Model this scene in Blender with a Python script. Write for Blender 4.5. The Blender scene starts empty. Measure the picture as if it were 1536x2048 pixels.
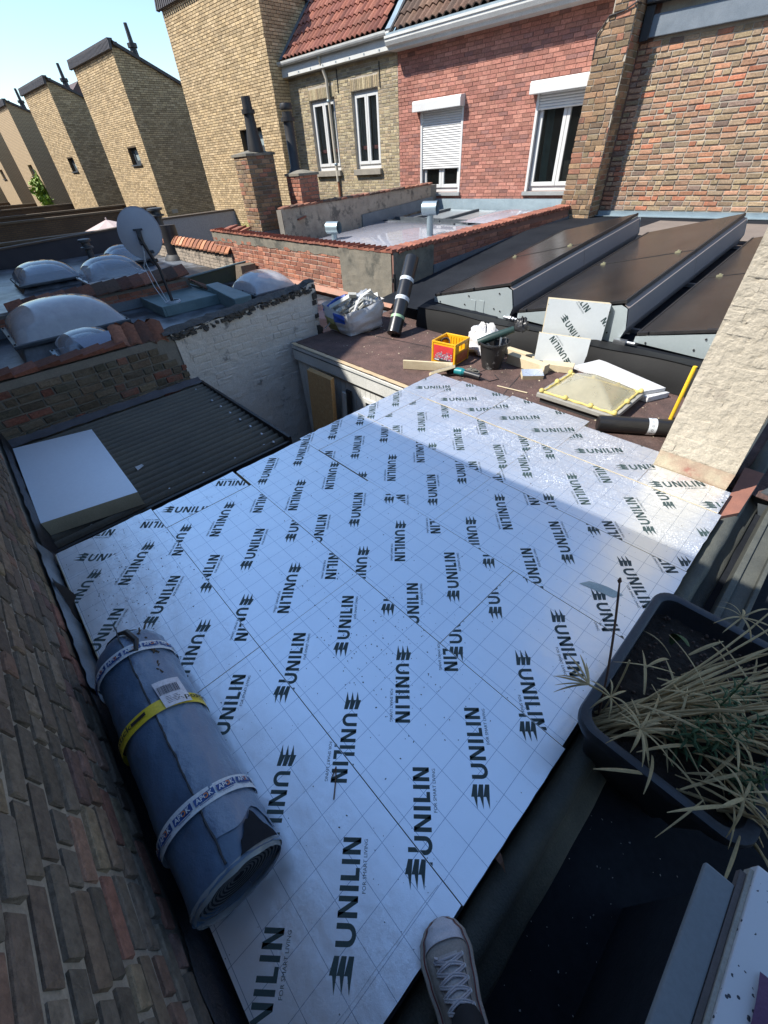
import bpy, bmesh, math, random
from mathutils import Vector, Matrix, noise
random.seed(7)
PI = math.pi
S = bpy.context.scene
COL = S.collection

# ------------------------------------------------------------------ camera, sky, sun, exposure
A43 = math.radians(4.3)                     # the street row is turned 4.3 degrees against the rear plots
CAM = Vector((0, 0, 5.2))
def cam_axes(f=791.948213, pitch=math.radians(41.7605779), roll=math.radians(-4.20261028), yaw=math.radians(-45.1082944)):
    cy, sy = math.cos(yaw), math.sin(yaw)
    fw = Vector((sy*math.cos(pitch), cy*math.cos(pitch), -math.sin(pitch)))
    r0 = Vector((cy, -sy, 0)); u0 = r0.cross(fw)
    r = r0*math.cos(roll) + u0*math.sin(roll)
    u = -r0*math.sin(roll) + u0*math.cos(roll)
    R = Matrix.Rotation(A43, 3, 'Z')
    return R @ r, R @ u, R @ fw
CR, CU, CF = cam_axes()
cam = bpy.data.objects.new('camera', bpy.data.cameras.new('camera'))
COL.objects.link(cam); S.camera = cam
cam.data.sensor_fit = 'VERTICAL'; cam.data.sensor_height = 36; cam.data.sensor_width = 27
cam.data.lens = 791.948/2048*36
cam.data.clip_start = 0.02; cam.data.clip_end = 2000
M4 = Matrix((CR, CU, -CF)).transposed().to_4x4(); M4.translation = CAM
cam.matrix_world = M4

def RW(x, y, z=0):                          # street-row coordinates -> world
    c, s = math.cos(A43), math.sin(A43)
    return Vector((x*c - y*s, x*s + y*c, z))
def px(p):                                  # where a world point lands in the photograph
    d = Vector(p) - CAM; z = d.dot(CF)
    if z < 0.05: return None
    return (768 + 791.95*d.dot(CR)/z, 1024 - 791.95*d.dot(CU)/z, z)

SUN = Vector((0.623, 1.05, -1.35)).normalized()
W = bpy.data.worlds.new('World'); S.world = W; W.use_nodes = True
nt = W.node_tree; bg = nt.nodes['Background']
sky = nt.nodes.new('ShaderNodeTexSky'); sky.sky_type = 'NISHITA'; sky.sun_disc = False
sky.sun_elevation = math.asin(-SUN.z); sky.sun_rotation = math.atan2(-SUN.x, -SUN.y)
sky.air_density = 1.5; sky.dust_density = 0.0; sky.ozone_density = 3.8; sky.altitude = 1500
nt.links.new(sky.outputs[0], bg.inputs[0]); bg.inputs[1].default_value = 0.088
sl = bpy.data.lights.new('sun', 'SUN'); sl.energy = 3.25; sl.angle = math.radians(0.53); sl.color = (1, .955, .88)
so = bpy.data.objects.new('sun', sl); COL.objects.link(so)
so.rotation_euler = SUN.to_track_quat('-Z', 'Y').to_euler(); so.location = (-10, -15, 25)
S.view_settings.view_transform = 'Standard'; S.view_settings.look = 'None'
S.view_settings.exposure = 1.38; S.view_settings.gamma = 1
S.view_settings.use_curve_mapping = False

# ------------------------------------------------------------------ materials
MATS = {}
class NT:
    def __init__(s, name):
        s.m = bpy.data.materials.new(name); s.m.use_nodes = True
        s.t = s.m.node_tree; s.b = s.t.nodes['Principled BSDF']; s.o = s.t.nodes['Material Output']
        s.geo = s.t.nodes.new('ShaderNodeNewGeometry')
    def n(s, ty, ins=None, **kw):
        k = s.t.nodes.new(ty)
        for a, v in kw.items(): setattr(k, a, v)
        for a, v in (ins or {}).items(): s.put(k.inputs[a], v)
        return k
    def put(s, sock, v):
        if isinstance(v, bpy.types.NodeSocket): s.t.links.new(v, sock)
        elif isinstance(v, bpy.types.Node): s.t.links.new(v.outputs[0], sock)
        elif isinstance(v, tuple) and len(v) == 3 and sock.type == 'RGBA': sock.default_value = (*v, 1)
        else: sock.default_value = v
    def noise(s, scale, detail=4, rough=.55, vec=None):
        return s.n('ShaderNodeTexNoise', {'Vector': vec or s.geo.outputs['Position'], 'Scale': scale, 'Detail': detail, 'Roughness': rough}).outputs['Fac']
    def ramp(s, fac, stops, interp='LINEAR'):
        r = s.n('ShaderNodeValToRGB', {'Fac': fac}); r.color_ramp.interpolation = interp
        e = r.color_ramp.elements
        while len(e) > 1: e.remove(e[-1])
        for i, (p, c) in enumerate(stops):
            q = e[0] if i == 0 else e.new(p)
            q.position = p; q.color = (*c, 1) if isinstance(c, tuple) else (c, c, c, 1)
        return r.outputs[0]
    def math(s, op, a, b=0, c=None, clamp=False):
        k = s.n('ShaderNodeMath', operation=op, use_clamp=clamp); s.put(k.inputs[0], a); s.put(k.inputs[1], b)
        if c is not None: s.put(k.inputs[2], c)
        return k.outputs[0]
    def mix(s, fac, a, b, mode='MIX'):
        k = s.n('ShaderNodeMix', data_type='RGBA', blend_type=mode)
        s.put(k.inputs[0], fac); s.put(k.inputs[6], a); s.put(k.inputs[7], b)
        return k.outputs[2]
    def bump(s, h, strength=.3, dist=.01, nrm=None):
        k = s.n('ShaderNodeBump', {'Height': h, 'Strength': strength, 'Distance': dist})
        if nrm is not None: s.put(k.inputs['Normal'], nrm)
        return k.outputs[0]

def mat(name, col, col2=None, scale=6, amt=.5, rough=.8, metal=0, spec=.5, bump=0, bscale=40, bdist=.004, fine=.12, dirt=None, dscale=3, dthr=.55, coat=0, rvar=0):
    """general purpose surface: colour varied by two noises, optional dirt patches, optional relief"""
    if name in MATS: return MATS[name]
    k = NT(name)
    c2 = col2 or tuple(x*.7 for x in col)
    n1 = k.ramp(k.noise(scale, 5, .6), [(.5-amt*.4, 0.), (.5+amt*.4, 1.)])
    c = k.mix(n1, col, c2)
    if fine:
        f = k.ramp(k.noise(scale*22, 3, .7), [(.25, 1-fine*2), (.75, 1+fine)])
        c = k.mix(1., c, f, 'MULTIPLY')
    if dirt:
        d = k.ramp(k.noise(dscale, 7, .68), [(dthr, 0.), (dthr+.1, 1.)])
        c = k.mix(k.math('MULTIPLY', d, .85), c, dirt)
    k.put(k.b.inputs['Base Color'], c)
    r = k.math('ADD', rough-rvar/2, k.math('MULTIPLY', k.noise(scale*3), rvar)) if rvar else rough
    k.put(k.b.inputs['Roughness'], r)
    k.b.inputs['Metallic'].default_value = metal
    k.b.inputs['Specular IOR Level'].default_value = spec
    if coat: k.b.inputs['Coat Weight'].default_value = coat
    if bump: k.put(k.b.inputs['Normal'], k.bump(k.noise(bscale, 6, .65), bump, bdist))
    MATS[name] = k.m
    return k.m

def brick_mat(name, cols, stain=(.05, .05, .045), st=.3, rough=.88, sscale=1.2, light=1., relief=.45):
    """bricks: every brick draws its own colour (per object or per island), plus burnt patches and lime stain"""
    k = NT(name)
    oi = k.n('ShaderNodeObjectInfo').outputs['Random']; ri = k.geo.outputs['Random Per Island']
    v = k.math('FRACT', k.math('ADD', k.math('MULTIPLY', oi, 7.31), k.math('MULTIPLY', ri, 5.17)))
    N = len(cols)
    c = k.ramp(v, [(i/N, tuple(x*light for x in q)) for i, q in enumerate(cols)], 'CONSTANT')
    v2 = k.math('FRACT', k.math('MULTIPLY', v, 13.7))
    c = k.mix(1., c, k.ramp(v2, [(0, .72), (1, 1.22)]), 'MULTIPLY')
    c = k.mix(1., c, k.ramp(k.noise(38, 5, .7), [(.3, .62), (.7, 1.25)]), 'MULTIPLY')
    s_ = k.ramp(k.noise(sscale, 6, .62), [(.5, 0.), (.72, 1.)])
    c = k.mix(k.math('MULTIPLY', s_, st), c, stain)
    k.put(k.b.inputs['Base Color'], c); k.b.inputs['Roughness'].default_value = rough
    k.b.inputs['Specular IOR Level'].default_value = .25
    k.put(k.b.inputs['Normal'], k.bump(k.noise(70, 5, .7), relief, .006, k.bump(k.noise(19, 4, .6), relief, .012)))
    MATS[name] = k.m
    return k.m

def glass_mat(name, tint=(.9, .95, .95), body=(.5, .55, .58), bodyamt=.25, rough=.04):
    k = NT(name)
    fr = k.math('MULTIPLY', k.n('ShaderNodeFresnel', {'IOR': 1.5}).outputs[0], k.math('SUBTRACT', 1., k.geo.outputs['Backfacing']))
    tr = k.n('ShaderNodeBsdfTransparent', {'Color': tint}); gl = k.n('ShaderNodeBsdfGlossy', {'Roughness': rough})
    df = k.n('ShaderNodeBsdfDiffuse', {'Color': k.mix(k.ramp(k.noise(9, 5, .6), [(.35, 0.), (.7, 1.)]), body, tuple(x*.8 for x in body))})
    a = k.n('ShaderNodeMixShader', {0: bodyamt}); k.put(a.inputs[1], tr); k.put(a.inputs[2], df)
    b = k.n('ShaderNodeMixShader', {0: k.math('ADD', fr, .04, clamp=True)}); k.put(b.inputs[1], a); k.put(b.inputs[2], gl)
    k.put(k.o.inputs['Surface'], b)
    MATS[name] = k.m
    return k.m

def foil_mat():
    k = NT('foil')
    pos = k.geo.outputs['Position']
    tc = k.n('ShaderNodeTexCoord').outputs['Object']
    sep = k.n('ShaderNodeSeparateXYZ', {0: tc})
    def line(v, off):
        f = k.math('FRACT', k.math('ADD', k.math('MULTIPLY', k.math('ADD', v, off), 10.), 100.))
        d = k.math('ABSOLUTE', k.math('SUBTRACT', f, .5))
        return k.math('LESS_THAN', d, .0085)
    g = k.math('MAXIMUM', line(sep.outputs[0], .02), line(sep.outputs[1], .03))
    base = k.mix(k.ramp(k.noise(2.2, 5, .6), [(.35, 0.), (.7, 1.)]), (.90, .94, .99), (.86, .91, .97))
    dust = k.ramp(k.noise(5, 8, .75), [(.56, 0.), (.75, 1.)])
    base = k.mix(k.math('MULTIPLY', dust, .07), base, (.34, .34, .33))
    base = k.mix(k.math('MULTIPLY', g, .72), base, (.14, .22, .34))
    v = k.n('ShaderNodeTexVoronoi', {'Vector': pos, 'Scale': 42., 'Randomness': 1.})
    sp = k.math('MULTIPLY', k.math('LESS_THAN', v.outputs['Distance'], k.math('MULTIPLY', .13, k.noise(7, 3))), k.math('GREATER_THAN', k.noise(3.1, 3), .54))
    base = k.mix(sp, base, (.13, .15, .17))
    yy = k.n('ShaderNodeSeparateXYZ', {0: pos}).outputs[1]
    reg = k.math('MULTIPLY', k.ramp(k.math('MULTIPLY', yy, .25), [(.45, 0.), (.56, 1.)]), k.ramp(k.noise(2.6, 4, .6), [(.30, .25), (.62, 1.)]))
    dv = k.n('ShaderNodeTexVoronoi', {'Vector': k.n('ShaderNodeMapping', {0: pos, 'Rotation': (0, 0, .6), 'Scale': (1, .45, 1)}), 'Scale': 175.})
    dd = k.math('MULTIPLY', k.math('LESS_THAN', dv.outputs['Distance'], k.math('MULTIPLY', k.math('MULTIPLY', k.noise(34, 3), .62), reg)), k.math('GREATER_THAN', k.n('ShaderNodeSeparateXYZ', {0: dv.outputs['Color']}).outputs[0], .35))
    base = k.mix(dd, base, (.93, .94, .95))
    k.put(k.b.inputs['Metallic'], k.math('SUBTRACT', .82, k.math('MULTIPLY', dd, .8)))
    k.put(k.b.inputs['Base Color'], base)
    k.put(k.b.inputs['Roughness'], k.math('ADD', .30, k.math('MULTIPLY', dust, .08)))
    # crinkled foil: sharp little creases give the glitter in the sun
    vo = k.n('ShaderNodeTexVoronoi', {'Vector': k.n('ShaderNodeVectorMath', {0: pos, 1: k.n('ShaderNodeTexNoise', {'Vector': pos, 'Scale': 25.}).outputs['Color']}, operation='MULTIPLY_ADD').outputs[0], 'Scale': 60.})
    vm = vo.inputs['Vector'].links[0].from_node; vm.operation = 'ADD'
    n1 = k.bump(vo.outputs['Distance'], .07, .004)
    n2 = k.bump(k.noise(170, 3, .8), .14, .002, n1)
    n3 = k.bump(k.noise(5, 3, .5), .25, .02, n2)
    # tiny flat facets pressed into the foil, each tipped its own way
    fv = k.n('ShaderNodeTexVoronoi', {'Vector': pos, 'Scale': 150.})
    off = k.n('ShaderNodeVectorMath', {0: fv.outputs['Color'], 1: (.5, .5, .5)}, operation='SUBTRACT').outputs[0]
    amp = k.n('ShaderNodeVectorMath', {0: off}, operation='SCALE'); k.put(amp.inputs['Scale'], k.math('MULTIPLY', k.ramp(k.noise(9, 5, .7), [(.42, .04), (.66, 1.)]), .05))
    k.put(k.b.inputs['Normal'], k.n('ShaderNodeVectorMath', {0: k.n('ShaderNodeVectorMath', {0: n3, 1: amp.outputs[0]}, operation='ADD').outputs[0]}, operation='NORMALIZE').outputs[0])
    MATS['foil'] = k.m
    return k.m

def shingle_mat(name, col, col2, sp=(.3, .28, .26), rough=.9):
    k = NT(name)
    c = k.mix(k.ramp(k.noise(2.3, 6, .65), [(.38, 0.), (.64, 1.)]), col, col2)
    c = k.mix(1., c, k.ramp(k.noise(90, 4, .85), [(.3, .45), (.7, 1.6)]), 'MULTIPLY')
    c = k.mix(1., c, k.ramp(k.noise(7, 6, .7), [(.3, .72), (.7, 1.28)]), 'MULTIPLY')
    c = k.mix(k.math('MULTIPLY', k.ramp(k.noise(1.1, 8, .75), [(.57, 0.), (.66, 1.)]), .55), c, sp)
    k.put(k.b.inputs['Base Color'], c); k.b.inputs['Roughness'].default_value = rough
    k.put(k.b.inputs['Normal'], k.bump(k.noise(60, 5, .8), 1., .010, k.bump(k.noise(4, 4), .6, .05)))
    MATS[name] = k.m
    return k.m

FOIL = foil_mat()
foam = mat('foam', (.62, .53, .36), (.52, .43, .28), 14, .6, .9, bump=.3, bscale=90)
ink = mat('ink', (.030, .055, .055), (.04, .07, .07), 8, .4, .55)
inkt = mat('ink_small', (.045, .075, .085), (.04, .065, .075), 8, .4, .6)
mortar = mat('mortar', (.46, .41, .33), (.32, .28, .23), 5, .6, .95, bump=.5, bscale=60)
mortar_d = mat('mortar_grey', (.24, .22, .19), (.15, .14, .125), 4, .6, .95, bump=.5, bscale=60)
mortar_r = mat('mortar_red', (.27, .14, .11), (.20, .11, .085), 4, .6, .95, bump=.4, bscale=60)
mortar_w = mat('mortar_white', (.55, .47, .4), (.35, .28, .22), 4, .6, .95, bump=.4, bscale=60)
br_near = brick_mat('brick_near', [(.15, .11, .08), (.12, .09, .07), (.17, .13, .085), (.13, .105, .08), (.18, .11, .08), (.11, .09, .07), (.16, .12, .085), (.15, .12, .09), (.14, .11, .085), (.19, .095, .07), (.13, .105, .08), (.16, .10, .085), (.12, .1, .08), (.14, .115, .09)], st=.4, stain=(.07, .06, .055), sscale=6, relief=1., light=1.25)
br_red = brick_mat('brick_red', [(.37, .165, .125), (.345, .15, .115), (.39, .18, .135), (.36, .16, .12), (.38, .17, .13), (.40, .19, .145), (.355, .155, .12), (.335, .16, .125), (.38, .175, .13), (.26, .13, .11)], st=.12, stain=(.2, .12, .1))
br_yel = brick_mat('brick_yellow_house', [(.38, .31, .19), (.33, .27, .165), (.42, .35, .22), (.31, .25, .16), (.36, .28, .18), (.27, .22, .15), (.40, .31, .19)], st=.35, stain=(.15, .13, .1))
br_tow = brick_mat('brick_tower', [(.50, .37, .215), (.475, .35, .20), (.54, .405, .24), (.455, .33, .185), (.50, .375, .22), (.52, .385, .215)], st=.35, stain=(.30, .235, .15), sscale=.5)
br_mix = brick_mat('brick_mixed', [(.40, .22, .14), (.36, .26, .16), (.43, .21, .125), (.33, .24, .15), (.40, .27, .17), (.42, .25, .16), (.29, .20, .13), (.43, .17, .10), (.38, .23, .15), (.35, .265, .16), (.23, .16, .125), (.38, .22, .14), (.31, .225, .15)], st=.55, stain=(.16, .13, .095), sscale=2.6, relief=.9)
br_low = brick_mat('brick_low_red', [(.36, .15, .095), (.33, .135, .09), (.39, .17, .11), (.30, .13, .09), (.38, .19, .13), (.27, .12, .09)], st=.3, stain=(.16, .13, .1), sscale=1.9)
br_chim = brick_mat('brick_chimney', [(.30, .18, .105), (.24, .16, .095), (.32, .21, .12), (.19, .13, .085), (.33, .155, .10), (.30, .2, .125), (.22, .165, .10)], st=.55, stain=(.07, .06, .055), sscale=2.4)
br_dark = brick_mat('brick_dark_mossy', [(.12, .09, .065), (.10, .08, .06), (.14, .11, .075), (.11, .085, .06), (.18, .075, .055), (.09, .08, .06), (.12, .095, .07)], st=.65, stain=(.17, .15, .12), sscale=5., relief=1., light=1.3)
limewash = mat('limewash', (.68, .63, .57), (.55, .51, .47), 3, .6, .92, bump=.7, bscale=16, bdist=.02, dirt=(.1, .095, .09), dscale=4.2, dthr=.60)
limewash_old = mat('limewash_old', (.45, .38, .30), (.25, .2, .16), 5, .7, .95, bump=.7, bscale=14, bdist=.02, dirt=(.09, .08, .07), dscale=3.6, dthr=.52)
cream_paint = mat('cream_paint', (.47, .42, .335), (.39, .345, .27), 3, .6, .8, bump=.8, bscale=26, bdist=.02, fine=.1, dirt=(.25, .215, .175), dscale=5, dthr=.6)
cement = mat('cement_render', (.25, .22, .17), (.13, .125, .105), 3.5, .7, .95, bump=.5, bscale=25, bdist=.01, dirt=(.07, .07, .06), dscale=2.4, dthr=.55)
grey_render = mat('grey_render', (.40, .41, .43), (.34, .35, .37), 1.2, .6, .9, bump=.2, bscale=9)
tile_red = brick_mat('tile_red', [(.30, .115, .075), (.26, .10, .07), (.33, .135, .09), (.23, .09, .065)], st=.4, stain=(.09, .06, .05), rough=.7)
tile_brown = brick_mat('tile_brown', [(.17, .10, .07), (.20, .12, .08), (.14, .09, .065), (.22, .13, .09)], st=.5, stain=(.08, .07, .06), rough=.7)
tile_old = brick_mat('tile_old', [(.22, .09, .055), (.15, .07, .05), (.10, .065, .05), (.26, .12, .08), (.12, .08, .06)], st=.6, stain=(.06, .055, .05), sscale=5, rough=.75)
bitumen = mat('bitumen', (.020, .022, .025), (.04, .042, .046), 2.5, .7, .6, bump=.5, bscale=90, bdist=.003, spec=.4, rvar=.35)
bitumen_wet = mat('bitumen_roof_sheet', (.022, .026, .033), (.15, .17, .20), 1.0, .16, .36, bump=.4, bscale=5, bdist=.02, spec=.5, rvar=.3)  # paler bluish patches: sky reflection on wet roofing put into the colour
rubber = mat('rubber_black', (.007, .007, .0075), (.012, .012, .012), 3, .6, .6, bump=.15, bscale=30, spec=.25)
roof_black = mat('roof_black', (.008, .010, .014), (.020, .023, .029), 1.5, .6, .8, bump=.3, bscale=80, spec=.12)
shingle = shingle_mat('brown_mineral_felt', (.115, .066, .056), (.07, .044, .038), sp=(.13, .10, .085))
kerb_m = mat('kerb_felt', (.05, .055, .052), (.10, .105, .09), 6, .6, .8, bump=.8, bscale=120, bdist=.004)
zinc = mat('zinc', (.34, .42, .46), (.26, .33, .37), 5, .6, .45, metal=.55, bump=.1, bscale=8, rvar=.2)
lead = mat('lead', (.13, .16, .19), (.2, .23, .26), 5, .6, .5, metal=.3, bump=.3, bscale=12)
teal = mat('teal_lead', (.12, .19, .20), (.18, .26, .27), 6, .6, .6, bump=.3, bscale=20)
steel_pale = mat('coated_steel', (.37, .42, .43), (.33, .38, .39), 2, .4, .45, metal=.25, fine=.03)
steel_taupe = mat('deflector_steel', (.28, .24, .22), (.25, .215, .2), 1.2, .4, .6, metal=0, fine=.03, spec=.25)
alu = mat('aluminium', (.55, .57, .6), (.4, .42, .45), 9, .5, .35, metal=.9)
white_pvc = mat('white_pvc', (.60, .60, .585), (.54, .54, .525), 2, .5, .4, fine=.03)
white_wood = mat('white_painted_wood', (.62, .62, .59), (.5, .5, .47), 3, .6, .6, bump=.15, bscale=40, dirt=(.3, .28, .24), dscale=6, dthr=.66)
black_plastic = mat('black_plastic', (.016, .016, .018), (.03, .03, .033), 5, .5, .4)
grey_plastic = mat('planter_plastic', (.032, .036, .045), (.05, .055, .065), 4, .6, .5, bump=.2, bscale=120)
frame_dark = mat('dark_frame', (.04, .05, .06), (.07, .08, .09), 9, .5, .5)
black_metal = mat('black_metal', (.012, .012, .015), (.03, .028, .026), 9, .5, .5)
dish_m = mat('dish_grey', (.33, .335, .36), (.29, .295, .32), 2, .5, .5, fine=.03, dirt=(.28, .2, .16), dscale=6, dthr=.72)
dome_glass = glass_mat('acrylic_dome', (.8, .85, .9), (.62, .68, .74), .24, .03)
dome_milk = glass_mat('acrylic_milky', (.8, .83, .86), (.68, .69, .72), .55, .06)
dome_cream = glass_mat('acrylic_cream', (.85, .83, .72), (.60, .56, .42), .42, .05)
pane = glass_mat('window_pane', (.85, .88, .88), (.05, .06, .06), .06, .02)
pane_pale = glass_mat('pale_pane', (.5, .6, .6), (.42, .5, .5), .8, .05)
room = mat('dark_room', (.012, .012, .012), (.02, .02, .02), 2, .5, .9)
curtain = mat('net_curtain', (.22, .23, .23), (.10, .105, .105), 9, .7, .9)
yellow_p = mat('yellow_plastic', (.78, .42, .015), (.7, .36, .012), 4, .5, .38)
yellow_t = mat('yellow_tape', (.72, .55, .03), (.62, .46, .03), 5, .5, .45)
yellow_s = mat('yellow_sealant', (.62, .50, .16), (.5, .4, .12), 9, .5, .6, bump=.3, bscale=60)
white_tape = mat('white_tape', (.62, .66, .70), (.55, .6, .65), 6, .5, .4)
green_tape = mat('green_tape', (.33, .5, .30), (.28, .44, .26), 6, .5, .4)
blue_ink = mat('blue_ink', (.015, .07, .26), (.015, .06, .22), 6, .5, .5)
orange_ink = mat('orange_ink', (.65, .22, .03), (.6, .2, .03), 6, .5, .5)
red_ink = mat('red_print', (.62, .05, .05), (.5, .04, .05), 9, .5, .4)
film = mat('blue_film', (.07, .125, .205), (.05, .09, .155), 4, .7, .34, bump=.55, bscale=9, bdist=.012, fine=.03, spec=.6, rvar=.15)
film_pale = mat('pale_film', (.17, .235, .33), (.12, .17, .26), 6, .7, .3, bump=.8, bscale=16, bdist=.012, fine=.03, spec=.6)
soil = mat('soil', (.022, .017, .014), (.05, .035, .026), 18, .7, .95, bump=1., bscale=60, bdist=.01)
straw = mat('straw', (.50, .38, .19), (.30, .22, .11), 6, .7, .8)
reed = mat('reed', (.15, .08, .05), (.1, .055, .04), 6, .7, .8)
leafm = mat('weed_leaf', (.04, .095, .03), (.025, .07, .025), 9, .7, .7)
shrubm = mat('bright_leaf', (.26, .36, .05), (.17, .27, .03), 3, .7, .7)
bark = mat('bark', (.1, .07, .045), (.07, .05, .03), 9, .7, .9)
osb = mat('osb', (.60, .36, .15), (.40, .22, .09), 30, .8, .85, bump=.3, bscale=50, dirt=(.52, .36, .18), dscale=24, dthr=.55)
osb_edge = mat('osb_edge', (.36, .2, .08), (.3, .16, .06), 20, .6, .9)
fabric_w = mat('bag_fabric', (.62, .62, .63), (.5, .5, .5), 4, .6, .8, bump=.6, bscale=14, bdist=.02)
plastic_w = mat('white_film', (.68, .68, .68), (.55, .55, .56), 6, .6, .4, bump=.7, bscale=22, bdist=.02)
blue_pl = mat('blue_plastic', (.02, .09, .42), (.02, .07, .35), 4, .5, .4)
teal_pl = mat('teal_plastic', (.01, .22, .25), (.01, .18, .2), 4, .5, .45)
canvas = mat('shoe_canvas', (.34, .315, .29), (.24, .22, .205), 9, .6, .9, bump=.35, bscale=220, bdist=.002)
rubber_w = mat('shoe_rubber', (.40, .36, .32), (.28, .25, .22), 12, .6, .6, dirt=(.22, .18, .15), dscale=18, dthr=.56)
toe_m = mat('toe_rubber', (.58, .58, .62), (.46, .46, .52), 12, .6, .5, dirt=(.28, .25, .24), dscale=22, dthr=.6)
stripe_m = mat('shoe_stripe', (.16, .02, .02), (.12, .02, .02), 8, .5, .6)
lace_m = mat('shoe_lace', (.50, .49, .52), (.36, .34, .37), 20, .6, .9, bump=.5, bscale=300, bdist=.002)
sock_m = mat('sock', (.012, .012, .014), (.02, .02, .022), 20, .6, .95)
sill_m = mat('sill_stone', (.20, .225, .24), (.16, .185, .2), 4, .6, .7, fine=.05)
joint_m = mat('sealant_joint', (.14, .12, .115), (.1, .09, .085), 9, .6, .8)
k_ = NT('speckled_white'); v_ = k_.n('ShaderNodeTexVoronoi', {'Vector': k_.geo.outputs['Position'], 'Scale': 75.})
s_ = k_.math('MULTIPLY', k_.math('LESS_THAN', v_.outputs['Distance'], .23), k_.math('GREATER_THAN', k_.noise(28, 3), .52))
k_.put(k_.b.inputs['Base Color'], k_.mix(s_, (.58, .6, .63), (.03, .035, .05))); k_.b.inputs['Roughness'].default_value = .45
speck_w = k_.m
umbm = mat('umbrella_cloth', (.55, .45, .43), (.5, .4, .38), 2, .5, .9)
# dark collector glass, corrugated sheet
pan_m = mat('collector_glass', (.018, .016, .0155), (.034, .031, .030), 1.6, .5, .24, spec=.55, fine=.05, bump=.03, bscale=6, rvar=.1)
corr_m = mat('corrugated_sheet', (.15, .13, .092), (.075, .068, .054), 2.2, .8, .42, bump=.5, bscale=70, bdist=.003, dirt=(.11, .105, .09), dscale=5, dthr=.6)

# ------------------------------------------------------------------ mesh helpers
BASE = {}                                    # thing name -> (base in its own frame, is in street-row frame)
class MB:
    def __init__(s): s.v = []; s.f = []; s.smooth = False
    def add(s, vs, fs):
        o = len(s.v); s.v += [Vector(v) for v in vs]; s.f += [tuple(i+o for i in f) for f in fs]; return s
    def box(s, x0, x1, y0, y1, z0, z1):
        return s.add([(x0, y0, z0), (x1, y0, z0), (x1, y1, z0), (x0, y1, z0), (x0, y0, z1), (x1, y0, z1), (x1, y1, z1), (x0, y1, z1)],
                     [(0, 3, 2, 1), (4, 5, 6, 7), (0, 1, 5, 4), (1, 2, 6, 5), (2, 3, 7, 6), (3, 0, 4, 7)])
    def obox(s, c, ax, ay, az, hx, hy, hz):
        c, ax, ay, az = map(Vector, (c, ax, ay, az)); ax.normalize(); ay.normalize(); az.normalize()
        vs = [c + ax*(hx*i) + ay*(hy*j) + az*(hz*k) for k in (-1, 1) for i, j in ((-1, -1), (1, -1), (1, 1), (-1, 1))]
        return s.add(vs, [(0, 3, 2, 1), (4, 5, 6, 7), (0, 1, 5, 4), (1, 2, 6, 5), (2, 3, 7, 6), (3, 0, 4, 7)])
    def hexa(s, b, t):                       # bottom 4 + top 4 points
        return s.add(list(b)+list(t), [(3, 2, 1, 0), (4, 5, 6, 7), (0, 1, 5, 4), (1, 2, 6, 5), (2, 3, 7, 6), (3, 0, 4, 7)])
    def prism(s, poly, d):                   # polygon (3d points) extruded by vector d
        n = len(poly); d = Vector(d); p = [Vector(q) for q in poly]
        return s.add(p+[q+d for q in p], [tuple(range(n))[::-1], tuple(range(n, 2*n))] + [(i, (i+1) % n, n+(i+1) % n, n+i) for i in range(n)])
    def tube(s, pts, r, n=8, cap=True):
        pts = [Vector(p) for p in pts]; m = len(pts); rs = r if isinstance(r, (list, tuple)) else [r]*m
        o = len(s.v); up = None
        for i, p in enumerate(pts):
            t = (pts[min(i+1, m-1)] - pts[max(i-1, 0)]).normalized()
            if up is None: up = t.orthogonal().normalized()
            up = (up - t*up.dot(t)); up = up.normalized() if up.length > 1e-6 else t.orthogonal().normalized()
            w = t.cross(up)
            for k in range(n):
                a = 2*PI*k/n; s.v.append(p + (up*math.cos(a) + w*math.sin(a))*rs[i])
        for i in range(m-1):
            for k in range(n):
                a, b = o+i*n+k, o+i*n+(k+1) % n; s.f.append((a, b, b+n, a+n))
        if cap: s.f.append(tuple(o+k for k in range(n))[::-1]); s.f.append(tuple(o+(m-1)*n+k for k in range(n)))
        return s
    def lathe(s, c, prof, n=24, axis=(0, 0, 1), cap=True):
        c = Vector(c); az = Vector(axis).normalized(); ax = az.orthogonal().normalized(); ay = az.cross(ax); o = len(s.v)
        for r, h in prof:
            for k in range(n):
                a = 2*PI*k/n; s.v.append(c + az*h + (ax*math.cos(a) + ay*math.sin(a))*r)
        for i in range(len(prof)-1):
            for k in range(n):
                a, b = o+i*n+k, o+i*n+(k+1) % n; s.f.append((a, b, b+n, a+n))
        if cap: s.f.append(tuple(o+k for k in range(n))[::-1]); s.f.append(tuple(o+(len(prof)-1)*n+k for k in range(n)))
        return s
    def grid(s, nx, ny, fn):
        o = len(s.v)
        for j in range(ny+1):
            for i in range(nx+1): s.v.append(Vector(fn(i/nx, j/ny)))
        for j in range(ny):
            for i in range(nx): a = o+j*(nx+1)+i; s.f.append((a, a+1, a+nx+2, a+nx+1))
        return s
    def tris(s, tr, fn):                     # list of 2d polygons mapped by fn
        for p in tr: s.add([fn(*q) for q in p], [tuple(range(len(p)))])
        return s
    def mesh(s, name, m, off=Vector((0, 0, 0)), smooth=False):
        me = bpy.data.meshes.new(name); me.from_pydata([v-off for v in s.v], [], s.f); me.update()
        ms = m if isinstance(m, (list, tuple)) else [m]
        for q in ms: me.materials.append(q)
        if smooth: me.shade_smooth()
        return me
def smoothed(o, ang=40):
    me = o.data
    me.shade_smooth()
    bm = bmesh.new(); bm.from_mesh(me)
    for e in bm.edges:
        if len(e.link_faces) == 2 and e.calc_face_angle(0) > math.radians(ang): e.smooth = False
    bm.to_mesh(me); bm.free(); return o
def tagit(o, label=None, cat=None, group=None, kind=None):
    if label: o['label'] = label
    if cat: o['category'] = cat
    if group: o['group'] = group
    if kind: o['kind'] = kind
    return o
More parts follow.
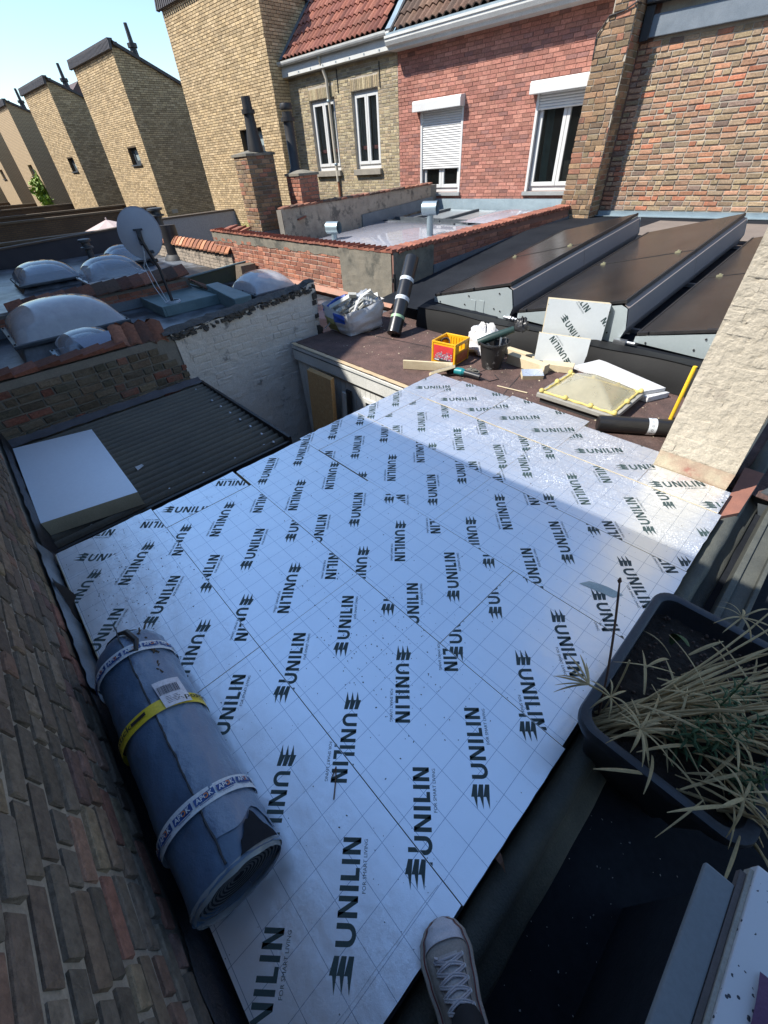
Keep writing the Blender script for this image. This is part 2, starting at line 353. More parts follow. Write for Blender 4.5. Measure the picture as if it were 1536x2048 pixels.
def thing(name, label, cat, base=(0, 0, 0), group=None, row=False):
    o = bpy.data.objects.new(name, None); o.empty_display_size = .2; COL.objects.link(o)
    b = Vector(base); o.location = RW(*b) if row else b
    if row: o.rotation_euler = (0, 0, A43)
    BASE[o.name] = b
    return tagit(o, label, cat, group)
def part(name, mb, m, parent, smooth=None, label=None, kind=None, bevel=0):
    b = BASE[parent.name]
    o = bpy.data.objects.new(name, mb.mesh(name, m, b)); COL.objects.link(o); o.parent = parent; BASE[o.name] = b
    if smooth: smoothed(o, smooth)
    if bevel: bev(o, bevel)
    return tagit(o, label, None, None, kind)
def top(name, mb, m, label, cat, base=(0, 0, 0), smooth=None, group=None, row=False, kind=None, bevel=0):
    b = Vector(base)
    o = bpy.data.objects.new(name, mb.mesh(name, m, b)); COL.objects.link(o)
    o.location = RW(*b) if row else b
    if row: o.rotation_euler = (0, 0, A43)
    BASE[o.name] = b
    if smooth: smoothed(o, smooth)
    if bevel: bev(o, bevel)
    return tagit(o, label, cat, group, kind)
def struct(name, mb, m, row=False, smooth=None):
    return top(name, mb, m, None, None, row=row, kind='structure', smooth=smooth)
def bev(o, w, seg=2):
    k = o.modifiers.new('bevel', 'BEVEL'); k.width = w; k.segments = seg; k.limit_method = 'ANGLE'; k.angle_limit = math.radians(35)

# ---- bricks: shared irregular brick meshes, placed one by one
def brick_mesh(i, m, soft):
    rnd = random.Random(i*31+len(m.name)); j = lambda a: rnd.uniform(-a, a)
    e1, e2 = (.035, .10) if soft else (.012, .04)
    back = [(-.5, -.5), (.5, -.5), (.5, .5), (-.5, .5)]
    v = [(x, 0, z) for x, z in back]
    v += [(x+j(e1*.6), .72+j(.1 if soft else .03), z+j(e2*.5)) for x, z in back]
    v += [(x*(1-2*e1)+j(e1*.6), 1+j(.18 if soft else .04), z*(1-2*e2)+j(e2*.5)) for x, z in back]
    f = [(0, 1, 5, 4), (1, 2, 6, 5), (2, 3, 7, 6), (3, 0, 4, 7), (4, 5, 9, 8), (5, 6, 10, 9), (6, 7, 11, 10), (7, 4, 8, 11), (8, 9, 10, 11)]
    # y is outwards; flip so normals point outwards
    me = bpy.data.meshes.new('brick'); me.from_pydata(v, [], [tuple(reversed(q)) for q in f]); me.update(); me.materials.append(m)
    return me, v, f
BM = {}
def brickset(m, soft):
    k = (m.name, soft)
    if k not in BM: BM[k] = [brick_mesh(i, m, soft) for i in range(6)]
    return BM[k]
def wall_bricks(parent, O, U, Nn, spans, z0, z1, m, bl=.21, bh=.065, j=.010, proud=.008, nmax=300, row=False, soft=False, margin=60, name='brick', header=False, wob=.0):
    """bricks over one wall face; O is the face's origin, U runs along it, Nn points out of it.
    spans(z) gives the clear intervals of a course (openings left out)."""
    O, U, Nn = Vector(O), Vector(U).normalized(), Vector(Nn).normalized()
    S_ = brickset(m, soft); L = []
    n = int((z1-z0)/bh)
    for r in range(n):
        zc = z0 + (r+.5)*bh
        off = (0 if r % 2 else bl*.5) + random.uniform(-.015, .015)
        for a, b in spans(zc):
            s = a - off if off else a
            k = 0
            while s < b - .004:
                w = bl*random.uniform(.93, 1.05) if not (header and random.random() < .4) else bl*.52
                s0, s1 = max(s, a), min(s+w-j, b)
                if s1-s0 > .025: L.append((s0, s1, zc))
                s += w
    def wp(s, z):
        p = O + U*s; p.z = z
        return RW(*p) if row else p
    vis = []; rest = []
    for q in L:
        c = px(wp((q[0]+q[1])/2, q[2]))
        if c and -margin < c[0] < 1536+margin and -margin < c[1] < 2048+margin: vis.append((c[2], q))
        else: rest.append(q)
    vis.sort(key=lambda t: t[0])
    near = [q for _, q in vis[:nmax]]; rest += [q for _, q in vis[nmax:]]
    b0 = BASE[parent.name]
    def place(q):
        s0, s1, z = q
        p = O + U*((s0+s1)/2); p.z = z
        if wob: p.z += wob*math.sin((s0)*1.7+z)
        Z = Vector((0, 0, 1))
        ux = U.copy(); uz = Z.copy()
        t = random.uniform(-.02, .02) if soft else random.uniform(-.006, .006)
        ux = (U + Z*t).normalized(); uz = ux.cross(Nn); uz = uz if uz.z > 0 else -uz
        hh = (bh-j)*(random.uniform(.9, 1.04) if soft else 1)
        pr = proud*random.uniform(.55, 1.3)
        M = Matrix((ux*(s1-s0), Nn*pr, uz*hh)).transposed().to_4x4(); M.translation = p - b0
        return M
    for q in near:
        o = bpy.data.objects.new(name, random.choice(S_)[0]); COL.objects.link(o); o.parent = parent
        o.matrix_basis = place(q)
    if rest:
        mb = MB()
        for q in rest:
            M = place(q); _, v, f = random.choice(S_)
            mb.add([(M @ Vector(x)) + b0 for x in v], [tuple(reversed(t)) for t in f] if True else f)
        part(name+'work', mb, m, parent, kind='stuff')
    return len(near), len(rest)
def clear(a, b, holes):                     # spans with rectangular openings (s0,s1,z0,z1)
    def f(z):
        iv = [(a, b)]
        for s0, s1, h0, h1 in holes:
            if h0 - .03 < z < h1 + .03:
                nv = []
                for p, q in iv:
                    if s1 <= p or s0 >= q: nv.append((p, q))
                    else:
                        if s0 > p: nv.append((p, s0))
                        if s1 < q: nv.append((s1, q))
                iv = nv
        return iv
    return f
def wall_slab(mb, s0, s1, z0, z1, y0, y1, holes):
    """a wall along x with real openings: built from blocks round each opening"""
    xs = sorted({s0, s1, *[h[0] for h in holes], *[h[1] for h in holes]})
    for a, b in zip(xs, xs[1:]):
        hs = sorted([(h[2], h[3]) for h in holes if h[0] <= a+1e-6 and h[1] >= b-1e-6])
        z = z0
        for h0, h1 in hs:
            if h0 > z: mb.box(a, b, y0, y1, z, h0)
            z = h1
        if z < z1: mb.box(a, b, y0, y1, z, z1)
    return mb

# ---- flat lettering
FT = {}
def text_polys(t, bold=0):
    if (t, bold) in FT: return FT[(t, bold)]
    c = bpy.data.curves.new('t', 'FONT'); c.body = t; c.resolution_u = 2; c.offset = bold
    o = bpy.data.objects.new('t', c); COL.objects.link(o)
    bpy.context.view_layer.update()
    me = o.evaluated_get(bpy.context.evaluated_depsgraph_get()).to_mesh()
    bm = bmesh.new(); bm.from_mesh(me); bmesh.ops.triangulate(bm, faces=bm.faces)
    P = [[(l.vert.co.x, l.vert.co.y) for l in f.loops] for f in bm.faces]
    bm.free(); o.evaluated_get(bpy.context.evaluated_depsgraph_get()).to_mesh_clear()
    bpy.data.objects.remove(o)
    xs = [q[0] for p in P for q in p]; ys = [q[1] for p in P for q in p]
    x0, x1, y0, y1 = min(xs), max(xs), min(ys), max(ys)
    P = [[((a-x0)/(x1-x0), (b-y0)/(y1-y0)) for a, b in p] for p in P]
    FT[(t, bold)] = P
    return P
def fit(P, x, y, w, h): return [[(x+a*w, y+b*h) for a, b in p] for p in P]
def clip(poly, x0, x1, y0, y1):
    for ax, lim, sg in ((0, x0, 1), (0, x1, -1), (1, y0, 1), (1, y1, -1)):
        out = []
        for i, p in enumerate(poly):
            q = poly[(i+1) % len(poly)]
            ip, iq = (p[ax]-lim)*sg >= 0, (q[ax]-lim)*sg >= 0
            if ip: out.append(p)
            if ip != iq:
                t = (lim-p[ax])/(q[ax]-p[ax]); out.append((p[0]+(q[0]-p[0])*t, p[1]+(q[1]-p[1])*t))
        poly = out
        if len(poly) < 3: return None
    return poly
def area(p): return abs(sum(p[i][0]*p[(i+1) % len(p)][1]-p[(i+1) % len(p)][0]*p[i][1] for i in range(len(p))))/2

# the five-letter wordmark with its three-dart sign, s along the line, t upwards (metres)
def wordmark():
    H, w = .060, .0125; P = []
    def rect(a, b, c, d): P.append([(a, c), (b, c), (b, d), (a, d)])
    def N(a, b): rect(a, a+w, 0, H); rect(b-w, b, 0, H); P.append([(a+w*.1, H), (b-w*1.15, 0), (b-w*.1, 0), (a+w*1.15, H)])
    a, b = .0904, .1393; r = (b-a)/2; cx = (a+b)/2
    rect(a, a+w, r, H); rect(b-w, b, r, H)
    K = 10
    for i in range(K):
        t0, t1 = PI+PI*i/K, PI+PI*(i+1)/K
        P.append([(cx+r*math.cos(t0), r+r*math.sin(t0)), (cx+r*math.cos(t1), r+r*math.sin(t1)), (cx+(r-w)*math.cos(t1), r+(r-w)*math.sin(t1)), (cx+(r-w)*math.cos(t0), r+(r-w)*math.sin(t0))])
    N(.150, .198); rect(.209, .209+w, 0, H)
    rect(.233, .233+w, 0, H); rect(.233+w, .2634, 0, w)
    rect(.272, .272+w, 0, H); N(.296, .340)
    for i in range(3):
        t = .002 + i*.0215
        P.append([(.0734, t), (.0734, t+.015), (.036, t+.026), (.036, t+.0045)])
        P.append([(.036, t+.0045), (.036, t+.0165), (.0, t+.009)])
    return P
WM = wordmark()
SM = fit(text_polys('FOR SMART LIVING'), .204, -.0225, .132, .0115)
def print_on(x0, x1, y0, y1, tu, tv, rot, per=(.795, .305)):
    """clipped print for one board; tips of the upright sign sit at (tu, tv) + lattice"""
    r2 = math.sqrt(.5)
    big, small = [], []
    def put(ou, ov, d):
        # d = reading direction; glyph up is d turned 90 degrees left
        dx, dy = d; ux, uy = -dy, dx
        cx, cy = ou - ux*.031, ov - uy*.031
        for src, dst in ((WM, big), (SM, small)):
            for p in src:
                q = clip([(cx+dx*s+ux*t, cy+dy*s+uy*t) for s, t in p], x0, x1, y0, y1)
                if q and area(q) > 2e-8: dst.append(q)
    A, B = per if not rot else (per[1], per[0])
    for i in range(-5, 6):
        for j in range(-12, 13):
            ou, ov = tu+i*A, tv+j*B
            if not (x0-.5 < ou < x1+.5 and y0-.5 < ov < y1+.5): continue
            if not rot:
                put(ou, ov, (-r2, r2)); put(ou+.159, ov-.064, (r2, -r2))
            else:
                put(ou, ov, (r2, r2)); put(ou-.064, ov-.159, (-r2, -r2))
    return big, small

# ================================================================== SETTING
struct('ground', MB().box(-400, 300, -300, 500, -.3, 0), mat('ground_paving', (.16, .15, .14), (.1, .1, .09), .5, .6, .9))
X, Y, Z = Vector((1, 0, 0)), Vector((0, 1, 0)), Vector((0, 0, 1))

# flat roofs of the rear extensions
mb = MB().box(-2.66, .035, -.5, 3.6, 0, 3.395)
struct('felt_roof', mb, [bitumen])
mb = MB(); mb.box(-4.93, -2.66, 2.87, 4.38, 3.2, 3.40); mb.box(-2.66, .9, 3.6, 4.38, 3.2, 3.401); mb.box(-4.93, -3.9, 4.38, 4.9, 3.2, 3.40)
mb.box(-4.93, -2.66, 3.05, 4.38, 0, 3.19); mb.box(-2.66, .9, 3.6, 4.38, 0, 3.19)
brown = struct('brown_felt_roof', mb, shingle)
mb = MB(); mb.box(-2.66, .9, 3.1, 3.6, 3.399, 3.403)
struct('brown_felt_strip', mb, shingle)
# felt sheet laps
for (x0, y0, x1, y1) in ((-4.8, 3.6, -2.9, 3.9), (-2.5, 3.1, -2.3, 4.4), (-1.9, 3.2, -2.2, 4.4), (-.9, 3.3, -1.0, 4.5)):
    d = Vector((x1-x0, y1-y0, 0)).normalized(); w = Vector((-d.y, d.x, 0))*.5
    part('felt_lap', MB().prism([(x0, y0, 3.4025), (x1, y1, 3.4025), (x1+w.x*.012, y1+w.y*.012, 3.4025), (x0+w.x*.012, y0+w.y*.012, 3.4025)], (0, 0, .003)), bitumen, brown)

# black roof under the collectors, rising gently to the street-row wall
def zr(v): return 3.60 + (min(max(v, 4.38), 8.4)-4.38)*.102
mb = MB()
mb.grid(1, 24, lambda a, b: (-4.93+a*6.4, 4.38+b*6.6, zr(4.38+b*6.6)))
mb.hexa([(-4.93+.9, 4.38, 3.0), (1.5, 4.38, 3.0), (1.5, 4.6, 3.0), (-4.93+.9, 4.6, 3.0)], [(-4.93+.9, 4.38, 3.598), (1.5, 4.38, 3.598), (1.5, 4.6, 3.598), (-4.93+.9, 4.6, 3.598)])
mb.box(-4.93, 1.5, 4.92, 10.6, 0, 3.5)
struct('black_roof', mb, roof_black)
# membrane upstand along the front of the black roof: slack rubber sheet
def ups(a, b):
    x = -4.05 + a*5.2; w = .02*math.sin(x*3.1)+.015*math.sin(x*7.7+1)
    y = 4.375 - b*.075 - .010*math.sin(b*PI) + w*.7*b
    return (x, y, 3.655 - b*.25 + .01*math.sin(x*5)*(1-b))
mb = MB().grid(70, 8, ups); mb.grid(70, 1, lambda a, b: (-4.05+a*5.2, 4.36+b*.16, 3.655+.01*math.sin((-4.05+a*5.2)*5)*(1-b)))
top('roof_upstand', mb, rubber, 'slack black rubber upstand running in front of the solar collectors', 'roof upstand', smooth=60)
top('felt_patch', MB().grid(10, 6, lambda a, b: (-4.15+a*1.2, 4.42+b*.5, zr(4.4+b*.5)+.012+.02*math.sin(a*5+b*3)**2)), roof_black, 'loose black rubber sheet tucked left of the first solar collector', 'rubber sheet')

# left neighbour's flat roof and the one beyond it
mb = MB(); mb.box(-9.35, -5.2, -2, 4.88, 0, 3.30)
struct('left_roof', mb, bitumen_wet)
mb = MB(); mb.box(-18.2, -9.6, -2, 4.88, 0, 3.302)
struct('far_left_roof', mb, bitumen_wet)
# deep courtyard floor and the wall of our extension below the boards
struct('courtyard_floor', MB().box(-5.0, -2.66, 1.5, 3.0, 0, .05), mat('yard_concrete', (.2, .19, .18), (.12, .12, .11), 2, .6, .9))
# low black roof on the right, below the planter
mb = MB(); mb.box(.20, 3, -.6, 3.1, 0, 3.28)
struct('low_roof', mb, roof_black)
mb = MB(); mb.box(.20, 3, 3.1, 4.3, 0, 3.2)
struct('right_rear_roof', mb, mat('right_roof_grey', (.075, .08, .08), (.12, .12, .115), 3, .6, .7, bump=.3))
# kerb between boards and low roof
mb = MB()
def kerb(a, b):
    v = -.55 + a*4.6; pr = [(.036, 3.36), (.05, 3.425), (.075, 3.445), (.115, 3.445), (.135, 3.42), (.145, 3.34), (.2, 3.30), (.21, 3.28)]
    i = b*7; k = min(int(i), 6); t = i-k; p = [pr[k][q]*(1-t)+pr[k+1][q]*t for q in (0, 1)]
    n = noise.noise(Vector((v*5, b*4, 0)))*.006
    return (p[0]+n, v, p[1]+n)
mb.grid(90, 14, kerb)
top('roof_kerb', mb, kerb_m, 'rounded bitumen-covered kerb along the right edge of the silver boards', 'kerb', smooth=60)
mb = MB(); mb.box(.24, .27, 1.55, 4.2, 3.28, 3.42); mb.box(.27, .34, 1.55, 4.2, 3.36, 3.40); mb.box(.34, .36, 1.55, 4.2, 3.28, 3.43)
top('metal_gutter_rail', mb, kerb_m, 'dusty metal edge rail parallel to the kerb beyond the planter', 'edge rail', bevel=.004)
top('terracotta_ledge', MB().prism([(.04, 2.62, 3.42), (.12, 2.75, 3.42), (.13, 3.3, 3.42), (.02, 3.3, 3.42), (.035, 2.85, 3.42)], (0, 0, .045)), mat('terracotta', (.30, .13, .09), (.22, .10, .075), 9, .6, .9, bump=.5), 'broken terracotta ledge at the foot of the cream painted chimney', 'ledge')

# ================================================================== STREET-ROW HOUSES (row frame, rear walls at y = 11)
gl = lambda: random.uniform(-.002, .002)
# --- red brick house
h = thing('red_brick_house', 'red brick house with two white roller-shuttered windows and brown pantiles', 'house', (-6.9, 11, 0), row=True)
W1 = (-8.69, -7.45, 4.43, 6.0); W2 = (-5.60, -4.3, 4.43, 6.0)
mb = wall_slab(MB(), -9.43, -3.6, 0, 7.12, 11.0, 11.3, [W1, W2]); mb.box(-9.43, -9.2, 11.3, 19, 0, 7.1); mb.box(-3.9, -3.6, 11.3, 19, 0, 7.1)
part('wall', mb, mortar_r, h)
wall_bricks(h, (-9.43, 11, 0), (1, 0, 0), (0, -1, 0), lambda z: [(a, b) for a, b in clear(0, 5.1, [(W[0]+9.43, W[1]+9.43, W[2], W[3]) for W in (W1, W2)])(z)], 4.0, 7.1, br_red, bl=.215, bh=.067, j=.009, row=True)
def shutter_window(par, W, low, zbox, wide, seen=True):
    x0, x1, z0, z1 = W
    f = part('window', MB().box(x0, x1, 11.10, 11.14, z0, z0+.09).box(x0, x0+.06, 11.10, 11.14, z0+.09, z1).box(x1-.06, x1, 11.10, 11.14, z0+.09, z1)
             .box(x0+.06, x1-.06, 11.10, 11.14, z1-.05, z1), white_pvc, par, bevel=.004)
    m_ = (x0+x1)/2
    part('sash', MB().box(x0+.06, x0+.13, 11.07, 11.13, z0+.09, z1-.05).box(m_-.075, m_-.004, 11.07, 11.13, z0+.09, z1-.05).box(x0+.13, m_-.075, 11.07, 11.13, z0+.09, z0+.16), white_pvc, f, bevel=.004)
    part('sash', MB().box(m_+.004, m_+.075, 11.07, 11.13, z0+.09, z1-.05).box(x1-.13, x1-.06, 11.07, 11.13, z0+.09, z1-.05).box(m_+.075, x1-.13, 11.07, 11.13, z0+.09, z0+.16), white_pvc, f, bevel=.004)
    part('pane', MB().box(x0+.13, m_-.075, 11.095, 11.10, z0+.16, z1-.05), pane, f); part('pane', MB().box(m_+.075, x1-.13, 11.095, 11.10, z0+.16, z1-.05), pane, f)
    mb = MB(); z = low
    while z < z1+.06:
        mb.prism([(x0+.035, 11.02, z), (x0+.035, 11.012, z+.008), (x0+.035, 11.005, z+.022), (x0+.035, 11.012, z+.037), (x0+.035, 11.02, z+.042)], (x1-x0-.07, 0, 0)); z += .044
    part('roller_shutter', mb, white_pvc, par)
    part('shutter_rail', MB().box(x0-.02, x0+.035, 10.985, 11.05, z0-.0, z1+.05), white_pvc, par, bevel=.004)
    part('shutter_rail', MB().box(x1-.035, x1+.02, 10.985, 11.05, z0-.0, z1+.05), white_pvc, par, bevel=.004)
    part('shutter_box', MB().prism([(x0-wide, 10.998, zbox), (x0-wide, 10.80, zbox), (x0-wide, 10.80, zbox+.15), (x0-wide, 10.83, zbox+.19), (x0-wide, 10.998, zbox+.2)], (x1-x0+wide+.04, 0, 0)), white_pvc, par, bevel=.006)
    part('sill', MB().box(x0-.05, x1+.05, 10.93, 11.10, z0-.07, z0-.002), mat('blue_stone', (.3, .31, .31), (.24, .25, .25), 5, .6, .8), par, bevel=.005)
    part('room', MB().box(x0-.1, x1+.1, 11.6, 11.62, z0-.1, z1+.1).box(x0-.1, x0-.08, 11.31, 11.6, z0-.1, z1+.1).box(x1+.08, x1+.1, 11.31, 11.6, z0-.1, z1+.1), room, par)
shutter_window(h, W1, 4.90, 5.99, .14)
shutter_window(h, W2, 5.76, 6.0, .12)
part('curtain', MB().grid(20, 8, lambda a, b: (-5.42+a*.16-.05*b, 11.25+.02*math.sin(a*40), 4.55+b*1.3)), mat('teal_curtain', (.07, .14, .14), (.04, .09, .09), 6), h)
def cornice(par, x0, x1, z, depth=.3):
    pr = [(11.0, z), (11-depth*.75, z), (11-depth*.8, z+.05), (11-depth*.92, z+.07), (11-depth, z+.13), (11-depth, z+.17), (11-depth*1.05, z+.18), (11-depth*1.05, z+.22), (11-depth*.4, z+.225), (11.0, z+.2)]
    return part('cornice', MB().prism([(x0, y, zz) for y, zz in pr], (x1-x0, 0, 0)), white_wood, par)
cornice(h, -9.46, -3.95, 7.07, .42)
part('gutter', MB().box(-9.44, -3.95, 10.60, 10.9, 7.296, 7.33), zinc, h)
# pantiles, one object per tile
def tile_mesh(m, w=.21, l=.36, dz=.035):
    key = ('tile', m.name)
    if key not in BM:
        vs, fs = [], []; n = 8; prof = []
        for i in range(n+1):
            a = i/n; prof.append((a*w*1.12, .062*(1-math.cos(a*2*PI*.95-.5))*.5))
        for y, z in ((0, dz), (l, 0)):
            for x, h_ in prof: vs.append((x, y, z+h_))
        for x, h_ in prof: vs.append((x, 0, dz+h_-.018))
        for i in range(n): fs += [(i, i+1, n+2+i, n+1+i), (2*n+2+i, 2*n+3+i, i+1, i)]
        me = bpy.data.meshes.new('roof_tile'); me.from_pydata(vs, [], fs); me.update(); me.materials.append(m); BM[key] = me
    return BM[key]
def pantiles(par, x0, x1, y, z, rows, m, pitch=math.radians(42), w=.21, l=.33, skip=None):
    me = tile_mesh(m, w); b0 = BASE[par.name]; c = 0
    up = Vector((0, math.cos(pitch), math.sin(pitch))); nn = Vector((0, -math.sin(pitch), math.cos(pitch)))
    for r in range(rows):
        for i in range(int((x1-x0)/w)):
            p = Vector((x0+i*w, y, z)) + up*(l*r) + nn*.02
            if skip and skip(p): continue
            o = bpy.data.objects.new('roof_tile', me); COL.objects.link(o); o.parent = par
            ex = (X + up*random.uniform(-.02, .02)).normalized()
            M = Matrix((ex, up, nn)).transposed().to_4x4(); M.translation = p-b0; o.matrix_basis = M; c += 1
    return c
P42 = math.radians(42)
def slope_plane(par, x0, x1, y, z, L, m):
    up = Vector((0, math.cos(P42), math.sin(P42)))
    a, b = Vector((x0, y, z)), Vector((x1, y, z))
    return part('roof', MB().prism([a, b, b+up*L, a+up*L], (0, .05, -.05)), m, par)
slope_plane(h, -9.4, -3.9, 10.78, 7.31, 6, bitumen)
pantiles(h, -9.36, -4.0, 10.74, 7.33, 9, tile_brown, w=.18)
up42 = Vector((0, math.cos(P42), math.sin(P42))); nn42 = Vector((0, -math.sin(P42), math.cos(P42)))
def rooflight(par, x, d, w=.55, l=.8, y=10.76, z=7.33, xd=X):
    c = Vector((x, y, z)) + up42*d + nn42*.09
    f = part('roof_window', MB().obox(c, X, up42, nn42, w/2, l/2, .05), lead, par)
    part('pane', MB().obox(c+nn42*.052, X, up42, nn42, w/2-.06, l/2-.08, .006), pane_pale, f)
rooflight(h, -8.55, 1.25, .6, .7)
# lead apron between the two roofs
mb = MB(); mb.grid(1, 12, lambda a, b: Vector((-9.52+a*.16, 10.72, 7.36)) + up42*(b*4) + nn42*(.07+.02*math.sin(b*40)))
part('valley_flashing', mb, zinc, h)

# --- yellow-brown brick house
h = thing('yellow_brick_house', 'yellow-brown brick house with two narrow white windows and red pantiles', 'house', (-11.6, 11, 0), row=True)
V1 = (-12.90, -11.80, 4.98, 6.55); V2 = (-11.12, -10.12, 4.98, 6.57)
mb = wall_slab(MB(), -13.80, -9.435, 0, 7.12, 11.0, 11.3, [V1, V2]); mb.box(-13.8, -13.6, 11.3, 19, 0, 7.1); mb.box(-9.6, -9.437, 11.3, 19, 0, 7.1)
part('wall', mb, mortar, h)
wall_bricks(h, (-13.8, 11, 0), (1, 0, 0), (0, -1, 0), clear(0, 4.36, [(W[0]+13.8, W[1]+13.8, W[2], W[3]+(.23 if W is V2 or True else 0)) for W in (V1, V2)]), 4.2, 7.1, br_yel, bl=.2, bh=.064, j=.011, row=True, soft=True, header=True)
for W_ in (V1, V2):
    x = W_[0]-.02
    b0 = BASE[h.name]
    while x < W_[1]+.02:                     # soldier course over each opening
        o = bpy.data.objects.new('brick', random.choice(brickset(br_yel, True))[0]); COL.objects.link(o); o.parent = h
        M = Matrix((Z*.21, Vector((0, -1, 0))*.009, -X*.056)).transposed().to_4x4(); M.translation = Vector((x+.03, 11, W_[3]+.115))-b0; o.matrix_basis = M; x += .066
for W_ in (V1, V2):
    x0, x1, z0, z1 = W_; m_ = (x0+x1)/2
    f = part('window', MB().box(x0, x1, 11.09, 11.14, z0, z0+.1).box(x0, x0+.07, 11.09, 11.14, z0+.1, z1).box(x1-.07, x1, 11.09, 11.14, z0+.1, z1).box(x0+.07, x1-.07, 11.09, 11.14, z1-.07, z1), white_pvc, h, bevel=.005)
    for a, b in ((x0+.07, m_-.004), (m_+.004, x1-.07)):
        part('sash', MB().box(a, a+.06, 11.06, 11.12, z0+.1, z1-.07).box(b-.07, b, 11.06, 11.12, z0+.1, z1-.07).box(a+.06, b-.07, 11.06, 11.12, z0+.1, z0+.17).box(a+.06, b-.07, 11.06, 11.12, z1-.13, z1-.07), white_pvc, f, bevel=.004)
        part('pane', MB().box(a+.06, b-.07, 11.085, 11.09, z0+.17, z1-.13), pane, f)
        part('curtain', MB().grid(30, 6, lambda s, t, a=a, b=b: (a+.05+s*(b-a-.1)-.0, 11.2+.025*math.sin(s*34+a)+.01*math.sin(s*90), z0+.1+t*(z1-z0-.2))), curtain, f)
    part('curtain_tie', MB().box(x0+.1, x1-.1, 11.155, 11.165, z0+.42, z0+.50), mat('tie_red', (.2, .06, .06), None, 9), f)
    part('sill', MB().box(x0-.04, x1+.04, 10.9, 11.10, z0-.13, z0-.002), mat('weathered_sill', (.3, .27, .22), (.2, .18, .15), 6, .6, .9), h, bevel=.006)
    part('room', MB().box(x0-.1, x1+.1, 11.6, 11.62, z0-.1, z1+.1), room, h)
part('fascia_board', MB().box(-13.82, -9.5, 10.8, 10.998, 7.10, 7.30), white_wood, h, bevel=.006)
mb = MB()
for i in range(8): mb.box(-13.5+i*.52, -13.47+i*.52, 10.79, 10.80, 7.13, 7.16)
part('gutter_bracket', mb, zinc, h, kind='stuff')
part('gutter', MB().grid(1, 8, lambda a, b: (-13.82+a*4.3, 10.73+.07*math.cos(PI*b)+.0, 7.40-.09*math.sin(PI*b))).box(-13.82, -9.52, 10.79, 10.83, 7.30, 7.38), white_wood, h)
dp = part('downpipe', MB().tube([(-12.02, 10.76, 7.32), (-12.02, 10.84, 7.15), (-11.98, 10.93, 6.9), (-11.92, 10.93, 4.72)], .042, 10), mat('pipe_cream', (.52, .47, .38), (.42, .38, .3), 5), h, smooth=50)
part('pipe_hopper', MB().lathe((-12.02, 10.76, 7.28), [(.035, 0), (.06, .05), (.06, .14)], 10), zinc, dp)
part('pipe_clamp', MB().lathe((-11.98, 10.93, 6.45), [(.05, 0), (.055, .01), (.055, .04), (.05, .05)], 10), zinc, dp)
part('pipe_clamp', MB().lathe((-11.93, 10.93, 5.1), [(.05, 0), (.055, .01), (.055, .04), (.05, .05)], 10), zinc, dp)
part('drain_pipe', MB().tube([(-11.92, 10.94, 4.75), (-11.91, 10.95, 4.2)], .036, 8), mat('rust_pipe', (.3, .12, .06), (.2, .09, .05), 9), dp)
slope_plane(h, -13.8, -9.5, 10.82, 7.38, 6, bitumen)
def skp(p): return False
pantiles(h, -13.6, -9.62, 10.80, 7.40, 9, tile_red, w=.175)
rooflight(h, -10.95, 1.5, .6, .75, 10.8, 7.4)
mb = MB(); mb.grid(1, 12, lambda a, b: Vector((-13.86+a*.28, 10.78, 7.40)) + up42*(b*4) + nn42*(.06))
part('verge_flashing', mb, lead, h)
part('wall_anchor', MB().box(-11.62, -11.60, 10.975, 10.995, 6.6, 7.05), black_metal, h)
part('wall_anchor', MB().box(-10.05, -10.03, 10.975, 10.995, 6.55, 7.0), black_metal, h)

# --- right-hand house: mixed brick, projecting chimney breast, dark lead band
h = thing('mixed_brick_house', 'old house wall of mixed orange and yellow bricks with a projecting chimney breast', 'house', (-2, 11, 0), row=True)
part('wall', MB().box(-3.95, 3.0, 11.0, 11.4, 0, 9.2).box(2.7, 3.0, 11.4, 18, 0, 9.2), mortar, h)
wall_bricks(h, (-3.8, 11, 0), (1, 0, 0), (0, -1, 0), clear(0, 6.8, []), 3.95, 6.5, br_mix, bl=.235, bh=.078, j=.017, proud=.016, row=True, soft=True, header=True)
wall_bricks(h, (-3.8, 11, 0), (1, 0, 0), (0, -1, 0), clear(0, 6.8, []), 6.98, 8.4, br_mix, bl=.25, bh=.083, j=.013, proud=.012, row=True, soft=True, nmax=20)
part('lead_band', MB().box(-3.80, 3.0, 10.90, 10.998, 6.48, 6.74), lead, h, bevel=.01)
part('bracket', MB().box(-3.80, -3.66, 10.86, 10.90, 6.45, 6.85), bitumen, h, bevel=.01)
part('dark_gutter', MB().box(-3.8, 3.0, 10.78, 10.998, 6.86, 7.0), frame_dark, h, bevel=.02)
part('base_flashing', MB().box(-3.80, 3.0, 10.93, 10.998, 3.86, 4.10).box(-3.8, 3.0, 10.80, 10.93, 4.02, 4.03), zinc, h)
ch = part('chimney_breast', MB().hexa([(-4.50, 10.52, 0), (-3.83, 10.52, 0), (-3.83, 11.0, 0), (-4.50, 11.0, 0)], [(-4.41, 10.52, 6.62), (-3.83, 10.52, 6.62), (-3.83, 11.0, 6.62), (-4.41, 11.0, 6.62)])
          .hexa([(-4.41, 10.521, 6.62), (-3.831, 10.521, 6.62), (-3.831, 11.0, 6.62), (-4.41, 11.0, 6.62)], [(-4.22, 10.521, 6.8), (-3.831, 10.521, 6.8), (-3.831, 11.0, 6.8), (-4.22, 11.0, 6.8)])
          .box(-4.22, -3.831, 10.523, 11.0, 6.8, 9.5), mortar, h)
